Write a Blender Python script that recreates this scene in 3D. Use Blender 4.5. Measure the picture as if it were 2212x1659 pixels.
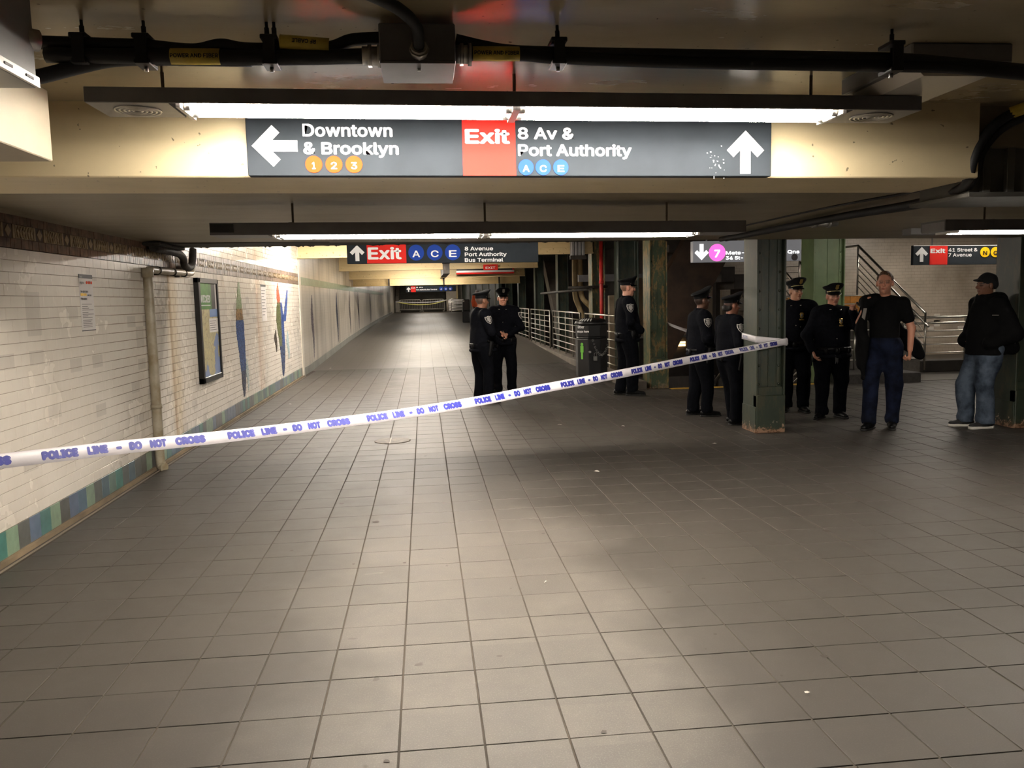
import bpy, bmesh, math, random
import numpy as np
from mathutils import Vector, Matrix

for o in list(bpy.data.objects):
    bpy.data.objects.remove(o)
scene = bpy.context.scene
COL = scene.collection
RNG = random.Random(7)

# ---------------------------------------------------------------- camera
CAM_H = 1.58
YAW, PITCH, ROLL, FPX = 0.1030588, 0.10296355, -0.02294066, 1785.54
fw = Vector((math.sin(YAW) * math.cos(PITCH), math.cos(YAW) * math.cos(PITCH), -math.sin(PITCH)))
r0 = Vector((math.cos(YAW), -math.sin(YAW), 0))
u0 = r0.cross(fw)
rr = r0 * math.cos(ROLL) + u0 * math.sin(ROLL)
uu = -r0 * math.sin(ROLL) + u0 * math.cos(ROLL)
cam_data = bpy.data.cameras.new('camera')
cam = bpy.data.objects.new('camera', cam_data)
COL.objects.link(cam)
M3 = Matrix((rr, uu, -fw)).transposed()
cam.matrix_world = Matrix.Translation((0, 0, CAM_H)) @ M3.to_4x4()
cam_data.sensor_width = 36.0
cam_data.sensor_fit = 'HORIZONTAL'
cam_data.lens = FPX / 2212 * 36.0
cam_data.clip_start = 0.05
cam_data.clip_end = 300
scene.camera = cam

# ---------------------------------------------------------------- world, exposure
world = bpy.data.worlds.new('world')
scene.world = world
world.use_nodes = True
world.node_tree.nodes['Background'].inputs[0].default_value = (0.9, 0.85, 0.75, 1)
world.node_tree.nodes['Background'].inputs[1].default_value = 0.004
vs = scene.view_settings
vs.view_transform = 'Standard'
vs.look = 'None'
vs.gamma = 1.0
vs.use_curve_mapping = False
vs.exposure = 1.22
LAMP = (1.0, 0.91, 0.80)          # tint of the fluorescent tubes
E_NEAR, E_MID, E_FAR = 72.0, 42.0, 78.0

# ---------------------------------------------------------------- helpers
def s2l(c):
    return tuple(((v / 255.0) / 12.92 if v / 255.0 <= 0.04045 else ((v / 255.0 + 0.055) / 1.055) ** 2.4) for v in c)

MATS = {}
def mat(name, col, rough=0.6, metal=0.0, var=0.0, vscale=4.0, bump=0.0, bscale=30.0, spec=0.5,
        emit=0.0, emit_col=None, col2=None, trans=0.0, detail=4.0, lo=0.35, hi=0.65):
    if name in MATS:
        return MATS[name]
    m = bpy.data.materials.new(name)
    m.use_nodes = True
    nt = m.node_tree
    b = nt.nodes['Principled BSDF']
    b.inputs['Base Color'].default_value = (*col, 1)
    b.inputs['Roughness'].default_value = rough
    b.inputs['Metallic'].default_value = metal
    b.inputs['Specular IOR Level'].default_value = spec
    if trans:
        b.inputs['Transmission Weight'].default_value = trans
    if emit:
        b.inputs['Emission Color'].default_value = (*(emit_col or col), 1)
        b.inputs['Emission Strength'].default_value = emit
    geo = None
    if var or col2 or bump:
        geo = nt.nodes.new('ShaderNodeNewGeometry')
    if var or col2:
        n = nt.nodes.new('ShaderNodeTexNoise')
        n.inputs['Scale'].default_value = vscale
        n.inputs['Detail'].default_value = detail
        n.inputs['Roughness'].default_value = 0.6
        nt.links.new(geo.outputs['Position'], n.inputs['Vector'])
        r = nt.nodes.new('ShaderNodeValToRGB')
        a = tuple(max(0, v * (1 - var)) for v in col)
        c2 = col2 if col2 else tuple(min(1, v * (1 + var)) for v in col)
        r.color_ramp.elements[0].position = lo
        r.color_ramp.elements[1].position = hi
        r.color_ramp.elements[0].color = (*a, 1)
        r.color_ramp.elements[1].color = (*c2, 1)
        nt.links.new(n.outputs['Fac'], r.inputs['Fac'])
        nt.links.new(r.outputs['Color'], b.inputs['Base Color'])
    if bump:
        n2 = nt.nodes.new('ShaderNodeTexNoise')
        n2.inputs['Scale'].default_value = bscale
        n2.inputs['Detail'].default_value = 3
        nt.links.new(geo.outputs['Position'], n2.inputs['Vector'])
        bp = nt.nodes.new('ShaderNodeBump')
        bp.inputs['Strength'].default_value = bump
        bp.inputs['Distance'].default_value = 0.02
        nt.links.new(n2.outputs['Fac'], bp.inputs['Height'])
        nt.links.new(bp.outputs['Normal'], b.inputs['Normal'])
    MATS[name] = m
    return m

class NT:
    """tiny node helper"""
    def __init__(self, m):
        self.m = m; self.nt = m.node_tree; self.b = self.nt.nodes['Principled BSDF']
    def n(self, t, **kw):
        nd = self.nt.nodes.new(t)
        for k, v in kw.items():
            setattr(nd, k, v)
        return nd
    def put(self, sock, v):
        if hasattr(v, 'is_output') or isinstance(v, bpy.types.NodeSocket):
            self.nt.links.new(v, sock)
        else:
            sock.default_value = v
    def math(self, op, a, b=None, c=None):
        nd = self.n('ShaderNodeMath', operation=op)
        self.put(nd.inputs[0], a)
        if b is not None: self.put(nd.inputs[1], b)
        if c is not None: self.put(nd.inputs[2], c)
        return nd.outputs[0]
    def mix(self, f, a, b):
        nd = self.n('ShaderNodeMix', data_type='RGBA')
        self.put(nd.inputs['Factor'], f)
        self.put(nd.inputs[6], a if not isinstance(a, tuple) else (*a, 1))
        self.put(nd.inputs[7], b if not isinstance(b, tuple) else (*b, 1))
        return nd.outputs[2]
    def pos(self):
        g = self.n('ShaderNodeNewGeometry')
        s = self.n('ShaderNodeSeparateXYZ')
        self.nt.links.new(g.outputs['Position'], s.inputs[0])
        return g.outputs['Position'], s.outputs[0], s.outputs[1], s.outputs[2]
    def noise(self, vec, scale, detail=4.0, rough=0.6):
        nd = self.n('ShaderNodeTexNoise')
        nd.inputs['Scale'].default_value = scale
        nd.inputs['Detail'].default_value = detail
        nd.inputs['Roughness'].default_value = rough
        self.put(nd.inputs['Vector'], vec)
        return nd.outputs['Fac']
    def scale(self, vec, s):
        nd = self.n('ShaderNodeMapping')
        nd.inputs['Scale'].default_value = s
        self.put(nd.inputs['Vector'], vec)
        return nd.outputs[0]
    def ramp(self, f, p0, p1, c0=(0, 0, 0), c1=(1, 1, 1)):
        nd = self.n('ShaderNodeValToRGB')
        nd.color_ramp.elements[0].position = p0
        nd.color_ramp.elements[1].position = p1
        nd.color_ramp.elements[0].color = (*c0, 1)
        nd.color_ramp.elements[1].color = (*c1, 1)
        self.put(nd.inputs[0], f)
        return nd.outputs[0]
    def bump(self, h, strength=0.3, dist=0.01):
        nd = self.n('ShaderNodeBump')
        nd.inputs['Strength'].default_value = strength
        nd.inputs['Distance'].default_value = dist
        self.put(nd.inputs['Height'], h)
        self.nt.links.new(nd.outputs[0], self.b.inputs['Normal'])

def newmat(name, rough=0.5):
    m = bpy.data.materials.new(name)
    m.use_nodes = True
    k = NT(m)
    k.b.inputs['Roughness'].default_value = rough
    MATS[name] = m
    return k

def par(o, p):
    """parent, keeping the child's world coordinates (every mesh is written in world space)"""
    if p is None: return o
    o.parent = p
    if p.type == 'EMPTY':
        o.matrix_parent_inverse = Matrix.Translation(-Vector(p.location))
    return o

class MB:
    """collects geometry; build() links it as ONE mesh object"""
    def __init__(self):
        self.v = []; self.f = []; self.smooth = []
    def add(self, vs, fs, sm=False):
        o = len(self.v)
        self.v.extend([tuple(p) for p in vs])
        self.f.extend([tuple(i + o for i in f) for f in fs])
        self.smooth.extend([sm] * len(fs))
        return self
    def box(self, x0, x1, y0, y1, z0, z1, M=None):
        vs = [(x, y, z) for z in (z0, z1) for y in (y0, y1) for x in (x0, x1)]
        if M is not None:
            vs = [tuple(M @ Vector(p)) for p in vs]
        fs = [(0, 2, 3, 1), (4, 5, 7, 6), (0, 1, 5, 4), (2, 6, 7, 3), (0, 4, 6, 2), (1, 3, 7, 5)]
        return self.add(vs, fs)
    def bbox(self, x0, x1, y0, y1, z0, z1, b=0.003, M=None):
        """box with chamfered edges"""
        vs = []; idx = {}
        X = (x0, x1); Y = (y0, y1); Z = (z0, z1)
        for i in (0, 1):
            for j in (0, 1):
                for k in (0, 1):
                    sx = b if i == 0 else -b; sy = b if j == 0 else -b; sz = b if k == 0 else -b
                    for a in range(3):
                        p = [X[i] + (0 if a == 0 else sx), Y[j] + (0 if a == 1 else sy), Z[k] + (0 if a == 2 else sz)]
                        idx[(i, j, k, a)] = len(vs); vs.append(p)
        fs = []
        for i in (0, 1):
            q = [idx[(i, 0, 0, 0)], idx[(i, 1, 0, 0)], idx[(i, 1, 1, 0)], idx[(i, 0, 1, 0)]]
            fs.append(q if i else q[::-1])
            q = [idx[(0, i, 0, 1)], idx[(1, i, 0, 1)], idx[(1, i, 1, 1)], idx[(0, i, 1, 1)]]
            fs.append(q[::-1] if i else q)
            q = [idx[(0, 0, i, 2)], idx[(1, 0, i, 2)], idx[(1, 1, i, 2)], idx[(0, 1, i, 2)]]
            fs.append(q if i else q[::-1])
        for i in (0, 1):
            for j in (0, 1):
                fs.append([idx[(i, j, 0, 0)], idx[(i, j, 1, 0)], idx[(i, j, 1, 1)], idx[(i, j, 0, 1)]])
                fs.append([idx[(i, 0, j, 0)], idx[(i, 1, j, 0)], idx[(i, 1, j, 2)], idx[(i, 0, j, 2)]])
                fs.append([idx[(0, i, j, 1)], idx[(1, i, j, 1)], idx[(1, i, j, 2)], idx[(0, i, j, 2)]])
                for k in (0, 1):
                    fs.append([idx[(i, j, k, 0)], idx[(i, j, k, 1)], idx[(i, j, k, 2)]])
        if M is not None:
            vs = [tuple(M @ Vector(p)) for p in vs]
        return self.add(vs, fs)
    def tube(self, pts, r, n=10, cap=True, sm=True):
        pts = [Vector(p) for p in pts]
        rs = r if isinstance(r, (list, tuple)) else [r] * len(pts)
        vs = []; fs = []
        up = None
        for i, p in enumerate(pts):
            if i == 0: d = pts[1] - p
            elif i == len(pts) - 1: d = p - pts[-2]
            else: d = (pts[i + 1] - pts[i]).normalized() + (p - pts[i - 1]).normalized()
            d.normalize()
            if up is None:
                up = Vector((0, 0, 1)) if abs(d.z) < 0.9 else Vector((1, 0, 0))
            a = d.cross(up)
            if a.length < 1e-5: a = d.orthogonal()
            a.normalize(); bvec = a.cross(d).normalized(); up = bvec
            for k in range(n):
                t = 2 * math.pi * k / n
                vs.append(p + (a * math.cos(t) + bvec * math.sin(t)) * rs[i])
        for i in range(len(pts) - 1):
            for k in range(n):
                k2 = (k + 1) % n
                fs.append((i * n + k, i * n + k2, (i + 1) * n + k2, (i + 1) * n + k))
        self.add(vs, fs, sm)
        if cap:
            o = len(self.v) - len(vs)
            self.f.append(tuple(o + k for k in range(n))[::-1]); self.smooth.append(False)
            self.f.append(tuple(o + (len(pts) - 1) * n + k for k in range(n))); self.smooth.append(False)
        return self
    def lathe(self, prof, c=(0, 0, 0), n=24, M=None, sm=True, flute=None):
        """prof: list of (r, z)"""
        vs = []; fs = []
        for (r, z) in prof:
            for k in range(n):
                t = 2 * math.pi * k / n
                p = Vector((r * math.cos(t), r * math.sin(t), z))
                if M is not None: p = M @ p
                vs.append((p[0] + c[0], p[1] + c[1], p[2] + c[2]))
        for i in range(len(prof) - 1):
            for k in range(n):
                k2 = (k + 1) % n
                fs.append((i * n + k, i * n + k2, (i + 1) * n + k2, (i + 1) * n + k))
        self.add(vs, fs, sm)
        o = len(self.v) - len(vs)
        self.f.append(tuple(o + k for k in range(n))[::-1]); self.smooth.append(False)
        self.f.append(tuple(o + (len(prof) - 1) * n + k for k in range(n))); self.smooth.append(False)
        return self
    def prism(self, poly, d0, d1, axis='y', M=None):
        """extrude polygon; axis y: poly in (x,z); axis x: poly in (y,z); axis z: poly in (x,y)"""
        n = len(poly)
        def P(a, b, d):
            if axis == 'y': return (a, d, b)
            if axis == 'x': return (d, a, b)
            return (a, b, d)
        vs = [P(a, b, d0) for a, b in poly] + [P(a, b, d1) for a, b in poly]
        if M is not None: vs = [tuple(M @ Vector(p)) for p in vs]
        fs = [tuple(range(n)), tuple(range(n, 2 * n))[::-1]]
        for i in range(n):
            j = (i + 1) % n
            fs.append((i, i + n, j + n, j))
        return self.add(vs, fs)
    def mesh(self, name):
        me = bpy.data.meshes.new(name)
        me.from_pydata(self.v, [], self.f)
        me.polygons.foreach_set('use_smooth', self.smooth)
        bm = bmesh.new(); bm.from_mesh(me)
        bmesh.ops.recalc_face_normals(bm, faces=bm.faces)
        bm.to_mesh(me); bm.free()
        return me
    def build(self, name, m, parent=None, **kw):
        o = bpy.data.objects.new(name, self.mesh(name))
        COL.objects.link(o)
        if m is not None: o.data.materials.append(m)
        par(o, parent)
        for k, v in kw.items(): o[k] = v
        return o

def tag(o, label=None, cat=None, group=None, kind=None):
    if label: o['label'] = label
    if cat: o['category'] = cat
    if group: o['group'] = group
    if kind: o['kind'] = kind
    return o
def empty(name, loc=(0, 0, 0), label=None, cat=None, group=None, kind=None):
    o = bpy.data.objects.new(name, None)
    COL.objects.link(o)
    o.location = loc
    o.empty_display_size = 0.1
    return tag(o, label, cat, group, kind)
def inst(name, me, loc, parent=None, rot=None, sc=None, **kw):
    o = bpy.data.objects.new(name, me)
    COL.objects.link(o)
    par(o, parent)
    o.location = loc
    if rot is not None: o.rotation_euler = rot
    if sc is not None: o.scale = sc
    for k, v in kw.items(): o[k] = v
    return o

FONT = None
try:                                   # Blender's own bundled sans (no file of mine); falls back to the built-in font
    import os
    _fp = os.path.join(bpy.utils.resource_path('LOCAL'), 'datafiles', 'fonts', 'Inter.woff2')
    if os.path.exists(_fp): FONT = bpy.data.fonts.load(_fp)
except Exception:
    FONT = None
def text_mesh(s, size, bold=0.0, depth=0.0015, sx=1.0, spacing=1.0, align='LEFT', line=1.0):
    cu = bpy.data.curves.new('lettering', 'FONT')
    cu.body = s; cu.size = size
    if FONT: cu.font = FONT
    cu.extrude = depth if not bold else 0.0
    cu.space_character = spacing; cu.space_line = line
    cu.align_x = align
    cu.resolution_u = 3
    o = bpy.data.objects.new('tmp', cu)
    COL.objects.link(o)
    bpy.context.view_layer.update()
    dg = bpy.context.evaluated_depsgraph_get()
    me = bpy.data.meshes.new_from_object(o.evaluated_get(dg))
    bpy.data.objects.remove(o); bpy.data.curves.remove(cu)
    if bold:
        n = len(me.vertices)
        co = np.zeros(n * 3); me.vertices.foreach_get('co', co); co = co.reshape(-1, 3)
        co = co - np.array([0, 0, co[:, 2].mean()])
        fs = [tuple(p.vertices) for p in me.polygons]
        V = []; F = []
        for q in range(9):
            d = np.array([0, 0, depth]) if q == 8 else np.array([bold * math.cos(q * math.pi / 4), bold * math.sin(q * math.pi / 4), depth * (0.2 + 0.09 * q)])
            o_ = len(V) * n
            V.append(co + d)
            F += [tuple(i + o_ for i in f) for f in fs]
        bpy.data.meshes.remove(me)
        me = bpy.data.meshes.new('lettering')
        me.from_pydata([tuple(p) for p in np.concatenate(V)] if V else [], [], F)
    if sx != 1.0:
        for v in me.vertices: v.co.x *= sx
    return me
ROT_FACE = Matrix.Rotation(math.pi / 2, 4, 'X')    # text lying in XY -> standing, facing -Y
def letter(s, x, y, z, size, m, parent, bold=0.0, sx=1.0, width=None, align='LEFT', name='lettering', spacing=1.0, depth=0.0015, line=1.0):
    """writing standing in the XZ plane, facing the camera side (-Y); x,z = left end of base line; width: fit to it"""
    me = text_mesh(s, size, bold, depth, 1.0, spacing, align, line)
    xs = [v.co.x for v in me.vertices]
    if width and xs:
        k = width / max(1e-6, max(xs) - min(xs))
        x0 = min(xs)
        for v in me.vertices: v.co.x = (v.co.x - x0) * k
    elif sx != 1.0:
        for v in me.vertices: v.co.x *= sx
    me.transform(Matrix.Translation((x, y, z)) @ ROT_FACE)
    me.materials.append(m)
    o = bpy.data.objects.new(name, me)
    COL.objects.link(o)
    par(o, parent)
    return o
def circle_poly(cx, cz, r, n=28):
    return [(cx + r * math.cos(2 * math.pi * k / n), cz + r * math.sin(2 * math.pi * k / n)) for k in range(n)]
def bezier_path(pts, n=8):
    """Catmull-Rom through points"""
    P = [Vector(p) for p in pts]
    P = [P[0] * 2 - P[1]] + P + [P[-1] * 2 - P[-2]]
    out = []
    for i in range(1, len(P) - 2):
        for k in range(n):
            t = k / n
            a, b, c, d = P[i - 1], P[i], P[i + 1], P[i + 2]
            out.append(0.5 * ((2 * b) + (c - a) * t + (2 * a - 5 * b + 4 * c - d) * t * t + (-a + 3 * b - 3 * c + d) * t ** 3))
    out.append(P[-2])
    return out
# ================================================================ MATERIALS
TILE = 0.3048
FX0 = -0.1417                       # x of one longitudinal joint
ROWS = [2.797, 3.0993, 3.401, 3.7045, 3.9544]
ROWS = [2.797 - TILE * k for k in range(9, 0, -1)] + ROWS
while ROWS[-1] < 20: ROWS.append(ROWS[-1] + 0.3055)

# floor tile: porcelain, warm grey, mottled, a tone of its own for each tile
k = newmat('floor_tile', 0.42)
pv, px, py, pz = k.pos()
ix = k.math('FLOOR', k.math('DIVIDE', k.math('SUBTRACT', px, FX0), TILE))
iy = k.math('FLOOR', k.math('DIVIDE', k.math('SUBTRACT', py, 3.9544), 0.3055))
cmb = k.n('ShaderNodeCombineXYZ'); k.put(cmb.inputs[0], ix); k.put(cmb.inputs[1], iy)
wn = k.n('ShaderNodeTexWhiteNoise'); k.put(wn.inputs['Vector'], cmb.outputs[0])
big = k.noise(pv, 0.7, 3); fine = k.noise(pv, 160, 3, 0.75); mid = k.noise(pv, 5, 5, 0.7)
c = k.mix(k.ramp(mid, 0.3, 0.7), s2l((80, 75, 70)), s2l((96, 91, 84)))
c = k.mix(k.math('MULTIPLY', wn.outputs['Value'], 0.35), c, s2l((70, 67, 63)))
c = k.mix(k.math('MULTIPLY', k.ramp(fine, 0.52, 0.72), 0.3), c, s2l((146, 140, 131)))
c = k.mix(k.math('MULTIPLY', k.ramp(big, 0.5, 0.75), 0.25), c, s2l((70, 65, 59)))
scuff = k.noise(k.scale(pv, (1.0, 3.0, 1.0)), 2.2, 8, 0.75)
c = k.mix(k.math('MULTIPLY', k.ramp(scuff, 0.63, 0.72), 0.3), c, s2l((150, 143, 132)))
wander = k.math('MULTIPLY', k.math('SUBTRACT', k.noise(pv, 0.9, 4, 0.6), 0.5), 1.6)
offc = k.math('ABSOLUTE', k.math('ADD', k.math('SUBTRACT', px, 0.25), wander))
c = k.mix(k.math('MULTIPLY', k.ramp(offc, 0.5, 1.7), 0.70), c, s2l((50, 46, 41)))  # dirt with painted shade: margins darkened so the middle reads as a lit strip
gum = k.noise(pv, 9.0, 2, 0.4)
c = k.mix(k.math('MULTIPLY', k.ramp(gum, 0.735, 0.76), 0.75), c, s2l((58, 52, 46)))
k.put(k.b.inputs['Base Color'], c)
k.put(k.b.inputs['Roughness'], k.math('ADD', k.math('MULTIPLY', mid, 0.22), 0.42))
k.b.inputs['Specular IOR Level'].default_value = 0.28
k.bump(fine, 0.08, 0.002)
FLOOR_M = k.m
# far floor: same tile with the joints as colour (too far to tell apart)
k = newmat('floor_tile_far', 0.42)
pv, px, py, pz = k.pos()
fx = k.math('FRACT', k.math('DIVIDE', k.math('SUBTRACT', px, FX0), TILE))
fy = k.math('FRACT', k.math('DIVIDE', k.math('SUBTRACT', py, 3.9544), 0.3055))
lx = k.math('MAXIMUM', k.math('LESS_THAN', fx, 0.03), k.math('GREATER_THAN', fx, 0.97))
ly = k.math('MAXIMUM', k.math('LESS_THAN', fy, 0.02), k.math('GREATER_THAN', fy, 0.98))
mid = k.noise(pv, 3, 5, 0.7)
c = k.mix(k.ramp(mid, 0.3, 0.7), s2l((86, 81, 74)), s2l((102, 96, 88)))
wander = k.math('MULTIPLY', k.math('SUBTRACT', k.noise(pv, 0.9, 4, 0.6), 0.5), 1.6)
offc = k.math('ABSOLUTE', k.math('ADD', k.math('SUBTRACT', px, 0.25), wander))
c = k.mix(k.math('MULTIPLY', k.ramp(offc, 0.5, 1.7), 0.55), c, s2l((50, 46, 41)))  # dirt and painted shade again: darker off the middle, matching the near floor
c = k.mix(k.math('MULTIPLY', k.math('MAXIMUM', lx, ly), 0.7), c, s2l((60, 54, 46)))
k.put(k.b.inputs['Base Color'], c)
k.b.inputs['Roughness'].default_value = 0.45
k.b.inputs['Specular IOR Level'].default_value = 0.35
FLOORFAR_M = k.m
GROUT_M = mat('grout', s2l((62, 55, 46)), 0.9, var=0.3, vscale=2.0)

# wall tile: glazed off-white, grey repair tiles, grime and rust of its own shape
def wall_tile_mat(name, dirt):
    k = newmat(name, 0.22)
    pv, px, py, pz = k.pos()
    iy = k.math('FLOOR', k.math('DIVIDE', py, 0.21)); iz = k.math('FLOOR', k.math('DIVIDE', pz, 0.1))
    cmb = k.n('ShaderNodeCombineXYZ'); k.put(cmb.inputs[0], iy); k.put(cmb.inputs[1], iz)
    wn = k.n('ShaderNodeTexWhiteNoise'); k.put(wn.inputs['Vector'], cmb.outputs[0])
    sm = k.noise(pv, 1.6, 4, 0.6)
    c = k.mix(k.ramp(sm, 0.35, 0.7), s2l((236, 229, 218)), s2l((226, 217, 204)))
    c = k.mix(k.math('MULTIPLY', k.math('GREATER_THAN', wn.outputs['Value'], 0.9), 0.3 * dirt), c, s2l((150, 145, 140)))
    # grime high on the wall (settled soot, stays put)
    streak = k.noise(k.scale(pv, (1.0, 2.2, 0.25)), 1.6, 3, 0.5)
    c = k.mix(k.math('MULTIPLY', k.ramp(streak, 0.45, 0.8), 0.16 * dirt), c, s2l((158, 150, 138)))
    # rust runs
    def run(y0, w, st):
        d = k.math('ABSOLUTE', k.math('SUBTRACT', py, y0))
        d = k.math('ADD', d, k.math('MULTIPLY', k.math('SUBTRACT', k.noise(k.scale(pv, (1, 1, 0.25)), 9, 4), 0.5), w))
        return k.math('MULTIPLY', k.ramp(d, w * 0.25, w, (1, 1, 1), (0, 0, 0)), st)
    c = k.mix(run(9.14, 0.26, 0.40), c, s2l((206, 178, 122)))
    c = k.mix(run(9.05, 0.06, 0.5), c, s2l((150, 112, 66)))
    up = k.math('ADD', 0.25, k.math('MULTIPLY', k.ramp(pz, 1.3, 2.2), 0.75))
    c = k.mix(k.math('MULTIPLY', run(13.75, 0.34, 0.75), up), c, s2l((214, 156, 82)))
    c = k.mix(k.math('MULTIPLY', run(13.66, 0.10, 0.7), up), c, s2l((178, 106, 44)))
    k.put(k.b.inputs['Base Color'], c)
    k.put(k.b.inputs['Roughness'], k.math('ADD', k.math('MULTIPLY', sm, 0.2), 0.16))
    k.bump(k.noise(pv, 14, 2), 0.06, 0.01)
    return k.m
WTILE_M = wall_tile_mat('wall_tile', 0.8)
# far corridor wall: tile lines as texture, dirtier
k = newmat('wall_tile_far', 0.3)
pv, px, py, pz = k.pos()
fz = k.math('FRACT', k.math('DIVIDE', pz, 0.077))
rowi = k.math('FLOOR', k.math('DIVIDE', pz, 0.077))
fy = k.math('FRACT', k.math('ADD', k.math('DIVIDE', py, 0.155), k.math('MULTIPLY', rowi, 0.5)))
ln = k.math('MAXIMUM', k.math('LESS_THAN', fz, 0.06), k.math('LESS_THAN', fy, 0.03))
sm = k.noise(pv, 0.9, 4, 0.6)
c = k.mix(k.ramp(sm, 0.35, 0.7), s2l((206, 198, 184)), s2l((184, 175, 160)))
streak = k.noise(k.scale(pv, (1.0, 1.1, 0.06)), 1.7, 6, 0.75)
c = k.mix(k.math('MULTIPLY', k.ramp(streak, 0.5, 0.66), 0.75), c, s2l((112, 104, 90)))
c = k.mix(k.math('MULTIPLY', ln, 0.35), c, s2l((120, 110, 96)))
k.put(k.b.inputs['Base Color'], c)
WTILEFAR_M = k.m
k = newmat('back_wall_tile', 0.3)
pv, px, py, pz = k.pos()
fz = k.math('FRACT', k.math('DIVIDE', pz, 0.077))
rowi = k.math('FLOOR', k.math('DIVIDE', pz, 0.077))
fy = k.math('FRACT', k.math('ADD', k.math('DIVIDE', px, 0.155), k.math('MULTIPLY', rowi, 0.5)))
ln = k.math('MAXIMUM', k.math('LESS_THAN', fz, 0.09), k.math('LESS_THAN', fy, 0.03))
sm = k.noise(pv, 0.8, 4, 0.6)
c = k.mix(k.ramp(sm, 0.35, 0.7), s2l((196, 184, 168)), s2l((150, 138, 122)))
c = k.mix(k.math('MULTIPLY', ln, 0.5), c, s2l((96, 86, 74)))
k.put(k.b.inputs['Base Color'], c)
BACKTILE_M = k.m

MORTAR_M = mat('wall_grout', s2l((122, 106, 84)), 0.9, var=0.35, vscale=1.5)
BROWN_M = mat('frieze_brown_tile', s2l((92, 70, 56)), 0.35, var=0.35, vscale=14, col2=s2l((124, 98, 78)))
RELIEF_M = mat('frieze_relief', s2l((116, 94, 70)), 0.4, var=0.4, vscale=24, col2=s2l((168, 146, 112)), bump=0.6, bscale=40)
DIAM_M = mat('frieze_diamond', s2l((150, 130, 100)), 0.35, var=0.2, vscale=30)
DARKTILE_M = mat('frieze_dark_tile', s2l((64, 48, 40)), 0.35, var=0.3, vscale=20)
# cream enamel on ceiling and beams, glossy with roller marks
def cream_mat(name, col, rough, bmp, stain=0.4):
    k = newmat(name, rough)
    pv, px, py, pz = k.pos()
    n1 = k.noise(k.scale(pv, (0.6, 2.0, 1.0)), 1.4, 6, 0.65)
    n2 = k.noise(pv, 6, 5, 0.6)
    dark = tuple(v * 0.72 for v in col)
    c = k.mix(k.ramp(n1, 0.35, 0.72), col, tuple(v * 0.84 for v in col))
    c = k.mix(k.math('MULTIPLY', k.ramp(n2, 0.58, 0.75), stain), c, dark)
    spk = k.noise(pv, 34, 2, 0.4)
    c = k.mix(k.math('MULTIPLY', k.ramp(spk, 0.735, 0.76), 0.7), c, s2l((50, 40, 30)))
    k.put(k.b.inputs['Base Color'], c)
    k.put(k.b.inputs['Roughness'], k.math('ADD', k.math('MULTIPLY', n1, 0.16), rough - 0.06))
    wav = k.noise(k.scale(pv, (1.2, 3.5, 1)), 5, 5, 0.6)
    k.bump(wav, bmp, 0.03)
    return k.m
CEIL_M = cream_mat('ceiling_cream_enamel', s2l((164, 150, 122)), 0.24, 0.03)
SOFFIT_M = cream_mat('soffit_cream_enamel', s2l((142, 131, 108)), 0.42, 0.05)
BEAM_M = cream_mat('beam_cream_paint', s2l((222, 205, 166)), 0.42, 0.08, 0.3)
GIRD_M = cream_mat('girder_cream_paint', s2l((222, 198, 148)), 0.5, 0.05, 0.5)
DARKSTEEL_M = mat('sooty_steel', s2l((46, 40, 34)), 0.7, var=0.5, vscale=6, bump=0.3, bscale=20)
BLACK_M = mat('black_rubber', s2l((24, 24, 26)), 0.55, var=0.3, vscale=10)
CABLE_M = mat('black_cable', s2l((27, 27, 29)), 0.6)
STEEL_M = mat('brushed_steel', s2l((190, 186, 178)), 0.28, metal=1.0, var=0.1, vscale=60)
GALV_M = mat('galvanised_steel', s2l((170, 168, 164)), 0.38, metal=0.9, var=0.15, vscale=25)
HOUSE_M = mat('grey_housing', s2l((128, 126, 126)), 0.45, var=0.08, vscale=8)
HOUSEDK_M = mat('grey_housing_dark', s2l((96, 94, 96)), 0.5, var=0.1, vscale=8)
BOXGREY_M = mat('grey_box_paint', s2l((112, 110, 110)), 0.4, var=0.05, vscale=8)
TUBE_M = mat('lamp_tube_near', (1, 1, 1), 0.4, emit=E_NEAR, emit_col=LAMP)
TUBESTR_M = mat('lamp_tube_strong', (1, 1, 1), 0.4, emit=E_FAR * 2.0, emit_col=LAMP)
TUBELOW_M = mat('lamp_tube_low', (1, 1, 1), 0.4, emit=55.0, emit_col=LAMP)
TUBEDIM_M = mat('lamp_tube_dim', (1, 1, 1), 0.4, emit=E_NEAR * 0.45, emit_col=LAMP)
TUBEMID_M = mat('lamp_tube_mid', (1, 1, 1), 0.4, emit=E_MID, emit_col=LAMP)
TUBEFAR_M = mat('lamp_tube_far', (1, 1, 1), 0.4, emit=E_FAR, emit_col=LAMP)
REFL_M = mat('lamp_tray_white', (0.8, 0.78, 0.74), 0.5)
SIGN_M = mat('sign_black_enamel', s2l((40, 45, 50)), 0.75, var=0.1, vscale=5, spec=0.12)
WHITE_M = mat('sign_white', s2l((236, 236, 236)), 0.7, spec=0.15)
RED_M = mat('sign_red', s2l((214, 44, 36)), 0.7, spec=0.15)
BLUE_M = mat('sign_blue', s2l((28, 62, 150)), 0.7, spec=0.15)
ORANGE_M = mat('sign_orange_red', s2l((206, 58, 12)), 0.7, spec=0.15)
YELLOW_M = mat('sign_yellow', s2l((246, 196, 24)), 0.4)
PINK_M = mat('sign_pink', s2l((206, 74, 150)), 0.4)
BLACKINK_M = mat('black_ink', s2l((28, 26, 26)), 0.5)
GREY_INK_M = mat('grey_ink', s2l((96, 92, 90)), 0.6)
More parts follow.
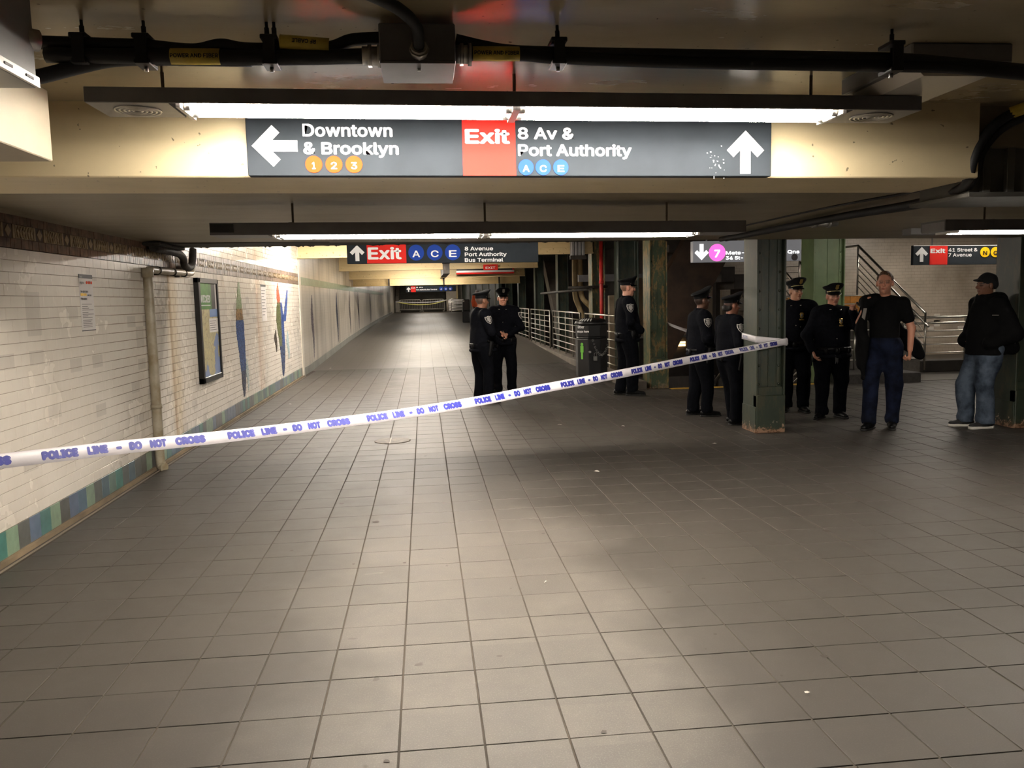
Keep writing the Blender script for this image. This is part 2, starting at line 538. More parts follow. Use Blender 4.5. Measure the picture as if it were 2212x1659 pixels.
# green column paint with rust and pale flaking
def green_mat(name, col, rust, chips):
    k = newmat(name, 0.45)
    pv, px, py, pz = k.pos()
    n1 = k.noise(pv, 2.5, 5); n2 = k.noise(k.scale(pv, (1, 1, 0.35)), 9, 8, 0.75)
    c = k.mix(k.ramp(n1, 0.35, 0.65), col, tuple(v * 0.72 for v in col))
    c = k.mix(k.math('MULTIPLY', k.ramp(n2, 0.50, 0.56), rust), c, s2l((150, 120, 72)))
    c = k.mix(k.math('MULTIPLY', k.ramp(n2, 0.58, 0.64), rust), c, s2l((92, 62, 34)))
    low = k.ramp(pz, 0.0, 0.22, (1, 1, 1), (0, 0, 0))
    n3 = k.noise(pv, 22, 6, 0.7)
    chip = k.math('MULTIPLY', k.ramp(k.math('ADD', k.math('MULTIPLY', n3, 0.8), k.math('MULTIPLY', low, 0.28)), 0.62, 0.66), chips)
    c = k.mix(chip, c, s2l((176, 160, 138)))
    rs = k.math('MULTIPLY', k.ramp(k.math('ADD', k.math('MULTIPLY', n3, 0.6), k.math('MULTIPLY', low, 0.4)), 0.56, 0.66), chips * 0.7)
    c = k.mix(rs, c, s2l((118, 72, 40)))
    k.put(k.b.inputs['Base Color'], c)
    k.bump(n2, 0.25, 0.006)
    return k.m
GREEN_M = green_mat('column_green_paint', s2l((43, 53, 41)), 0.06, 1.0)
GREENRUST_M = green_mat('column_green_rusted', s2l((74, 88, 64)), 0.75, 0.5)
GREENLT_M = green_mat('column_green_lighter', s2l((114, 136, 92)), 0.05, 0.2)
GREENDK_M = green_mat('column_green_far', s2l((48, 62, 52)), 0.08, 0.2)
# ================================================================ SETTING
WX = -2.66          # face of the left wall
# ---------------- floor
floor = MB()
floor.box(-4.2, 14.0, -3.2, 13.62, -0.25, -0.004)
floor.box(-4.2, 3.42, 13.62, 20.0, -0.25, -0.004)
floor.box(6.95, 14.0, 13.62, 18.9, -0.25, -0.004)
floor = floor.build('floor', GROUT_M, kind='structure')
GX, GY = 0.0035, 0.0022
tile_mb = MB().bbox(GX, TILE - GX, GY, 0.3055 - GY, -0.03, 0.0, 0.0014)
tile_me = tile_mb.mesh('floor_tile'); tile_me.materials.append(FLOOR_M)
def to_px(p):
    d = Vector(p) - Vector((0, 0, CAM_H))
    w = d.dot(fw)
    if w < 0.1: return None
    return 1106 + FPX * d.dot(rr) / w, 829.5 - FPX * d.dot(uu) / w, w
cells = []
for j in range(len(ROWS) - 1):
    for i in range(-9, 46):
        x = FX0 + i * TILE; y = ROWS[j]; hy = ROWS[j + 1] - ROWS[j]
        if x < WX - 0.2: continue
        if y > 13.3 and x > 3.1: continue
        if x > 13.6: continue
        q = to_px((x + 0.15, y + 0.15, 0))
        vis = q is not None and -40 < q[0] < 2250 and q[1] < 1700
        cells.append((q[2] if vis else 1e3 + abs(y), x, y, hy, vis))
cells.sort()
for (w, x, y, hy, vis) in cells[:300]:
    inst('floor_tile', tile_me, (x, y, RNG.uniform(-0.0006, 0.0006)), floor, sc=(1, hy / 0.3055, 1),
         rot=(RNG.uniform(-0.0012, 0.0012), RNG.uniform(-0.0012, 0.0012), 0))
mb = MB()
for (w, x, y, hy, vis) in cells[300:]:
    dz = RNG.uniform(-0.0006, 0.0006)
    b = 0.002
    X0, X1, Y0, Y1 = x + GX, x + TILE - GX, y + GY, y + hy - GY
    mb.add([(X0, Y0, -0.02), (X1, Y0, -0.02), (X1, Y1, -0.02), (X0, Y1, -0.02),
            (X0 + b, Y0 + b, dz), (X1 - b, Y0 + b, dz), (X1 - b, Y1 - b, dz), (X0 + b, Y1 - b, dz)],
           [(4, 5, 6, 7), (0, 1, 5, 4), (1, 2, 6, 5), (2, 3, 7, 6), (3, 0, 4, 7)])
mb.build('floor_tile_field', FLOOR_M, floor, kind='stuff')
# platform floor by the stairs
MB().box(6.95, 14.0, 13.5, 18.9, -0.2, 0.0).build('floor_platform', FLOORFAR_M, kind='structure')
# far corridor floor: level, then a gentle ramp
prof = [(19.7, -0.002), (24, 0.09), (29.4, 0.20), (38, 0.31), (47, 0.40), (60, 0.50), (74, 0.57), (84, 0.6)]
mb = MB()
for (ya, za), (yb, zb) in zip(prof[:-1], prof[1:]):
    mb.add([(-4, ya, za), (3.45, ya, za), (3.45, yb, zb), (-4, yb, zb), (-4, ya, za - .3), (3.45, ya, za - .3), (3.45, yb, zb - .3), (-4, yb, zb - .3)],
           [(0, 1, 2, 3), (4, 7, 6, 5), (0, 4, 5, 1), (1, 5, 6, 2), (2, 6, 7, 3), (3, 7, 4, 0)])
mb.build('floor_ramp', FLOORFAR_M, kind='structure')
def floor_z(y):
    return float(np.interp(y, [13.0] + [p[0] for p in prof], [0.0] + [p[1] for p in prof]))

# ---------------- left wall with its tiles
wall_left = MB().box(WX - 0.35, WX - 0.004, -3.2, 18.3, -0.1, 3.6).build('wall_left', MORTAR_M, kind='structure')
RH, TL = 0.0772, 0.1555
wt = MB().bbox(-0.02, 0.0, 0.0012, TL - 0.0012, 0.0013, RH - 0.0013, 0.0016)
wt_me = wt.mesh('wall_tile'); wt_me.materials.append(WTILE_M)
cells = []
Z0 = 0.205
for r in range(23):
    for c in range(0, 98):
        y = 3.2 + c * TL + (r % 2) * TL * 0.5
        z = Z0 + r * RH
        q = to_px((WX, y + TL / 2, z))
        cells.append((y if (q and q[0] > -20) else 100 + y, y, z))
for r in range(14):                      # white tile above the frieze beyond the low beam
    for c in range(0, 62):
        y = 8.7 + c * TL + (r % 2) * TL * 0.5
        cells.append((200 + y, y, 2.205 + r * RH))
cells = [c for c in cells if c[1] + TL < 18.3]
cells.sort()
for (_, y, z) in cells[:300]:
    inst('wall_tile', wt_me, (WX + RNG.uniform(-0.0005, 0.0005), y, z), wall_left, rot=(0, RNG.uniform(-.004, .004), RNG.uniform(-.003, .003)))
mb = MB()
for (_, y, z) in cells[300:]:
    x = WX + RNG.uniform(-0.0006, 0.0006); b = 0.0015
    Y0, Y1, A, B = y + 0.0012, y + TL - 0.0012, z + 0.0013, z + RH - 0.0013
    t1, t2 = RNG.uniform(-.0004, .0004), RNG.uniform(-.0004, .0004)
    mb.add([(x - .015, Y0, A), (x - .015, Y1, A), (x - .015, Y1, B), (x - .015, Y0, B),
            (x + t1, Y0 + b, A + b), (x - t1, Y1 - b, A + b), (x - t2, Y1 - b, B - b), (x + t2, Y0 + b, B - b)],
           [(4, 5, 6, 7), (0, 1, 5, 4), (1, 2, 6, 5), (2, 3, 7, 6), (3, 0, 4, 7)])
mb.build('wall_tile_field', WTILE_M, wall_left, kind='stuff')
# coloured skirting tiles
BASEC = [(62, 128, 116), (128, 160, 126), (92, 92, 88), (92, 112, 140), (72, 120, 116), (124, 152, 122), (86, 86, 82), (88, 104, 132),
         (78, 104, 126), (122, 148, 122), (88, 92, 88), (76, 100, 114), (96, 124, 112)]
BASEC = [tuple(int(0.72 * v + 0.28 * sum(c) / 3) for v in c) for c in BASEC]
base_m = [mat('skirting_tile_%02d' % i, s2l(c), 0.3, var=0.14, vscale=12) for i, c in enumerate(BASEC)]
base_me = []
for m in base_m:
    me = MB().bbox(-0.02, 0.0, 0.0012, TL - 0.0012, 0.0, 0.168, 0.002).mesh('skirting_tile'); me.materials.append(m); base_me.append(me)
baseb = MB().box(WX - 0.03, WX - 0.006, 3.0, 18.3, 0.0, 0.205).box(WX - 0.03, WX + 0.022, -3.0, 18.3, -0.01, 0.026).build('baseboard_left', MORTAR_M, kind='structure')
MB().box(WX + 0.05, WX + 0.058, -3.0, 18.3, -0.01, 0.005).build('gutter_edge', mat('gutter_edge', s2l((128, 118, 104)), 0.6), baseb)
ci = 0
for c in range(0, 97):
    y = 3.2 + c * TL
    if y > 18.1: break
    inst('skirting_tile', base_me[RNG.randrange(13) if c > 26 else c % 13], (WX + 0.001, y, 0.034), baseb)
# frieze
frz = MB().box(WX - 0.03, WX - 0.004, 3.2, 18.3, 1.975, 2.205).build('trim_1', mat('frieze_bed', s2l((70, 56, 46)), 0.8), kind='structure')
mb = MB()
for z0, z1 in ((1.984, 2.046), (2.142, 2.202)):
    y = 3.2
    while y < 18.25:
        mb.box(WX - 0.02, WX + RNG.uniform(-0.001, 0.002), y + 0.001, y + 0.0485, z0, z1); y += 0.05
mb.build('frieze_border_tiles', BROWN_M, frz, kind='stuff')
dframe = MB().box(-0.02, 0.001, 0.0, 0.115, 2.049, 2.139).mesh('diamond_square'); dframe.materials.append(DARKTILE_M)
ddia = MB().prism([(0.0575, 2.054), (0.098, 2.094), (0.0575, 2.134), (0.017, 2.094)], -0.01, 0.005, 'x').mesh('diamond'); ddia.materials.append(DIAM_M)
drel = MB().bbox(-0.02, 0.004, 0.0, 0.262, 2.049, 2.139, 0.004)
for q in range(6):
    yy = 0.03 + q * 0.038
    drel.prism([(yy, 2.056), (yy + 0.022, 2.056 + 0.03), (yy + 0.012, 2.132), (yy - 0.012, 2.10)], 0.0, 0.009, 'x')
drel = drel.mesh('relief_tile'); drel.materials.append(RELIEF_M)
dbar = MB().box(-0.02, 0.005, 0.0, 0.026, 2.049, 2.139).mesh('divider_tile'); dbar.materials.append(DIAM_M)
y = 5.66 - 0.4465 * 5
while y < 17.9:
    inst('diamond_square', dframe, (WX, y, 0), frz); inst('diamond', ddia, (WX, y, 0), frz)
    inst('divider_tile', dbar, (WX, y + 0.121, 0), frz); inst('relief_tile', drel, (WX, y + 0.152, 0), frz); inst('divider_tile', dbar, (WX, y + 0.417, 0), frz)
    y += 0.4465
# wall beyond, with the green band
prw = [(18.3, 0)] + prof
mb = MB().box(WX - 0.3, WX - 0.02, 18.3, 84, -0.2, 3.8)
wall_far = mb.build('wall_far', WTILEFAR_M, kind='structure')
MB().box(WX - 0.4, WX + 0.012, 18.2, 18.45, 0, 3.6).build('trim_2', mat('corner_white_tile', s2l((214, 206, 192)), 0.3, var=0.08, vscale=3), kind='structure')
GBAND_M = mat('green_band_tile', s2l((112, 138, 112)), 0.3, var=0.25, vscale=3)
mb = MB()
yy = 18.52
while yy < 56:
    mb.box(WX - 0.03, WX - 0.012, yy + .002, yy + 0.298, 1.985, 2.155); yy += 0.3
mb.build('green_band_tiles', GBAND_M, wall_far, kind='stuff')
mb = MB()
yy = 18.52
while yy < 70:
    z = floor_z(yy + 0.15)
    mb.box(WX - 0.03, WX - 0.008, yy + .002, yy + 0.298, z - .1, z + 0.17); yy += 0.3
mb.build('grey_skirting_tiles', mat('grey_skirting', s2l((118, 120, 112)), 0.35, var=0.25, vscale=2), wall_far, kind='stuff')

# ---------------- ceilings, beam, girders
MB().box(-4.2, 9.0, -3.2, 4.10, 2.50, 2.8).build('ceiling', CEIL_M, kind='structure')
MB().bbox(-4.2, 2.80, 3.98, 4.56, 2.155, 2.54, 0.006).build('trim_3', BEAM_M, kind='structure', label='cream painted transverse beam carrying the near exit sign')
MB().box(-4.2, 14.0, 4.5, 8.75, 2.188, 2.7).build('ceiling_low', SOFFIT_M, kind='structure')
MB().box(2.75, 9.0, 4.05, 4.6, 2.30, 2.8).build('ceiling_right', SOFFIT_M, kind='structure')
# plaster fillet between low ceiling and left wall
MB().prism([(WX - 0.02, 2.215), (WX + 0.11, 2.215), (WX + 0.0, 2.198)], 4.6, 8.35, 'y').build('trim_4', SOFFIT_M, kind='structure')
g = MB().box(-2.9, 14.0, 8.72, 8.74, 2.2, 2.75).box(-2.9, 14.0, 8.62, 9.22, 2.196, 2.225).box(-2.9, 14.0, 8.9, 8.93, 2.2, 2.75)
r_ = random.Random(3)
for i in range(90):
    x = r_.uniform(-2.5, 4.0); w = r_.uniform(.02, .12)
    g.prism([(x, 2.2), (x + w, 2.2), (x + w * .6, 2.2 - r_.uniform(.004, .018))], 9.19, 9.22, 'y')
g.build('sooty_girder', DARKSTEEL_M, kind='structure')
MB().box(-4.2, 3.6, 9.2, 86, 3.30, 3.5).build('ceiling_corridor', mat('corridor_ceiling', s2l((196, 180, 148)), 0.6, var=0.15, vscale=1), kind='structure')
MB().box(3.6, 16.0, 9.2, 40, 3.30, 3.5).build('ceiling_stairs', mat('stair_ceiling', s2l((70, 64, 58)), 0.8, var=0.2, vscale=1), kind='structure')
MB().box(-4.2, 14, -3.3, -3.1, -0.2, 2.9).build('wall_back', mat('back_wall', s2l((120, 112, 100)), 0.7, var=0.1), kind='structure')
MB().box(13.9, 14.1, -3.2, 19, -0.2, 3.6).build('wall_right', BACKTILE_M, kind='structure')

rivet_me = MB().lathe([(0.019, 0), (0.017, 0.007), (0.010, 0.013), (0.003, 0.015)], n=8, M=Matrix.Rotation(math.pi / 2, 3, 'X')).mesh('rivet')
rivet_me.materials.append(GIRD_M)
def girder(y, z0, h, x0, x1, label, rows, mtl=GIRD_M, nr=0.28, fl=0.12):
    t = empty('cream_girder', ((x0 + x1) / 2, y, z0), label, 'girder')
    MB().box(x0, x1, y - 0.015, y + 0.015, z0, z0 + h).build('web', mtl, t)
    MB().bbox(x0, x1, y - fl, y + fl, z0, z0 + 0.03, 0.004).build('bottom_flange', mtl, t)
    MB().bbox(x0, x1, y - fl, y + fl, z0 + h - 0.03, z0 + h, 0.004).build('top_flange', mtl, t)
    MB().bbox(x0, x1, y - 0.035, y - 0.014, z0 + 0.028, z0 + 0.15, 0.003).build('angle_plate', mtl, t)
    for r, dz in enumerate(rows):
        x = x0 + 0.1 + (nr / 2 if r % 2 else 0)
        while x < x1:
            inst('rivet', rivet_me, (x, y - 0.033, z0 + dz), t); x += nr
    return t
girder(18.25, 2.53, 0.6, -2.7, 3.75, 'cream riveted steel girder nearest, behind the hanging bus terminal sign', (0.06, 0.115))
girder(27.2, 2.57, 0.62, -2.7, 3.75, 'second cream girder along the corridor, smooth wide band', (0.1,), nr=0.9)
girder(30.8, 2.40, 0.55, -2.7, 3.75, 'third cream girder along the corridor, beside the red framed panel', (0.1, 0.17), nr=0.45)
girder(32.4, 2.17, 0.45, -2.7, 3.75, 'lowest and farthest cream girder over the corridor with dark joints', (0.07, 0.24), nr=0.6)
for x in (-1.35, 0.75, 2.9):
    MB().box(x, x + 0.06, 32.24, 32.30, 2.17, 2.6).build('joint_cover', DARKSTEEL_M, bpy.data.objects['cream_girder.003'])
t = MB().box(0.62, 0.86, 18.5, 33.2, 2.75, 2.95).box(0.64, 0.84, 26.6, 33.1, 2.42, 2.8)
tag(t.build('cable_tray', DARKSTEEL_M), 'dark sooty duct running along the corridor ceiling under the cream girders', 'duct')
# red framed dark panel between girders
t = empty('red_framed_panel', (2.0, 30.4, 2.5), 'dark panel with red and white frame hung between cream girders', 'panel')
MB().box(1.22, 3.3, 30.45, 30.685, 2.50, 2.85).build('panel', BLACK_M, t)
MB().box(1.2, 3.32, 30.42, 30.45, 2.50, 2.56).build('red_edge', RED_M, t)
MB().box(1.2, 3.32, 30.40, 30.44, 2.56, 2.63).build('white_edge', WHITE_M, t)
MB().box(3.26, 3.32, 30.40, 30.44, 2.63, 2.85).build('red_edge', RED_M, t)
# ================================================================ LAMPS
TILTED = []
def lamp(x0, x1, y, zt, zb, label, tubes, tm, d=0.26, grille=True, group='ceiling strip lights'):
    """linear fluorescent luminaire, front face at y, depth d, body zb..zt, tubes: list of (xa, xb)"""
    t = empty('strip_light', ((x0 + x1) / 2, y + d / 2, zb), label, 'ceiling light')
    xa, xb = tubes[0][0] - 0.03, tubes[-1][1] + 0.03
    h = zt - zb
    # body: front board, back lip, top, end boxes
    b = MB().bbox(x0, x1, y, y + 0.012, zb, zt, 0.002).bbox(x0, x1, y + d - 0.012, y + d, zb + 0.008, zt, 0.002).box(x0, x1, y + 0.01, y + d - 0.01, zt - 0.012, zt)
    b.build('housing', HOUSEDK_M, t)
    MB().box(xa, xb, y + 0.013, y + d - 0.013, zt - 0.024, zt - 0.013).build('reflector', REFL_M, t)
    for (ea, eb) in ((x0, xa), (xb, x1)):
        if eb - ea < 0.06: continue
        eo = MB().prism([(ea, zb), (eb, zb), (eb, zt - 0.012), (ea, zt - 0.012)], y + 0.012, y + d - 0.012, 'y').build('end_box', HOUSE_M, t)
        if grille:
            cx, cy = (ea + eb) / 2, y + d / 2
            mb = MB()
            for kk, rad in enumerate((0.085, 0.068, 0.051, 0.034, 0.017)):
                n = 24
                ring = []
                for q in range(n + 1):
                    a = 2 * math.pi * q / n
                    ring.append((cx + rad * math.cos(a), cy + rad * math.sin(a), zb - 0.001))
                mb.tube(ring, 0.0045, 6, cap=False)
            mb.build('speaker_grille', GALV_M, eo)
    for (ta, tb) in tubes:
        for yy in (y + 0.075, y + d - 0.075):
            tb_ = MB().tube([(ta + 0.035, yy, zb + 0.004), (tb - 0.035, yy, zb + 0.004)], 0.016, 12).build('tube', tm, t)
            MB().tube([(ta + 0.012, yy, zb + 0.004), (ta + 0.037, yy, zb + 0.004)], 0.017, 10).build('tube_cap', GALV_M, tb_)
            MB().tube([(tb - 0.037, yy, zb + 0.004), (tb - 0.012, yy, zb + 0.004)], 0.017, 10).build('tube_cap', GALV_M, tb_)
        MB().box(ta - 0.004, ta + 0.012, y + 0.02, y + d - 0.02, zb - 0.012, zt - 0.02).build('lamp_holder', REFL_M, t)
        MB().box(tb - 0.012, tb + 0.004, y + 0.02, y + d - 0.02, zb - 0.012, zt - 0.02).build('lamp_holder', REFL_M, t)
    TILTED.append(t)
    return t
L1 = lamp(-1.25, 2.1, 3.36, 2.401, 2.344, 'nearest strip light with two lit tubes and round speaker grilles, above the large exit sign', [(-0.919, 0.391), (0.397, 1.775)], TUBE_M, d=0.273)
L2 = lamp(-1.255, 2.053, 5.145, 2.058, 1.985, 'second strip light under the low ceiling with two lit tubes in a row', [(-0.8925, 0.391), (0.397, 1.754)], TUBE_M, d=0.273, grille=False)
L3 = lamp(3.40, 6.72, 5.145, 2.058, 1.987, 'strip light at the right edge under the low ceiling', [(3.5, 4.83), (4.84, 6.17)], TUBEDIM_M, d=0.273, grille=False)
MB().box(-1.25, -1.115, 5.138, 5.146, 2.0, 2.05).build('notice_plate', BLACK_M, L2)
for (t, xs, ya, zc, zt) in ((L1, (-1.0, 0.4, 1.68), 3.5, 2.52, 2.4), (L2, (-0.79, 0.4, 1.58), 5.3, 2.20, 2.055), (L3, (3.78, 5.04, 6.3), 5.3, 2.24, 2.055)):
    for x in xs:
        MB().tube([(x, ya, zt), (x, ya, zc)], 0.007, 8).bbox(x - 0.012, x + 0.012, ya - 0.1, ya + 0.1, zt, zt + 0.01, 0.002).build('hanger', SOFFIT_M, t)
# lights of the corridor and the stairs, above the sight line of the girder
def far_lamp(xc, y, z, ln, label, tm=TUBEFAR_M):
    t = lamp(xc - ln / 2, xc + ln / 2, y, z + 0.07, z, label, [(xc - ln / 2 + 0.04, xc), (xc, xc + ln / 2 - 0.04)], tm, grille=False)
    for dx in (-ln / 3, ln / 3):
        MB().tube([(xc + dx, y + 0.13, z + 0.06), (xc + dx, y + 0.13, 3.32)], 0.012, 8).build('hanger', GALV_M, t)
    return t
far_lamp(0.6, 9.34, 2.90, 2.6, 'strip light hidden just behind the sooty girder over the corridor', TUBEFAR_M)
far_lamp(-1.1, 16.0, 2.86, 2.9, 'strip light hidden close to the tiled wall ahead of the first cream girder', TUBESTR_M)
far_lamp(0.2, 22.5, 2.98, 2.6, 'strip light hidden between first and second cream girder')
far_lamp(0.2, 25.3, 2.90, 2.6, 'added strip light, unseen close before the second cream girder')  # unseen lamp added to brighten the face of the second girder
far_lamp(0.2, 29.2, 2.80, 2.6, 'added strip light, unseen before the third cream girder')  # another unseen lamp, added so the third girder comes out bright
far_lamp(0.2, 31.3, 2.62, 2.6, 'strip light hidden before the lowest cream girder', TUBELOW_M)
far_lamp(0.2, 36.0, 2.96, 2.6, 'strip light hidden behind the farthest cream girder', TUBELOW_M)
far_lamp(0.2, 46.0, 2.96, 2.6, 'strip light far down the corridor before the barriers', TUBELOW_M)
far_lamp(0.2, 58.0, 2.96, 2.6, 'strip light far down the corridor over the barriers', TUBELOW_M)
far_lamp(0.2, 70.0, 3.0, 2.6, 'strip light at the far end of the corridor over the barriers', TUBELOW_M)
far_lamp(8.2, 10.6, 2.9, 2.4, 'strip light hidden over the stairs to the right of the green column', TUBEDIM_M)
far_lamp(11.0, 15.6, 2.95, 2.4, 'strip light hidden over the railing by the tiled back wall', TUBEMID_M)

# ================================================================ SIGNS
def arrow_poly(cx, cz, s, ang):
    """transit arrow of overall size s pointing along ang"""
    h = s / 2
    w = 0.125 * s
    hw = 0.455 * s
    # pointing up, broad head with square barbs
    b = 0.19 * s
    pts = [(0, h), (hw, h - hw), (hw - b * 0.85, h - hw - b * 0.85 + 0.0), (w, h - (hw - b * 0.85) + b * 0.15 - (b * 0.85) + (0.0)), (w, -h), (-w, -h), (-w, h - (hw - b * 0.85) + b * 0.15 - (b * 0.85)), (-(hw - b * 0.85), h - hw - b * 0.85), (-hw, h - hw)]
    # barb inner corner lies where the 45 degree inner edge meets the shaft
    inner = h - hw - b * 0.85 + (hw - b * 0.85 - w)
    pts[3] = (w, inner); pts[6] = (-w, inner)
    c, s_ = math.cos(ang), math.sin(ang)
    return [(cx + x * c - z * s_, cz + x * s_ + z * c) for x, z in pts]
def disc(mb_parent, x, z, r, y, m, ch, chm, size, w=None):
    o = MB().prism(circle_poly(x, z, r), y - 0.003, y, 'y').build('route_disc', m, mb_parent)
    letter(ch, x - (w or size * 0.34) / 2, y - 0.0045, z - size * 0.36, size, chm, o, bold=size * 0.016, width=(w or size * 0.34), name='route_mark')
# near sign
y = 4.17  # sign and lettering positions computed from image pixels, pasted as plain values
t = empty('exit_sign', (0.49, y + 0.03, 2.19), 'large black hanging sign, Downtown and Brooklyn to the left, red Exit block in the middle', 'sign')
MB().bbox(-0.822, 1.795, y, y + 0.06, 2.19, 2.50, 0.003).build('panel', SIGN_M, t)
f = y - 0.001
MB().prism(arrow_poly(-0.69, 2.330, 0.215, math.pi / 2), f - 0.003, f, 'y').build('left_arrow', WHITE_M, t)
letter('Downtown', -0.556, f, 2.378, 0.108, WHITE_M, t, bold=0.0026, width=0.43)
letter('& Brooklyn', -0.556, f, 2.294, 0.104, WHITE_M, t, bold=0.0026, width=0.457)
for x, ch in ((-0.509, '1'), (-0.413, '2'), (-0.317, '3')):
    disc(t, x, 2.244, 0.0405, f, ORANGE_M, ch, WHITE_M, 0.062, 0.017 if ch == '1' else 0.029)
MB().box(0.213, 0.476, f - 0.002, f, 2.191, 2.50).build('red_block', RED_M, t)
letter('Exit', 0.226, f - 0.003, 2.349, 0.124, WHITE_M, t, bold=0.0036, width=0.222)
letter('8 Av &', 0.488, f, 2.371, 0.102, WHITE_M, t, bold=0.0025, width=0.283)
letter('Port Authority', 0.488, f, 2.290, 0.102, WHITE_M, t, bold=0.0025, width=0.575)
for x, ch in ((0.526, 'A'), (0.612, 'C'), (0.701, 'E')):
    disc(t, x, 2.232, 0.0385, f, BLUE_M, ch, WHITE_M, 0.060, 0.034)
MB().prism(arrow_poly(1.656, 2.31, 0.215, 0), f - 0.003, f, 'y').build('up_arrow', WHITE_M, t)
SMUDGE = MB()
for i in range(26):
    a, b = RNG.gauss(1.50, 0.022), RNG.gauss(2.255, 0.028)
    w = RNG.uniform(.002, .007)
    SMUDGE.prism([(a, b), (a + w, b + w * .3), (a + w * .7, b + w * 1.2), (a - w * .3, b + w)], f - 0.0006, f, 'y')
SMUDGE.build('scuffed_sticker_rest', mat('pale_scuff', s2l((150, 156, 160)), 0.6), t, kind='stuff')
TILTED.append(t)
NEAR_SIGN = t
# second sign
y = 12.0
t = empty('exit_sign', (0.3, y + 0.03, 2.11), 'black hanging sign with up arrow, Exit, A C E discs and bus terminal lettering', 'sign')
MB().bbox(-1.065, 1.668, y, y + 0.06, 2.113, 2.52, 0.004).build('panel', SIGN_M, t)
f = y - 0.001
MB().prism(arrow_poly(-0.92, 2.262, 0.225, 0), f - 0.003, f, 'y').build('up_arrow', WHITE_M, t)
MB().box(-0.785, -0.232, f - 0.002, f, 2.116, 2.42).build('red_block', RED_M, t)
letter('Exit', -0.772, f - 0.003, 2.178, 0.305, WHITE_M, t, bold=0.008, width=0.475)
for x, ch in ((-0.09, 'A'), (0.173, 'C'), (0.431, 'E')):
    disc(t, x, 2.262, 0.112, f, BLUE_M, ch, WHITE_M, 0.175, 0.11)
letter('8 Avenue', 0.603, f, 2.288, 0.098, WHITE_M, t, bold=0.002, width=0.41)
letter('Port Authority', 0.602, f, 2.206, 0.098, WHITE_M, t, bold=0.002, width=0.605)
letter('Bus Terminal', 0.600, f, 2.126, 0.098, WHITE_M, t, bold=0.002, width=0.555)
for x in (-0.8, 1.4):
    MB().tube([(x, y + 0.03, 2.5), (x, y + 0.03, 3.35)], 0.01, 8).build('hanger', GALV_M, t)
TILTED.append(t)
# sign over the stairs down
y = 12.0
SIGN7_M = mat('sign_grey_lit', s2l((92, 90, 92)), 0.3, emit=0.10, emit_col=(0.5, 0.5, 0.52))
SIGN7W_M = mat('sign_white_lit', s2l((240, 240, 240)), 0.3, emit=0.8, emit_col=(1, 1, 1))
SIGN7P_M = mat('sign_pink_lit', s2l((214, 80, 160)), 0.3, emit=0.8, emit_col=(0.75, 0.10, 0.42))
t = empty('stairs_sign', (4.8, y + 0.06, 2.05), 'lit grey sign with down arrow and pink 7 disc beyond the big green column', 'sign')
MB().bbox(3.975, 5.647, y, y + 0.12, 2.05, 2.36, 0.006).build('light_box', SIGN7_M, t)
f = y - 0.001
MB().prism(arrow_poly(4.105, 2.20, 0.235, math.pi), f - 0.003, f, 'y').build('down_arrow', SIGN7W_M, t)
o = MB().prism(circle_poly(4.342, 2.188, 0.128), f - 0.003, f, 'y').build('route_disc', SIGN7P_M, t)
letter('7', 4.297, f - 0.0045, 2.122, 0.20, SIGN7W_M, o, bold=0.005, width=0.09, name='route_mark')
letter('Mets-Willets Point, Qns', 4.475, f, 2.158, 0.092, SIGN7W_M, t, bold=0.0016, width=1.14)
letter('34 St-Hudson Yards', 4.475, f, 2.083, 0.092, SIGN7W_M, t, bold=0.0016, width=0.86)
MB().prism(circle_poly(5.54, 2.10, 0.05), f - 0.002, f, 'y').build('worn_patch', mat('worn_patch', s2l((70, 66, 66)), 0.7, var=0.5, vscale=60), t)
for x in (4.2, 5.4):
    MB().tube([(x, y + 0.06, 2.35), (x, y + 0.06, 3.35)], 0.012, 8).build('hanger', GALV_M, t)
# sign on the right
y = 11.0
t = empty('exit_sign', (7.8, y + 0.03, 1.97), 'black hanging sign, Exit 41 Street and 7 Avenue, above the man in the cap', 'sign')
MB().bbox(6.806, 8.75, y, y + 0.06, 1.975, 2.245, 0.003).build('panel', SIGN_M, t)
f = y - 0.001
MB().box(6.806, 8.75, f - 0.002, f, 2.236, 2.245).build('white_line', WHITE_M, t)
MB().prism(arrow_poly(6.928, 2.122, 0.205, 0), f - 0.003, f, 'y').build('up_arrow', WHITE_M, t)
MB().box(7.047, 7.311, f - 0.002, f, 1.978, 2.24).build('red_block', RED_M, t)
letter('Exit', 7.056, f - 0.003, 2.141, 0.108, WHITE_M, t, bold=0.0035, width=0.222)
letter('41 Street &', 7.325, f, 2.157, 0.088, WHITE_M, t, bold=0.0018, width=0.435)
letter('7 Avenue', 7.325, f, 2.088, 0.088, WHITE_M, t, bold=0.0018, width=0.35)
for x, ch in ((7.873, 'N'), (8.03, 'Q')):
    disc(t, x, 2.145, 0.072, f, YELLOW_M, ch, BLACKINK_M, 0.105, 0.062)
for x in (7.1, 8.5):
    MB().tube([(x, y + 0.03, 2.24), (x, y + 0.03, 3.35)], 0.01, 8).build('hanger', GALV_M, t)
TILTED.append(t)
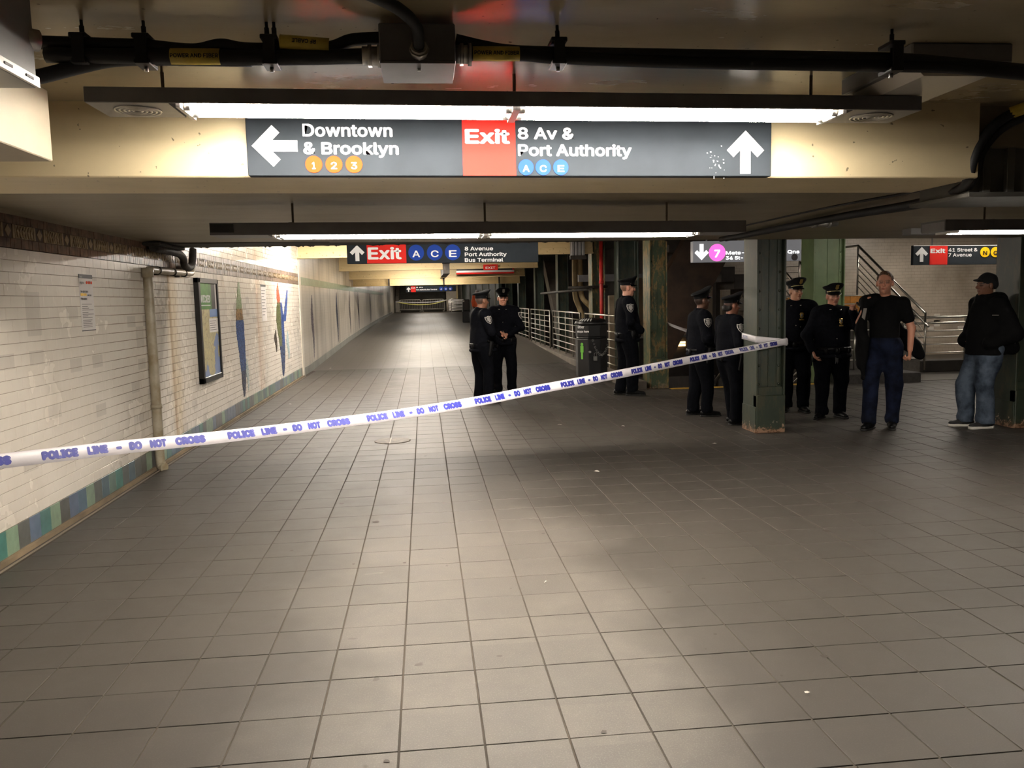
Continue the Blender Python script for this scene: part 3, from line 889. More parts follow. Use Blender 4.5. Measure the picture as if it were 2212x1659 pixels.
# far sign
y = 60.0
t = empty('exit_sign', (0.5, y, 2.2), 'small far black sign with red Exit block, hung before the barriers', 'sign')
MB().bbox(-1.27, 2.32, y, y + 0.08, 2.2, 2.62, 0.004).build('panel', SIGN_M, t)
f = y - 0.002
MB().prism(arrow_poly(-1.08, 2.40, 0.34, 0), f - 0.003, f, 'y').build('up_arrow', WHITE_M, t)
MB().box(-0.92, -0.57, f - 0.004, f, 2.2, 2.62).build('red_block', RED_M, t)
letter('Exit', -0.90, f - 0.006, 2.46, 0.16, WHITE_M, t, bold=0.004, width=0.3)
letter('8 Av', -0.54, f, 2.49, 0.16, WHITE_M, t, bold=0.004, width=0.5)
letter('Port Authority Bus Terminal', -0.54, f, 2.32, 0.16, WHITE_M, t, bold=0.004, width=1.5)
for x, ch in ((1.25, 'A'), (1.58, 'C'), (1.91, 'E')):
    disc(t, x, 2.40, 0.14, f, BLUE_M, ch, WHITE_M, 0.2, 0.12)
for x in (-0.8, 1.8):
    MB().tube([(x, y + 0.04, 2.6), (x, y + 0.04, 3.35)], 0.02, 8).build('hanger', GALV_M, t)
# small red plate on the second girder
t = empty('red_plate', (2.1, 27.0, 2.63), 'small red plate with white lettering on a cream girder', 'sign')
MB().bbox(1.95, 2.42, 27.06, 27.082, 2.52, 2.70, 0.003).build('panel', RED_M, t)
letter('EXIT', 2.02, 27.058, 2.56, 0.13, WHITE_M, t, bold=0.003, width=0.32)

# ================================================================ CEILING SERVICES
# black cable bundle hung under the ceiling
def cable(name, pts, r, label, n=8, m=CABLE_M, cat='cable', sm=10):
    o = MB().tube(bezier_path(pts, sm), r, n).build(name, m)
    return tag(o, label, cat)
cA = cable('conduit', [(-1.52, 3.2, 2.527), (-1.335, 3.2, 2.523), (-1.147, 3.2, 2.518), (-0.969, 3.2, 2.513), (-0.80, 3.2, 2.50), (-0.70, 3.19, 2.515), (-0.60, 3.2, 2.505), (-0.335, 3.2, 2.51), (-0.232, 3.2, 2.54), (-0.11, 3.22, 2.555)], 0.024, 'upper black conduit from the grey box to the junction box, wavy')
cB = cable('conduit', [(-1.30, 3.18, 2.474), (-1.07, 3.18, 2.472), (-0.87, 3.18, 2.471), (-0.5, 3.18, 2.470), (-0.19, 3.18, 2.478)], 0.028, 'lower black conduit left of the junction box')
cC = cable('conduit', [(-1.42, 3.12, 2.375), (-1.329, 3.16, 2.393), (-1.199, 3.2, 2.44), (-1.071, 3.2, 2.466), (-0.9, 3.22, 2.476), (-0.6, 3.22, 2.474)], 0.026, 'black conduit bending down behind the white duct')
cD = cable('conduit', [(0.15, 3.2, 2.545), (0.25, 3.2, 2.523), (0.349, 3.2, 2.508), (0.53, 3.2, 2.502), (1.066, 3.2, 2.497), (1.846, 3.2, 2.49), (2.129, 3.2, 2.474), (2.431, 3.2, 2.45), (2.8, 3.22, 2.43), (3.4, 3.25, 2.43)], 0.022, 'upper black conduit running right from the junction box')
cE = cable('conduit', [(0.12, 3.18, 2.486), (0.4, 3.18, 2.486), (0.53, 3.19, 2.480), (1.066, 3.2, 2.468), (1.846, 3.2, 2.460), (2.129, 3.2, 2.455), (2.43, 3.2, 2.43), (2.8, 3.22, 2.41), (3.4, 3.25, 2.40)], 0.024, 'lower black conduit running right from the junction box')
cF = cable('flexible_conduit', [(0.012, 3.06, 2.475), (0.0, 2.98, 2.53), (-0.10, 2.86, 2.565), (-0.28, 2.72, 2.575), (-0.6, 2.55, 2.58), (-1.0, 2.3, 2.58)], 0.021, 'thick black flexible conduit curving out of the front of the junction box')
# junction box
t = empty('junction_box', (0.01, 3.2, 2.40), 'dark grey junction box on the ceiling with conduit connectors', 'junction box')
MB().bbox(-0.13, 0.143, 3.09, 3.36, 2.435, 2.568, 0.004).build('body', HOUSEDK_M, t)
MB().prism([(3.088, 2.436), (3.365, 2.436), (3.365, 2.428), (3.088, 2.428)], -0.128, 0.140, 'x').build('cover', HOUSEDK_M, t)
MB().tube([(0.01, 3.16, 2.430), (0.01, 3.16, 2.420)], 0.008, 6).build('screw', GALV_M, t)
for xa, xb, zz in ((-0.195, -0.128, 2.478), (0.142, 0.205, 2.486)):
    MB().tube([(xa, 3.18, zz), (xb, 3.18, zz)], 0.034, 12).tube([(xa + .02, 3.18, zz), (xa + .034, 3.18, zz)], 0.041, 6).tube([(xb - .012, 3.18, zz), (xb, 3.18, zz)], 0.042, 8).build('connector', GALV_M, t)
MB().tube([(0.012, 3.09, 2.462), (0.012, 3.055, 2.478)], 0.03, 12).tube([(0.012, 3.075, 2.468), (0.012, 3.065, 2.473)], 0.036, 8).build('connector', GALV_M, t)
for x in (-0.09, 0.09):
    MB().tube([(x, 3.22, 2.565), (x, 3.22, 2.6)], 0.010, 8).box(x - 0.02, x + 0.02, 3.2, 3.24, 2.566, 2.578).build('mount', BLACK_M, t)
# hangers
for nm, (x, zlow) in (('left', (-0.968, 2.44)), ('twin', (-0.525, 2.44)), ('mid', (0.533, 2.448)), ('right', (1.866, 2.43)), ('far left', (-1.18, 2.44))):
    lab = {'left': 'rod hanger left of the twin rods, holding black conduits', 'twin': 'pair of rods with clamp holding the black conduits', 'mid': 'rod hanger right of the junction box', 'right': 'rod hanger nearest the right end of the conduits', 'far left': 'thin rod hanger beside the grey box at top left'}[nm]
    t = empty('conduit_hanger', (x, 3.2, zlow), lab, 'hanger')
    for dx in ((-0.012, 0.014) if nm == 'twin' else (0,)):
        MB().tube([(x + dx, 3.2, 2.5), (x + dx, 3.2, 2.602)], 0.006, 8).tube([(x + dx, 3.2, 2.535), (x + dx, 3.2, 2.58)], 0.009, 8).build('rod', BLACK_M, t)
    MB().bbox(x - 0.028, x + 0.028, 3.15, 3.25, zlow, zlow + 0.016, 0.003).bbox(x - 0.03, x + 0.03, 3.15, 3.25, 2.528, 2.545, 0.003).box(x - 0.02, x + 0.02, 3.148, 3.158, zlow, 2.54).build('clamp', BLACK_M, t)
    MB().tube([(x, 3.2, zlow - 0.016), (x, 3.2, zlow)], 0.008, 6).build('bolt', GALV_M, t)
# yellow tags with their writing
TAG_M = mat('yellow_cable_tag', s2l((196, 172, 72)), 0.5, var=0.15, vscale=20)
def cable_tag(x0, x1, z0, z1, yy, label, s, flip=False, tiltz=0.0):
    t = empty('cable_tag', ((x0 + x1) / 2, yy, z0), label, 'tag')
    M = Matrix.Translation(((x0 + x1) / 2, yy, (z0 + z1) / 2)) @ Matrix.Rotation(tiltz, 4, 'Y')
    hw, hh = (x1 - x0) / 2, (z1 - z0) / 2
    n = 8; vs = []; fs = []
    for i in range(n + 1):
        a = -1.2 + 2.4 * i / n
        for xx in (-hw, hw):
            vs.append(tuple(M @ Vector((xx, -0.032 * math.cos(a) + 0.0, hh * math.sin(a)))))
    for i in range(n): fs.append((2 * i, 2 * i + 1, 2 * i + 3, 2 * i + 2))
    o = MB().add(vs, fs, True).build('sleeve', TAG_M, t)
    sd = o.modifiers.new('thick', 'SOLIDIFY'); sd.thickness = 0.002
    lt = text_mesh(s, 0.026, 0.0006, 0.0006, align='CENTER')
    Mt = M @ Matrix.Translation((0, -0.0335, -0.009)) @ (Matrix.Rotation(math.pi, 4, 'Y') if False else Matrix.Identity(4)) @ ROT_FACE
    if flip: Mt = M @ Matrix.Translation((0, -0.0335, 0.009)) @ Matrix.Rotation(math.pi, 4, 'Y') @ ROT_FACE
    lt.transform(Mt); lt.materials.append(BLACKINK_M)
    o2 = bpy.data.objects.new('lettering', lt); COL.objects.link(o2); par(o2, t)
    return t
cable_tag(-0.871, -0.70, 2.438, 2.50, 3.18, 'yellow cable tag reading power and fiber, left of the twin rods', 'POWER AND FIBER')
cable_tag(-0.487, -0.312, 2.49, 2.545, 3.18, 'yellow cable tag turned upside down, between twin rods and junction box', 'RF CABLE', True, 0.07)
cable_tag(0.21, 0.384, 2.458, 2.515, 3.18, 'yellow cable tag reading power and fiber, right of the junction box', 'POWER AND FIBER')
# top left: grey cabinet with perforated angle, white duct
t = empty('grey_cabinet', (-1.55, 2.4, 2.31), 'grey metal cabinet at the top left corner of the ceiling with perforated angle', 'cabinet')
MB().bbox(-1.95, -1.262, 1.6, 3.0, 2.315, 2.60, 0.004).build('body', BOXGREY_M, t)
MB().bbox(-1.262, -1.252, 1.6, 3.0, 2.315, 2.35, 0.001).build('perforated_angle', GALV_M, t)
for yy in (2.2, 2.34, 2.48, 2.62, 2.76, 2.9):
    MB().box(-1.2515, -1.249, yy, yy + 0.05, 2.33, 2.338).build('slot', BLACK_M, t)
MB().tube([(-1.256, 3.02, 2.474), (-1.32, 2.96, 2.474)], 0.036, 12).build('connector', GALV_M, t)
WDUCT_M = mat('white_duct_paint', s2l((196, 184, 160)), 0.6, var=0.05, vscale=4)
t = tag(MB().bbox(-2.3, -1.484, 1.5, 3.62, 2.178, 2.46, 0.004).build('white_duct', WDUCT_M), 'white sheet metal duct below the grey cabinet at top left', 'duct')
# right: unlit ceiling fitting, hanging pier, cables
t = empty('unlit_fitting', (2.3, 3.45, 2.48), 'unlit ceiling fitting with clear cover at upper right', 'ceiling light')
MB().bbox(2.05, 2.5, 3.36, 3.95, 2.52, 2.60, 0.006).build('body', BOXGREY_M, t)
MB().prism([(2.08, 2.52), (2.47, 2.52), (2.42, 2.475), (2.13, 2.475)], 3.4, 3.9, 'y').build('cover', mat('clear_cover', s2l((196, 190, 180)), 0.2), t)
PIER_M = mat('grey_steel_pier', s2l((92, 90, 84)), 0.6, var=0.2, vscale=4)
t = empty('hanging_pier', (3.3, 4.5, 2.1), 'dark grooved steel pier hanging at the right end of the beam', 'pier')
MB().box(3.0, 3.5, 4.34, 4.8, 2.10, 2.62).build('body', PIER_M, t)
for x in (3.06, 3.2, 3.34, 3.44):
    MB().bbox(x, x + 0.045, 4.31, 4.345, 2.10, 2.6, 0.003).build('rib', PIER_M, t)
MB().bbox(2.97, 3.75, 4.30, 4.86, 2.075, 2.10, 0.004).build('shelf', PIER_M, t)
cable('power_cable', [(3.30, 4.0, 2.56), (3.18, 4.12, 2.52), (3.06, 4.18, 2.46), (2.97, 4.2, 2.36), (2.92, 4.2, 2.25), (2.93, 4.25, 2.16), (3.02, 4.5, 2.128), (3.13, 5.1, 2.125), (3.14, 6.0, 2.14), (3.16, 7.4, 2.15), (3.15, 8.6, 2.155)], 0.026, 'outer black cable looping down from the upper right under the low ceiling')
cable('power_cable', [(3.34, 4.02, 2.52), (3.20, 4.14, 2.48), (3.08, 4.2, 2.42), (3.0, 4.22, 2.33), (2.965, 4.23, 2.24), (2.985, 4.3, 2.15), (3.08, 4.6, 2.11), (3.19, 5.2, 2.12), (3.2, 6.0, 2.14), (3.22, 7.4, 2.15), (3.21, 8.6, 2.155)], 0.024, 'inner black cable looping down beside the hanging pier')
cable('wire', [(3.0, 4.35, 2.185), (3.05, 5.0, 2.185), (2.95, 6.0, 2.19), (2.9, 8.5, 2.195)], 0.009, 'thin black wire along the low ceiling beside the cables')
cable('thin_conduit', [(4.6, 4.9, 2.17), (4.2, 5.6, 2.18), (3.9, 6.6, 2.18), (3.75, 8.4, 2.18)], 0.008, 'thin grey conduit curving across the low ceiling at right', m=GALV_M)
t = empty('cable_coupling', (3.32, 7.2, 2.13), 'bright metal coupling on the cables under the low ceiling', 'coupling')
MB().tube([(3.22, 6.75, 2.15), (3.50, 6.78, 2.15)], 0.028, 12).tube([(3.27, 6.757, 2.15), (3.31, 6.76, 2.15)], 0.036, 8).tube([(3.41, 6.77, 2.15), (3.44, 6.773, 2.15)], 0.036, 8).build('sleeve', GALV_M, t)
tag(MB().bbox(4.55, 4.85, 7.4, 7.55, 2.09, 2.2, 0.004).build('ceiling_box', BOXGREY_M), 'small grey box under the low ceiling between column and right sign', 'junction box')
# yellow band on the upper right cable
tag(MB().tube([(3.10, 4.17, 2.49), (3.25, 4.06, 2.545)], 0.031, 12, cap=False).build('yellow_cable_band', TAG_M), 'yellow band wrapped round the black cable at the upper right', 'tag')

# services placed from image pixels for a higher slab, then scaled about the camera
def scale_about_cam(o, k, dz):
    if o.type == 'EMPTY': o.location = Vector(o.location) * k + Vector((0, 0, dz))
    elif o.type == 'MESH':
        n = len(o.data.vertices); a = np.zeros(n * 3); o.data.vertices.foreach_get('co', a)
        a = a.reshape(-1, 3) * k; a[:, 2] += dz; o.data.vertices.foreach_set('co', a.ravel()); o.data.update()
    for c in o.children:
        if o.type == 'EMPTY': c.matrix_parent_inverse = Matrix.Translation(-Vector(o.location))
        scale_about_cam(c, k, dz)
scale_about_cam(NEAR_SIGN, 0.94, 0.0948)  # near sign scaled about the camera too; right cables and pier likewise
for o in list(bpy.data.objects):
    if o.parent: continue
    b = o.name.split('.')[0]
    if b in ('conduit', 'flexible_conduit', 'junction_box', 'conduit_hanger', 'cable_tag', 'grey_cabinet', 'white_duct', 'unlit_fitting'): scale_about_cam(o, 0.902, 0.1548)
    if b in ('power_cable', 'hanging_pier', 'wire', 'yellow_cable_band'): scale_about_cam(o, 0.95, 0.079)

# tilt: lamps, signs, beam and low ceiling sheared to slopes read from the image
def tilt(o, k=0.0085):
    if o.type == 'MESH' and not o.get('tilted'):
        n = len(o.data.vertices); a = np.zeros(n * 3); o.data.vertices.foreach_get('co', a)
        a = a.reshape(-1, 3); a[:, 2] -= k * a[:, 0]; o.data.vertices.foreach_set('co', a.ravel()); o.data.update()
    for c in o.children: tilt(c, k)
for o in TILTED: tilt(o)
for nm in ('trim_3', 'ceiling_low'):
    tilt(bpy.data.objects[nm])
# ================================================================ COLUMNS
def rivet_mesh(m, r=0.016, nm='rivet'):
    me = MB().lathe([(r, 0), (r * .9, r * .35), (r * .55, r * .7), (r * .15, r * .8)], n=8, M=Matrix.Rotation(math.pi / 2, 3, 'X')).mesh(nm)
    me.materials.append(m)
    return me
def column(x0, x1, y0, y1, h, m, label, base=True, riv=0.19, group=None, base_m=None):
    t = empty('steel_column', ((x0 + x1) / 2, (y0 + y1) / 2, 0), label, 'column', group)
    th = 0.022
    MB().bbox(x0, x0 + th, y0, y1, 0, h, 0.004).build('flange', m, t)
    MB().bbox(x1 - th, x1, y0, y1, 0, h, 0.004).build('flange', m, t)
    ym = y0 + 0.075
    MB().box(x0 + th, x1 - th, ym, y1 - 0.07, 0, h).build('web', m, t)
    # angles that tie web and flanges, and the seam of the web
    for xa, xb in ((x0 + th, x0 + th + 0.055), (x1 - th - 0.055, x1 - th)):
        MB().bbox(xa, xb, ym - 0.012, ym + 0.002, 0, h, 0.003).build('angle', m, t)
    xm = (x0 + x1) / 2
    MB().bbox(xm - 0.006, xm + 0.006, ym - 0.010, ym + 0.002, 0, h, 0.003).build('seam', m, t)
    rm = rivet_mesh(m)
    z = 0.55
    while z < h - 0.05:
        for xx in (x0 + th + 0.03, x1 - th - 0.03):
            inst('rivet', rm, (xx, ym - 0.012, z), t)
        z += riv
    if base:
        bm_ = base_m or m
        MB().bbox(x0 + 0.0, x1 - 0.0, y0 - 0.012, y0 + 0.09, 0, 0.43, 0.008).build('base_plate', bm_, t)
        MB().prism([(x0, 0.43), (x1, 0.43), (x1 - .03, 0.52), (x0 + .03, 0.52)], y0 + 0.02, y0 + 0.09, 'y').build('base_gusset', bm_, t)
        MB().bbox(x0 - 0.012, x0 + 0.01, y0, y1, 0, 0.30, 0.004).build('base_side_plate', m, t)
    return t
column(3.683, 4.02, 8.905, 9.295, 2.2, GREEN_M, 'big green riveted column nearest the camera, wrapped with police tape', riv=0.21)
c2 = column(3.79, 4.09, 13.7, 14.15, 3.3, GREENRUST_M, 'green column with flaking rust patches, right of the officer by the bin', riv=0.4)
MB().bbox(3.80, 4.10, 13.66, 13.72, 0, 0.5, 0.005).build('front_plate', GREENRUST_M, c2)
column(3.76, 4.06, 18.4, 18.8, 3.3, GREENRUST_M, 'green column beside the red standpipe behind the bin', base=False, riv=0.5)
column(3.75, 4.05, 23.1, 23.5, 3.3, GREENDK_M, 'dark green column next along the corridor railing, left of the pale pipes', base=False, riv=0.6)
column(3.75, 4.05, 27.9, 28.3, 3.3, GREENDK_M, 'dark green column third along the corridor railing beyond the bin', base=False, riv=0.8)
column(3.75, 4.05, 32.9, 33.3, 3.3, GREENDK_M, 'dark green column at the end of the near railings, behind the paired officers', base=False, riv=0.8)
column(3.75, 4.05, 38.0, 38.4, 3.3, GREENDK_M, 'far dark green column hidden mostly behind the paired officers', base=False, riv=1.2)
column(6.55, 6.98, 8.56, 8.95, 2.2, GREEN_M, 'green column at the right edge that the man in the cap leans against', riv=0.21)
column(6.68, 7.25, 13.72, 14.2, 3.3, GREENLT_M, 'light green column behind the pointing officer', riv=0.34)
column(4.15, 4.6, 17.5, 17.9, 3.3, GREENDK_M, 'dim green column in the stairwell behind the two officers left of the big column', base=False, riv=0.6)
tag(MB().tube([(3.92, 18.15, -0.4), (3.92, 18.15, 3.3)], 0.043, 12).tube([(3.92, 18.15, 1.86), (3.92, 18.15, 1.93)], 0.056, 12).tube([(3.92, 18.15, 0.9), (3.92, 18.15, 0.96)], 0.056, 12).build('standpipe', mat('red_pipe_paint', s2l((196, 48, 44)), 0.35, var=0.15, vscale=6)), 'red standpipe between the bin and the officer standing alone', 'pipe')
# pale conduits that bend beside the railing
PALE_M = mat('pale_conduit', s2l((206, 182, 136)), 0.5, var=0.1, vscale=5)
for i, dx in enumerate((0.0, 0.16)):
    tag(MB().tube(bezier_path([(4.32 + dx, 23.6, 2.95), (4.32 + dx, 23.6, 2.2), (4.33 + dx * 1.2, 23.6, 1.6), (4.45 + dx * 2.2, 23.6, 1.25), (4.52 + dx * 2.4, 23.6, 0.9), (4.52 + dx * 2.4, 23.6, -0.6)], 8), 0.075, 10).build('pale_pipe', PALE_M),
        ['left of two pale painted pipes bending down behind the railing', 'right of two pale painted pipes bending down behind the railing'][i], 'pipe')
t = empty('grey_conduit_group', (4.0, 18.0, 2.4), 'bundle of four grey ducts ending beside the first cream girder', 'duct')
for i in range(4):
    MB().bbox(3.22 + i * 0.075, 3.285 + i * 0.075, 17.9, 18.12, 2.48, 3.3, 0.01).build('duct', HOUSE_M, t)
MB().box(3.2, 3.55, 17.92, 18.1, 2.40, 2.48).build('end_plate', DARKSTEEL_M, t)
tag(MB().bbox(4.42, 4.75, 19.6, 19.75, -0.2, 1.6, 0.01).build('tall_cabinet', mat('tan_cabinet', s2l((150, 134, 112)), 0.5, var=0.1, vscale=3)), 'narrow tan cabinet standing behind the railing beside the red pipe', 'cabinet')
# inclined stringer of a staircase behind the railing
STR_M = mat('grey_plaster', s2l((120, 112, 102)), 0.7, var=0.2, vscale=2)
tag(MB().prism([(25.0, -0.8), (29.5, 2.9), (30.2, 2.9), (25.7, -0.8)], 4.3, 4.8, 'x').build('stair_stringer', STR_M), 'inclined grey stair soffit behind the corridor railing', 'stair')
tag(MB().tube([(3.7, 18.3, 1.75), (3.2, 22.6, 1.7)], 0.03, 8).build('brace_pipe', DARKSTEEL_M), 'thin dark pipe crossing between two columns above the railing', 'pipe')
tag(MB().tube([(3.2, 18.32, 1.79), (4.1, 18.32, 1.80)], 0.03, 8).build('brace_pipe', DARKSTEEL_M), 'thin dark horizontal pipe strapped across the column by the red standpipe', 'pipe')

# ================================================================ RAILINGS ALONG THE CORRIDOR
def railing(x, ya, yb, z0, label, group='grid railings between the columns along the corridor'):
    t = empty('grid_railing', (x, (ya + yb) / 2, z0), label, 'railing', group)
    top = z0 + 1.08
    MB().tube([(x, ya, z0), (x, ya, top), (x, yb, top), (x, yb, z0)], 0.024, 8).build('frame', STEEL_M, t)
    for k_ in range(6):
        zz = z0 + 0.14 + k_ * 0.157
        MB().tube([(x, ya, zz), (x, yb, zz)], 0.014, 6).build('rail', STEEL_M, t)
    n = max(2, int((yb - ya) / 1.1))
    for k_ in range(1, n + 1):
        yy = ya + (yb - ya) * k_ / (n + 1)
        MB().tube([(x, yy, z0), (x, yy, top)], 0.014, 6).build('bar', STEEL_M, t)
    return t
kz = 0.13
tag(MB().bbox(3.44, 3.72, 13.66, 38.4, -0.2, kz, 0.01).build('railing_kerb', mat('kerb_concrete', s2l((112, 104, 94)), 0.8, var=0.2, vscale=3)), 'long concrete kerb under the corridor railings', 'kerb')
railing(3.58, 14.2, 18.3, kz, 'grid railing behind the lone officer and the bin, nearest of the row')
railing(3.58, 18.9, 23.0, kz, 'grid railing just left of the bin, second of the row')
railing(3.58, 23.6, 27.8, kz, 'grid railing third of the row, between two dark green columns')
railing(3.58, 28.4, 32.8, kz, 'grid railing fourth of the row, right of the paired officers')
railing(3.58, 33.5, 38.0, kz, 'grid railing last of the row, right behind the paired officers')

# dark stairwell beyond: floor pit, back walls, escalator
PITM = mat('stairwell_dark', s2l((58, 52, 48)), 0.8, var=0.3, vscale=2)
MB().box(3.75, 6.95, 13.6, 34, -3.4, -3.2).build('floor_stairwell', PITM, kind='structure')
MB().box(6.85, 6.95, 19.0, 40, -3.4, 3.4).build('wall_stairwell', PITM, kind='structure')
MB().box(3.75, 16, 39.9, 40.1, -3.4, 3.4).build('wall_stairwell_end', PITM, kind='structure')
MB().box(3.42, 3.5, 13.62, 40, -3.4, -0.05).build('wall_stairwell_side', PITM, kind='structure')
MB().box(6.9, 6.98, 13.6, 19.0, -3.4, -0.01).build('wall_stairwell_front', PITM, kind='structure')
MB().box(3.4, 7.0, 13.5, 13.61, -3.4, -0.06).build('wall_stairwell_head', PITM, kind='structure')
# stairs going down behind the yellow edge
YEL_M = mat('yellow_edge', s2l((206, 160, 58)), 0.6, var=0.2, vscale=10)
t = empty('stairs_down', (5.5, 14, -1), 'dark stairs going down beyond the yellow edge', 'stairs')
MB().bbox(4.1, 6.68, 13.50, 13.63, -0.05, 0.006, 0.003).build('yellow_edge', YEL_M, t)
for k_ in range(12):
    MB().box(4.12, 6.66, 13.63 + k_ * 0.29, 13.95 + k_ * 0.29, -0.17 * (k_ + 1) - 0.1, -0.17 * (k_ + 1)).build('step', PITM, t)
# handrails of the stairs down
def handrail(pts, r, name, label, posts=(), m=STEEL_M, cat='handrail', extra=()):
    t = empty(name, pts[0], label, cat)
    MB().tube(pts, r, 8).build('top_rail', m, t)
    for p in posts:
        MB().tube(p, r * 0.85, 8).build('post', m, t)
    for p in extra:
        MB().tube(p, r * 0.55, 6).build('bar', m, t)
    return t
ex = []
for k_ in range(9):
    z_ = 0.92 - k_ * 0.12
    ex.append([(6.5, 13.66 + 0.0, z_), (6.5, 15.2, z_ - 0.85)])
handrail([(6.5, 13.6, 0.95), (6.5, 13.7, 0.95), (6.5, 16.0, -0.35)], 0.026, 'stair_rail', 'steel railing with slanting bars at the head of the stairs down',
         posts=[[(6.5, 13.62, 0), (6.5, 13.62, 0.95)], [(6.5, 15.2, -0.9), (6.5, 15.2, 0.1)]], extra=ex)
handrail([(5.3, 13.75, 0.52), (5.3, 15.4, -0.4)], 0.03, 'stair_rail', 'middle handrail of the stairs down between the officers',
         posts=[[(5.3, 13.9, -0.2), (5.3, 13.9, 0.43)], [(5.3, 15.2, -1.0), (5.3, 15.2, -0.3)]])
# escalator truss, pale wall behind it, lit sill
tag(MB().prism([(4.62, -0.6), (5.28, 0.72), (5.98, 1.85), (6.6, 2.95), (5.5, 2.95), (4.62, 1.5)], 16.6, 16.95, 'y').build('escalator_truss', mat('brown_steel', s2l((74, 56, 44)), 0.5, metal=0.3, var=0.3, vscale=3)), 'dark brown inclined escalator side behind the officers left of the big column', 'escalator')
tag(MB().box(4.7, 6.84, 19.2, 19.3, 0.62, 2.0).build('pale_screen', mat('pale_screen', s2l((170, 152, 130)), 0.6, var=0.1, vscale=2)), 'pale wall panel seen past the escalator side', 'wall panel')
tag(MB().box(3.8, 6.8, 20.2, 20.35, 1.95, 2.12).build('cross_beam', HOUSEDK_M), 'grey cross beam in the stairwell above the officers', 'beam')
t = empty('window_strip', (5.7, 18.6, -0.1), 'strip of warm lit openings low in the stairwell', 'window')
WARM_M = mat('warm_lit_opening', s2l((240, 190, 110)), 0.5, emit=1.6, emit_col=(1.0, 0.62, 0.25))
for xa, xb in ((5.55, 5.61), (5.66, 5.95)):
    MB().box(xa, xb, 18.5, 18.55, 0.40, 0.455).build('opening', WARM_M, t)
    MB().box(xa, xb, 18.5, 18.55, 0.47, 0.51).build('opening', WARM_M, t)
MB().box(4.65, 6.8, 18.56, 18.7, -0.3, 0.6).build('sill_wall', PITM, t)

# ================================================================ STAIRS UP, RIGHT
STEP_M = mat('grey_granite_step', s2l((88, 84, 78)), 0.6, var=0.2, vscale=12)
NOSE_M = mat('steel_nosing', s2l((214, 208, 196)), 0.35, metal=0.3)
ORISE_M = mat('riser_painted_warm_light', s2l((206, 140, 60)), 0.5, var=0.15, vscale=10)  # warm light on the top risers is put into their colour
t = empty('stairs_up', (8.2, 14.5, 0), 'grey stairs rising behind the man in the black shirt, top risers tinted orange as if warmly lit', 'stairs')
MB().bbox(7.0, 8.42, 13.28, 14.3, -0.05, 0.165, 0.01).build('kerb_step', mat('dark_granite', s2l((52, 50, 48)), 0.45, var=0.3, vscale=30), t)
for k_ in range(8):
    z1 = 0.165 * (k_ + 2); y0_ = 14.25 + 0.29 * k_
    MB().box(7.05, 9.0, y0_, y0_ + 0.6, z1 - 0.33, z1).build('step', STEP_M, t)
    MB().bbox(7.05, 9.0, y0_ - 0.02, y0_ + 0.045, z1 - 0.014, z1 + 0.004, 0.003).build('nosing', NOSE_M, t)
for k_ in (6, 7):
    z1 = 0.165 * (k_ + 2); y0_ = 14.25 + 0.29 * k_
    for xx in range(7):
        MB().bbox(7.06 + xx * 0.277, 7.06 + xx * 0.277 + 0.272, y0_ - 0.012, y0_ + 0.01, z1 - 0.16, z1 - 0.016, 0.002).build('tinted_riser', ORISE_M, t)
MB().box(7.0, 9.4, 16.5, 18.6, 1.2, 1.485).build('landing', STEP_M, t)
# guard at the back of the landing
t = empty('landing_guard', (8.2, 16.6, 1.485), 'horizontal bar guard on the stair landing behind the light green column', 'railing')
for k_ in range(8):
    zz = 1.50 + 0.125 * k_
    MB().tube([(7.0, 17.2, zz), (9.02, 17.2, zz)], 0.009, 6).build('bar', STEEL_M, t)
MB().tube([(7.0, 17.2, 2.50), (9.02, 17.2, 2.50)], 0.022, 8).build('top_rail', STEEL_M, t)
for xx in (7.05, 8.05, 9.0):
    MB().tube([(xx, 17.2, 1.45), (xx, 17.2, 2.5)], 0.018, 8).build('post', STEEL_M, t)
def stair_guard(x, label):
    sl = 0.165 / 0.29
    ya, yb = 14.15, 16.55
    za = 0.165
    t = empty('stair_rail', (x, ya, 0), label, 'handrail')
    f_ = lambda y_, h_: (x, y_, za + (y_ - ya) * sl + h_)
    MB().tube([f_(ya, 0.98), f_(yb, 0.98), (x, yb + 0.9, f_(yb, 0.98)[2])], 0.024, 8).build('top_rail', STEEL_M, t)
    MB().tube([f_(ya - 0.1, 0.80), f_(yb, 0.80)], 0.022, 8).build('handrail', STEEL_M, t)
    for k_ in range(5):
        MB().tube([f_(ya, 0.14 + 0.125 * k_), f_(yb, 0.14 + 0.125 * k_)], 0.009, 6).build('bar', STEEL_M, t)
    for yy in (ya, (ya + yb) / 2, yb):
        MB().tube([(x, yy, f_(yy, 0)[2] - 0.05), f_(yy, 0.98)], 0.02, 8).build('post', STEEL_M, t)
    return t
stair_guard(9.02, 'steel stair railing rising right of the man in the black shirt')
stair_guard(7.02, 'steel stair railing on the left side of the stairs up')
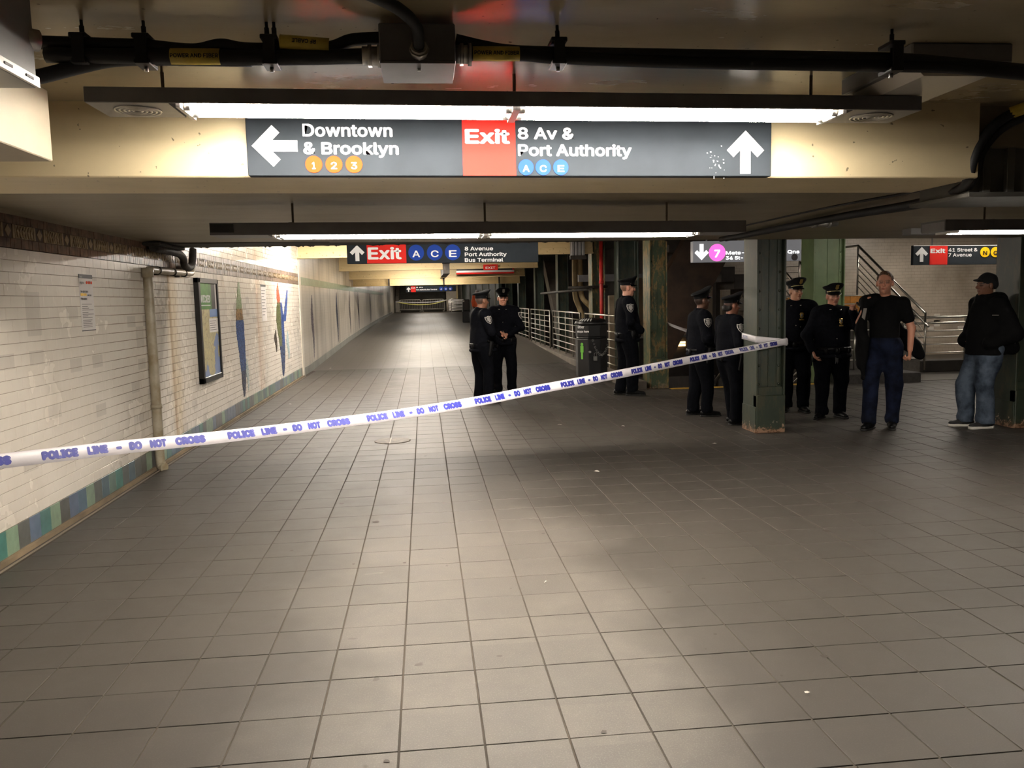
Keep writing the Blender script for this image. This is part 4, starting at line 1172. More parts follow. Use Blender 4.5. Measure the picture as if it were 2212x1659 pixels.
# curved handrail loops at the foot
t = empty('looped_handrail', (8.2, 13.8, 0.165), 'polished steel handrail loop at the foot of the stairs up', 'handrail')
for i, xx in enumerate((8.12, 8.30)):
    MB().tube(bezier_path([(xx, 14.9, 1.35), (xx, 14.2, 0.98), (xx, 13.85, 0.93), (xx, 13.72, 0.80), (xx, 13.72, 0.45), (xx, 13.75, 0.28), (xx, 13.95, 0.235), (xx, 14.3, 0.24)], 6), 0.026, 8).build('loop', STEEL_M, t)
MB().tube([(8.12, 14.0, 0.16), (8.12, 14.0, 0.94)], 0.022, 8).build('post', STEEL_M, t)
MB().tube([(8.30, 14.0, 0.16), (8.30, 14.0, 0.94)], 0.022, 8).build('post', STEEL_M, t)
handrail([(7.65, 13.98, 0.86), (7.65, 16.3, 2.18)], 0.024, 'stair_rail', 'middle handrail on the stairs up, left of the man in the black shirt',
         posts=[[(7.65, 14.1, 0.16), (7.65, 14.1, 0.9)], [(7.65, 15.6, 0.9), (7.65, 15.6, 1.78)]])
# upper flight in the dark behind, going up to the left
t = empty('upper_stairs', (7.0, 18.8, 1.5), 'dark upper flight of stairs with steel rails above the officer behind the column', 'stairs')
for k_ in range(9):
    MB().box(7.3 - 0.29 * k_, 7.6 - 0.29 * k_, 17.5, 18.5, 1.5 + 0.165 * k_ - 0.16, 1.5 + 0.165 * (k_ + 1)).build('step', PITM, t)
for dz in (0.95, 0.78, 0.62):
    MB().tube([(7.5, 17.45, 1.6 + dz), (5.0, 17.45, 1.6 + dz + 1.42)], 0.018, 6).build('rail', STEEL_M, t)
# back wall, kerb and fence on the right
MB().box(6.95, 14.0, 18.85, 19.05, -0.1, 3.4).build('wall_stairs', BACKTILE_M, kind='structure')
t = empty('fence_railing', (10.4, 14.9, 0), 'horizontal steel fence right of the stairs in front of the tiled wall', 'railing')
MB().bbox(9.05, 13.9, 14.82, 15.1, 0, 0.22, 0.008).build('kerb', mat('dark_kerb', s2l((44, 40, 36)), 0.7, var=0.3, vscale=5), t)
for i, zz in enumerate((1.04, 0.93, 0.78, 0.66, 0.52, 0.36)):
    MB().tube([(9.05, 14.95, zz), (13.9, 14.95, zz)], 0.022 if i < 2 else 0.012, 8).build('rail', STEEL_M, t)
for xx in (9.08, 10.35, 11.6, 12.9):
    MB().tube([(xx, 14.95, 0.2), (xx, 14.95, 1.04)], 0.02, 8).build('post', STEEL_M, t)
# paler glossy tiles scattered at random low on the back wall
mb = MB()
for i in range(26):
    xx = 9.6 + 0.155 * RNG.randrange(0, 22); zz = 0.6 + 0.077 * RNG.randrange(0, 5)
    mb.box(xx, xx + 0.15, 18.84, 18.852, zz, zz + 0.073)
mb.build('pale_tiles', mat('pale_white_tile', s2l((226, 220, 208)), 0.25), bpy.data.objects['wall_stairs'], kind='stuff')

# ================================================================ BIN WITH CHAIN
t = empty('litter_bin', (3.12, 15.4, 0), 'tall black plastic litter bin with chain and padlock beside the railing', 'bin')
BX, BY = 3.12, 15.4
BINM = mat('black_plastic', s2l((22, 22, 24)), 0.38, var=0.2, vscale=8)
def oct_prof(r0_, z0_, r1_, z1_, n=8, off=math.pi / 8):
    a = [(BX + r0_ * math.cos(off + 2 * math.pi * k_ / n), BY + r0_ * math.sin(off + 2 * math.pi * k_ / n), z0_) for k_ in range(n)]
    b = [(BX + r1_ * math.cos(off + 2 * math.pi * k_ / n), BY + r1_ * math.sin(off + 2 * math.pi * k_ / n), z1_) for k_ in range(n)]
    return a + b, [tuple(range(n))[::-1], tuple(range(n, 2 * n))] + [(k_, (k_ + 1) % n, n + (k_ + 1) % n, n + k_) for k_ in range(n)]
def octo(segs, name, n=8):
    mb = MB()
    for s_ in segs: mb.add(*oct_prof(*s_, n=n))
    o = mb.build(name, BINM, t)
    bv = o.modifiers.new('bevel', 'BEVEL'); bv.width = 0.012; bv.segments = 2
    return o
octo([(0.27, 0.0, 0.27, 0.09)], 'foot')
octo([(0.305, 0.09, 0.310, 0.80)], 'body')
octo([(0.292, 0.80, 0.294, 0.835)], 'groove')
octo([(0.305, 0.835, 0.308, 1.06)], 'hood')
MB().lathe([(0.31, 1.06), (0.315, 1.085), (0.30, 1.12), (0.245, 1.16), (0.15, 1.18), (0.02, 1.185)], c=(3.12, 15.4, 0), n=32).build('lid', BINM, t)
for i in range(5):
    a = math.radians(212 + i * 11)
    ca, sa = math.cos(a), math.sin(a)
    MB().tube([(BX + 0.292 * ca, BY + 0.292 * sa, 1.133), (BX + 0.235 * ca + 0.02, BY + 0.235 * sa, 1.17)], 0.012, 6).build('lid_stripe', WHITE_M, t)
# writing and green figure on the left face
def face_pt(u, z, r=0.309, ang=math.radians(202.5)):
    n = Vector((math.cos(ang), math.sin(ang), 0)); s_ = Vector((-math.sin(ang), math.cos(ang), 0))
    return Vector((BX, BY, z)) + n * r + s_ * u
def face_text(s, size, u, z, m, ang, r, nm='lettering'):
    me = text_mesh(s, size, size * 0.02, 0.001)
    n = Vector((math.cos(ang), math.sin(ang), 0)); s_ = Vector((-math.sin(ang), math.cos(ang), 0))
    M = Matrix(((s_.x, 0, n.x, 0), (s_.y, 0, n.y, 0), (0, 1, 0, 0), (0, 0, 0, 1))).to_4x4()
    M = Matrix.Translation(Vector((BX, BY, z)) + n * r + s_ * u) @ M
    me.transform(M); me.materials.append(m)
    o = bpy.data.objects.new(nm, me); COL.objects.link(o); par(o, t)
A1 = math.radians(225)
face_text('litter', 0.10, -0.11, 1.0, WHITE_M, A1, 0.287)
face_text('stops here', 0.075, -0.12, 0.92, WHITE_M, A1, 0.287)
GF_M = mat('green_figure', s2l((112, 190, 70)), 0.5)
MB().prism(circle_poly(0, 0.0, 0.03, 14), -0.001, 0.001, 'y', M=Matrix.Translation(face_pt(-0.02, 0.70, 0.288, A1)) @ Matrix.Rotation(A1 + math.pi / 2, 4, 'Z')).build('green_figure_head', GF_M, t)
MB().prism([(-0.035, -0.03), (0.035, -0.03), (0.035, -0.15), (0.02, -0.15), (0.02, -0.28), (-0.02, -0.28), (-0.02, -0.15), (-0.035, -0.15)], -0.001, 0.001, 'y', M=Matrix.Translation(face_pt(-0.02, 0.70, 0.288, A1)) @ Matrix.Rotation(A1 + math.pi / 2, 4, 'Z')).build('green_figure_body', GF_M, t)
# chain of links with padlock
ch = []
for u_ in np.linspace(0, 1, 15):
    xx = BX - 0.01 + 0.30 * u_; zz = 0.70 - 0.42 * (1 - (2 * u_ - 1.05) ** 2) * 0.6 + (0.02 if u_ > .9 else 0)
    ch.append((xx - 0.02, BY - 0.294, zz + 0.05))
CH_M = mat('chain_steel', s2l((170, 170, 168)), 0.3, metal=0.9)
for i, p in enumerate(ch):
    ring = [(p[0] + 0.016 * math.cos(a), p[1] - (0.010 * math.sin(a) if i % 2 else 0.0), p[2] + (0.02 * math.sin(a) if not i % 2 else 0.012 * math.sin(a))) for a in np.linspace(0, 2 * math.pi, 11)]
    MB().tube(ring, 0.0045, 5, cap=False).build('chain_link', CH_M, t)
pk = MB().bbox(BX - 0.025, BX + 0.045, BY - 0.327, BY - 0.294, 0.395, 0.48, 0.006).build('padlock', CH_M, t)
MB().tube([(BX - 0.01, BY - .312, 0.48), (BX - 0.01, BY - .312, 0.53), (BX + 0.01, BY - .312, 0.545), (BX + 0.03, BY - .312, 0.53), (BX + 0.03, BY - .312, 0.48)], 0.006, 6).build('shackle', CH_M, pk)
MB().tube([(BX - 0.09, BY - 0.287, 0.56), (BX - 0.09, BY - 0.322, 0.56)], 0.022, 10).build('lock_bolt', CH_M, t)
MB().tube([(BX + 0.12, BY - 0.287, 0.56), (BX + 0.12, BY - 0.322, 0.56)], 0.022, 10).build('lock_bolt', BINM, t)
# ================================================================ THINGS ON THE LEFT WALL
PIPE_M = mat('painted_pipe', s2l((206, 198, 178)), 0.4, var=0.2, vscale=5, col2=s2l((150, 136, 108)))
t = tag(MB().tube(bezier_path([(WX + 0.05, 8.26, 1.93), (WX + 0.05, 8.26, 1.2), (WX + 0.05, 8.26, 0.5), (WX + 0.05, 8.26, 0.10), (WX + 0.07, 8.24, 0.03), (WX + 0.10, 8.22, 0.025)], 6), 0.045, 14).build('drain_pipe', PIPE_M), 'thick painted vertical drain pipe on the tiled wall', 'pipe')
MB().tube([(WX + 0.05, 8.26, 1.86), (WX + 0.05, 8.26, 1.95)], 0.055, 14).build('collar', PIPE_M, t)
MB().tube([(WX + 0.05, 8.26, 0.60), (WX + 0.05, 8.26, 0.64)], 0.052, 14).build('collar', PIPE_M, t)
t = empty('wall_pipe', (WX + 0.05, 9.0, 1.94), 'painted pipe running along the wall below the frieze with bends at its end', 'pipe')
MB().tube(bezier_path([(WX + 0.05, 8.30, 1.935), (WX + 0.05, 8.8, 1.937), (WX + 0.05, 9.4, 1.942), (WX + 0.05, 9.72, 1.944), (WX + 0.05, 9.80, 1.98), (WX + 0.05, 9.80, 2.06)], 8), 0.034, 12).build('run', PIPE_M, t)
for yy in (8.55, 9.05, 9.45):
    MB().tube([(WX + 0.05, yy, 1.937), (WX + 0.05, yy + 0.03, 1.937)], 0.041, 12).build('joint', DARKSTEEL_M, t)
for yy in (8.6, 9.3):
    MB().tube([(WX, yy, 1.90), (WX + 0.05, yy, 1.90)], 0.010, 6).build('bracket', DARKSTEEL_M, t)
tag(MB().tube(bezier_path([(WX + 0.09, 8.35, 2.145), (WX + 0.09, 8.9, 2.14), (WX + 0.09, 9.2, 2.13), (WX + 0.09, 9.34, 2.09), (WX + 0.08, 9.40, 2.03), (WX + 0.08, 9.52, 2.0), (WX + 0.08, 9.66, 2.02), (WX + 0.08, 9.74, 2.10), (WX + 0.08, 9.78, 2.22)], 8), 0.04, 12).build('wrapped_pipe', DARKSTEEL_M), 'sooty black bent pipe in the corner under the low ceiling', 'pipe')
tag(MB().bbox(WX + 0.001, WX + 0.17, 8.3, 9.15, 2.165, 2.198, 0.01).build('pipe_cover', DARKSTEEL_M), 'sooty black box above the bent pipe at the end of the low ceiling', 'cover')

def wall_quad(mb, y0, y1, z0, z1, d0=0.0, d1=0.003):
    return mb.box(WX + d0, WX + d1, y0, y1, z0, z1)
WALLROT = Matrix(((0, 0, 1, 0), (1, 0, 0, 0), (0, 1, 0, 0), (0, 0, 0, 1)))     # text XY -> YZ plane, facing +X
def wall_letter(s, y, z, size, m, parent, bold=0.0, width=None, off=0.006, nm='lettering'):
    me = text_mesh(s, size, bold, 0.0004)
    xs = [v.co.x for v in me.vertices]
    if width and xs:
        k_ = width / max(1e-6, max(xs) - min(xs))
        for v in me.vertices: v.co.x *= k_
    me.transform(Matrix.Translation((WX + off, y, z)) @ WALLROT)
    me.materials.append(m)
    o = bpy.data.objects.new(nm, me); COL.objects.link(o); par(o, parent)
    return o
PAPER_M = mat('notice_paper', s2l((214, 208, 204)), 0.6, var=0.04, vscale=6)
t = empty('service_notice', (WX, 6.9, 1.4), 'long paper service notice with black header near the left edge', 'notice')
wall_quad(MB(), 6.775, 7.04, 1.405, 1.845).build('paper', PAPER_M, t)
wall_quad(MB(), 6.775, 7.04, 1.815, 1.846, 0, 0.004).build('header', BLACKINK_M, t)
wall_quad(MB(), 6.775, 7.04, 1.402, 1.409, 0, 0.004).build('footer', BLACKINK_M, t)
wall_letter('Service', 6.783, 1.822, 0.02, WHITE_M, t)
wall_letter('Nights', 6.79, 1.772, 0.034, BLACKINK_M, t, 0.0006)
for i in range(4):
    MB().prism(circle_poly(6.92 + i * 0.032, 1.783, 0.012, 12), WX + 0.001, WX + 0.0045, 'x').build('route_disc', ORANGE_M, t)
wall_letter('No night trains', 6.787, 1.705, 0.03, BLACKINK_M, t, 0.0008)
for i in range(4):
    MB().prism(circle_poly(6.80 + i * 0.03, 1.688, 0.012, 12), WX + 0.001, WX + 0.0045, 'x').build('route_disc', YELLOW_M, t)
wall_letter('use local', 6.912, 1.678, 0.026, BLACKINK_M, t, 0.0008)
wall_letter('This station', 6.787, 1.648, 0.03, BLACKINK_M, t, 0.0008)
zz = 1.615
for i in range(13):
    if i in (1, 4, 8): zz -= 0.006
    wall_quad(MB(), 6.80, 6.80 + RNG.uniform(.1, .225), zz - 0.004, zz, 0.001, 0.0042).build('text_line', GREY_INK_M, t); zz -= 0.0135
# map in black frame
t = empty('map_frame', (WX, 10.5, 0.65), 'tall black framed poster with green show panel above a district map', 'poster')
ya, yb, za, zb = 10.0, 10.93, 0.66, 1.905
FR_M = mat('black_frame', s2l((22, 20, 20)), 0.35)
MB().bbox(WX, WX + 0.06, ya, ya + 0.075, za, zb, 0.006).build('frame_side', FR_M, t)
MB().bbox(WX, WX + 0.06, yb - 0.06, yb, za, zb, 0.006).build('frame_side', FR_M, t)
MB().bbox(WX, WX + 0.06, ya, yb, za, za + 0.07, 0.006).build('frame_bottom', FR_M, t)
MB().bbox(WX, WX + 0.06, ya, yb, zb - 0.06, zb, 0.006).build('frame_top', FR_M, t)
k = newmat('map_print', 0.35)
pv, px, py, pz = k.pos()
coast = k.noise(k.scale(pv, (1, 1, 0.8)), 2.3, 5, 0.55)
grad = k.math('ADD', k.math('MULTIPLY', k.math('SUBTRACT', pz, 0.72), -0.42), coast)
edge = k.math('ABSOLUTE', k.math('SUBTRACT', py, 10.50))
water = k.ramp(k.math('ADD', grad, k.math('MULTIPLY', edge, 0.42)), 0.50, 0.515)
land = k.mix(k.ramp(k.noise(pv, 22, 6, 0.7), 0.4, 0.62), s2l((206, 196, 150)), s2l((176, 168, 134)))
rd = k.noise(pv, 9, 1, 0.2)
land = k.mix(k.ramp(k.math('ABSOLUTE', k.math('SUBTRACT', rd, 0.5)), 0.0, 0.018, (1, 1, 1), (0, 0, 0)), land, s2l((150, 110, 80)))
c = k.mix(water, land, s2l((132, 150, 190)))
k.put(k.b.inputs['Base Color'], c)
wall_quad(MB(), ya + 0.07, yb - 0.055, za + 0.06, 1.535, 0.0, 0.042).build('map_sheet', k.m, t)
wall_quad(MB(), 10.45, 10.87, 1.25, 1.42, 0.042, 0.0435).build('map_legend', PAPER_M, t)
for i in range(5):
    wall_quad(MB(), 10.48, 10.48 + 0.3 - 0.05 * (i % 2), 1.385 - i * 0.027, 1.392 - i * 0.027, 0.0435, 0.0445).build('text_line', GREY_INK_M, t)
wall_quad(MB(), 10.50, 10.87, 1.44, 1.535, 0.042, 0.0435).build('map_key', mat('map_key_blue', s2l((110, 140, 190)), 0.4), t)
GRN_M = mat('poster_green', s2l((66, 128, 44)), 0.35, var=0.3, vscale=6)
wall_quad(MB(), ya + 0.07, 10.62, 1.535, zb - 0.055, 0.0, 0.042).build('show_panel', GRN_M, t)
wall_quad(MB(), 10.62, 10.80, 1.535, zb - 0.055, 0.0, 0.042).build('dark_panel', FR_M, t)
wall_quad(MB(), 10.80, yb - 0.055, 1.535, zb - 0.055, 0.0, 0.042).build('white_panel', PAPER_M, t)
wall_letter('WICKED', 10.12, 1.62, 0.16, WHITE_M, t, 0.004, width=0.44, off=0.0435)
wall_quad(MB(), 10.12, 10.56, 1.578, 1.588, 0.042, 0.0435).build('text_line', WHITE_M, t)
# second notice
t = empty('paper_notice', (WX, 14.3, 1.3), 'narrow white paper notice with black header between the two mosaics', 'notice')
wall_quad(MB(), 14.0, 14.42, 1.30, 1.905).build('paper', PAPER_M, t)
wall_quad(MB(), 14.0, 14.42, 1.87, 1.907, 0, 0.004).build('header', BLACKINK_M, t)
for i in range(9):
    wall_quad(MB(), 14.04, 14.36 - 0.06 * (i % 3), 1.80 - i * 0.05, 1.812 - i * 0.05, 0.001, 0.0042).build('text_line', GREY_INK_M, t)
# mosaic inlays: plain spindles of coloured chips
def chips(name, t, inside, y0, y1, z0, z1, s, m, seed, off=0.0):
    r_ = random.Random(seed); mb = MB()
    z = z0
    while z < z1:
        y = y0 + r_.uniform(0, s)
        while y < y1:
            if inside(y + s / 2, z + s / 2):
                a = s * 0.46; j = s * 0.12
                pts = [(y + s / 2 + dx * a + r_.uniform(-j, j), z + s / 2 + dz * a + r_.uniform(-j, j)) for dx, dz in ((-1, -1), (1, -1), (1, 1), (-1, 1))]
                mb.add([(WX + off, p, q) for p, q in pts] + [(WX + off + 0.004 + r_.uniform(0, 0.002), p, q) for p, q in pts],
                       [(4, 5, 6, 7), (0, 1, 5, 4), (1, 2, 6, 5), (2, 3, 7, 6), (3, 0, 4, 7)])
            y += s
        z += s
    if mb.v: mb.build(name, m, t, kind='stuff')
def mos(c, c2=None): return mat('mosaic_%d_%d_%d' % c, s2l(c), 0.3, var=0.35, vscale=45, col2=s2l(c2) if c2 else None, detail=1, lo=0.45, hi=0.55)
def spindle(yc, z0, z1, w, sway=0.0, zmax=0.62):
    def f(y, z):
        u = (z - z0) / (z1 - z0)
        if u < 0 or u > 1: return False
        g_ = (u / zmax) ** 0.6 if u < zmax else ((1 - u) / (1 - zmax)) ** 0.8
        return abs(y - yc - sway * math.sin(u * 7)) < w * 0.5 * (0.10 + 0.90 * g_)
    return f
t = empty('mosaic_inlay', (WX, 12.4, 0.25), 'blue mosaic figure with pale green pointed top, nearest of the wall mosaics', 'mosaic')
f1 = spindle(12.36, 0.24, 1.90, 0.52, 0.04)
chips('pale_green_chips', t, f1, 11.9, 12.9, 1.52, 1.92, 0.024, mos((176, 192, 150), (140, 160, 112)), 1)
chips('brown_chips', t, f1, 11.9, 12.9, 1.36, 1.52, 0.024, mos((120, 92, 62), (176, 140, 90)), 2)
chips('blue_chips', t, f1, 11.9, 12.9, 0.62, 1.36, 0.024, mos((36, 62, 120), (60, 96, 156)), 3)
chips('navy_chips', t, f1, 11.9, 12.9, 0.22, 0.62, 0.024, mos((30, 36, 62), (44, 60, 96)), 4)
chips('pale_blue_chips', t, spindle(12.66, 0.30, 0.78, 0.18, 0.02), 12.4, 12.95, 0.3, 0.8, 0.024, mos((176, 196, 200), (206, 214, 206)), 5)
t = empty('mosaic_inlay', (WX, 15.8, 0.25), 'mosaic figure with red top, olive and blue body and one raised blue streak', 'mosaic')
f2 = spindle(15.75, 0.25, 1.95, 0.78, 0.07)
chips('red_chips', t, spindle(15.6, 1.56, 1.96, 0.34, 0.02, 0.3), 15.2, 16.2, 1.58, 1.97, 0.026, mos((206, 92, 66), (226, 130, 96)), 6)
chips('olive_chips', t, lambda y, z: f2(y, z) and y < 15.78, 15.2, 16.3, 0.80, 1.60, 0.026, mos((96, 104, 66), (128, 132, 88)), 7)
chips('blue_chips', t, lambda y, z: f2(y, z) and y >= 15.78, 15.2, 16.4, 0.80, 1.60, 0.026, mos((44, 68, 136), (78, 104, 172)), 8)
chips('navy_chips', t, f2, 15.2, 16.4, 0.24, 0.80, 0.026, mos((38, 52, 92), (60, 84, 130)), 9)
chips('raised_blue_chips', t, lambda y, z: 1.25 < z < 1.86 and abs(y - 16.15 - (z - 1.25) * 0.85) < 0.16 * (1.15 - (z - 1.25) * 1.2), 15.8, 17.0, 1.25, 1.86, 0.026, mos((52, 82, 150), (90, 112, 176)), 10)
chips('pale_blue_chips', t, spindle(16.45, 0.50, 1.05, 0.30, 0.05), 16.0, 16.9, 0.5, 1.05, 0.026, mos((168, 196, 206), (196, 212, 210)), 11)
chips('dark_chips', t, spindle(15.15, 0.72, 1.12, 0.26, 0.03), 14.9, 15.5, 0.7, 1.12, 0.026, mos((58, 50, 44), (84, 76, 66)), 12)
for i, (yc, w, ca, cb, lab) in enumerate((
        (20.3, 0.8, (96, 82, 92), (70, 62, 76), 'faded purple mosaic streak, first beyond the green band corner'),
        (26.0, 1.0, (62, 52, 62), (44, 70, 100), 'dark mosaic streak with blue foot on the far wall'),
        (30.4, 0.9, (78, 70, 70), (58, 52, 54), 'slim grey mosaic streak before the dark one on the far wall'),
        (34.4, 1.4, (84, 66, 74), (62, 54, 60), 'broad plum mosaic streak far down the wall'),
        (42.0, 1.6, (92, 86, 84), (72, 66, 64), 'last faint mosaic streak far down the wall'))):
    t = empty('mosaic_inlay', (WX, yc, 0.3), lab, 'mosaic')
    zf = floor_z(yc)
    chips('chips', t, spindle(yc, zf + 0.25, zf + 1.75, w * 0.5, 0.06), yc - w, yc + w, zf + 0.2, zf + 1.8, 0.04, mos(ca, cb), 20 + i, -0.022)

# ================================================================ DRAIN COVER, LITTER
t = empty('drain_cover', (-0.41, 9.4, 0), 'round dark stained drain cover in the floor', 'drain cover')
MB().lathe([(0.205, 0.0005), (0.205, 0.004), (0.19, 0.005), (0.01, 0.005)], c=(-0.41, 9.39, 0), n=36).build('plate', mat('iron_cover', s2l((84, 74, 62)), 0.6, var=0.5, vscale=14), t)
MB().box(-0.44, -0.428, 9.19, 9.59, 0.0045, 0.0062).build('seam', mat('pale_seam', s2l((150, 142, 128)), 0.6), t)
PAP_M = mat('paper_scrap', s2l((226, 220, 210)), 0.7)
for i, (x, y_, lab) in enumerate(((1.62, 10.05, 'scrap of white paper on the floor left of the big column shadow'), (2.35, 9.75, 'scrap of white paper below the tape in mid floor'),
                                  (1.5, 7.25, 'scrap of white paper alone in the dark band of the floor'), (3.0, 8.35, 'scrap of white paper on the floor in front of the big column'),
                                  (-2.15, 13.2, 'crumpled white scrap by the skirting beyond the map'), (-2.3, 20.2, 'white scrap by the far skirting'), (1.45, 2.98, 'tiny pale scrap on the floor at the bottom right'),
                                  (0.62, 4.42, 'tiny white speck on the floor near the middle'))):
    r_ = random.Random(i); s_ = 0.028 if i < 6 else 0.012
    vs = [(x + s_ * math.cos(a) * r_.uniform(.6, 1.2), y_ + s_ * math.sin(a) * r_.uniform(.5, 1.0), 0.004 + r_.uniform(0, .012)) for a in np.linspace(0, 5.4, 7)]
    o = MB().add(vs + [(x, y_, 0.016)], [(a, (a + 1) % 7, 7) for a in range(7)] + [tuple(range(7))[::-1]]).build('paper_scrap', PAP_M)
    tag(o, lab, 'litter')
# chewing gum and stains are flat marks on the tiles
GUM_M = mat('trodden_gum', s2l((56, 48, 42)), 0.7)
GUMS = [(1.68, 3.30, .022), (1.30, 3.60, .01), (1.42, 3.15, .008), (0.60, 2.82, .012), (-.18, 2.74, .012), (-.17, 4.92, .013), (-.48, 4.95, .012), (0.42, 4.37, .006), (1.5, 4.35, .012), (-2.1, 3.95, .016), (-.70, 6.5, .02), (-1.0, 7.9, .02), (2.6, 5.1, .03), (-.4, 5.9, .03), (3.8, 3.9, .018), (4.3, 4.2, .012), (-.9, 5.3, .014), (1.2, 3.45, .006)]
gp = MB()
for (x, y_, r) in GUMS:
    n = 9
    gp.add([(x + r * math.cos(2 * math.pi * q / n) * RNG.uniform(.6, 1.2), y_ + r * math.sin(2 * math.pi * q / n) * RNG.uniform(.6, 1.2), 0.0016) for q in range(n)], [tuple(range(n))])
gp.build('trodden_gum_spots', GUM_M, floor, kind='stuff')

# ================================================================ POLICE TAPE
TAPE_M = mat('white_tape', s2l((226, 222, 226)), 0.35, var=0.04, vscale=12)
TINK_M = mat('blue_tape_ink', s2l((24, 30, 128)), 0.5)
class TapePath:
    def __init__(self, pts, w, roll):
        P = bezier_path(pts, 12)
        self.P = np.array([tuple(p) for p in P]); self.w = w; self.roll = roll
        d = np.linalg.norm(np.diff(self.P, axis=0), axis=1)
        self.s = np.concatenate([[0], np.cumsum(d)]); self.L = self.s[-1]
    def frame(self, u):
        u = np.clip(u, 0, self.L)
        p = np.array([np.interp(u, self.s, self.P[:, i]) for i in range(3)])
        e = 0.02
        a = np.array([np.interp(np.clip(u + e, 0, self.L), self.s, self.P[:, i]) for i in range(3)])
        b = np.array([np.interp(np.clip(u - e, 0, self.L), self.s, self.P[:, i]) for i in range(3)])
        d = (a - b) / max(1e-6, np.linalg.norm(a - b))
        up = np.array([0, 0, 1.0]); side = np.cross(d, up); side /= max(1e-6, np.linalg.norm(side))   # towards the camera side
        up = np.cross(side, d)
        r = self.roll(u / self.L) if callable(self.roll) else self.roll
        c, s = math.cos(r), math.sin(r)
        upr = up * c - side * s      # positive roll: top edge leans away
        nr = side * c + up * s
        return p, upr, nr
    def strip(self, n=90):
        vs = []; fs = []
        for i in range(n + 1):
            p, up, nr = self.frame(self.L * i / n)
            for v, o in ((-0.5, 0.0), (0.30, 0.0), (0.42, -0.004), (0.5, -0.012)):      # upper edge curls back
                vs.append(p + up * self.w * v + nr * o)
        for i in range(n):
            for q in range(3):
                fs.append((i * 4 + q, i * 4 + 4 + q, i * 4 + 5 + q, i * 4 + 1 + q))
        return MB().add(vs, fs, True)
    def write(self, s, u0, width, h, v0, m, parent, bold):
        me = text_mesh(s, h * 1.38, bold, 0.0002)
        n = len(me.vertices); co = np.zeros(n * 3); me.vertices.foreach_get('co', co); co = co.reshape(-1, 3)
        x0 = co[:, 0].min(); k_ = width / (co[:, 0].max() - x0)
        us = u0 + (co[:, 0] - x0) * k_
        g = np.linspace(u0, u0 + width, 9)
        fr = [self.frame(u) for u in g]
        P_ = np.array([f[0] for f in fr]); U_ = np.array([f[1] for f in fr]); N_ = np.array([f[2] for f in fr])
        ip = lambda A: np.stack([np.interp(us, g, A[:, i]) for i in range(3)], 1)
        out = ip(P_) + ip(U_) * (v0 + co[:, 1:2]) + ip(N_) * (0.0012 + co[:, 2:3])
        me.vertices.foreach_set('co', out.ravel()); me.update()
        me.materials.append(m)
        o = bpy.data.objects.new('lettering', me); COL.objects.link(o); par(o, parent)
tp = TapePath([(-2.655, 3.42, 0.915), (-1.967, 3.98, 0.890), (-1.833, 4.089, 0.886), (-1.545, 4.324, 0.877), (-1.216, 4.591, 0.862), (-0.824, 4.909, 0.851), (-0.165, 5.446, 0.843), (0.386, 5.897, 0.857), (0.841, 6.27, 0.880), (1.655, 6.936, 0.916), (2.555, 7.674, 0.965), (3.231, 8.228, 0.998), (4.035, 8.882, 1.036)], 0.074,
              lambda u: 0.25 + 0.55 * math.exp(-((u - 0.88) / 0.07) ** 2) + 0.2 * math.sin(u * 5))
t = empty('police_tape', (-2.6, 3.5, 0), 'long white police line tape from the left wall to the big green column', 'tape')
o = tp.strip(110).build('strip', TAPE_M, t)
sd = o.modifiers.new('thick', 'SOLIDIFY'); sd.thickness = 0.0006
u_first = float(np.interp(-1.833, tp.P[:, 0], tp.s))
for q in range(-1, 9):
    u0 = u_first + q * 0.932
    for s, a, w in (('POLICE', 0.0, 0.175), ('LINE', 0.218, 0.105), ('–', 0.364, 0.031), ('DO', 0.432, 0.07), ('NOT', 0.544, 0.094), ('CROSS', 0.686, 0.178)):
        u = u0 + a * 0.932
        if 0.05 < u and u + w < tp.L - 0.03:
            tp.write(s, u, w * 0.932, 0.047, -0.017, TINK_M, t, 0.0058)
t = empty('police_tape', (3.68, 9.0, 1.0), 'short wrap of police tape round the front of the big green column', 'tape')
tp = TapePath([(3.665, 9.30, 1.088), (3.662, 9.1, 1.078), (3.662, 8.90, 1.066), (3.675, 8.878, 1.065), (3.85, 8.884, 1.045), (4.035, 8.886, 1.02)], 0.072, 0.0)
o = tp.strip(40).build('strip', TAPE_M, t)
sd = o.modifiers.new('thick', 'SOLIDIFY'); sd.thickness = 0.0006
tp.write('POLICE', 0.04, 0.14, 0.04, -0.016, mat('faded_tape_ink', s2l((150, 152, 180)), 0.4), t, 0.003)
t = empty('police_tape', (3.9, 11, 1.0), 'police tape strung from the big column back to the rusted green column', 'tape')
tp = TapePath([(3.70, 9.32, 1.085), (3.80, 10.4, 1.05), (3.95, 12.0, 1.03), (4.06, 13.2, 1.07), (4.10, 13.68, 1.10)], 0.08, 0.5)
tp.strip(30).build('strip', TAPE_M, t)

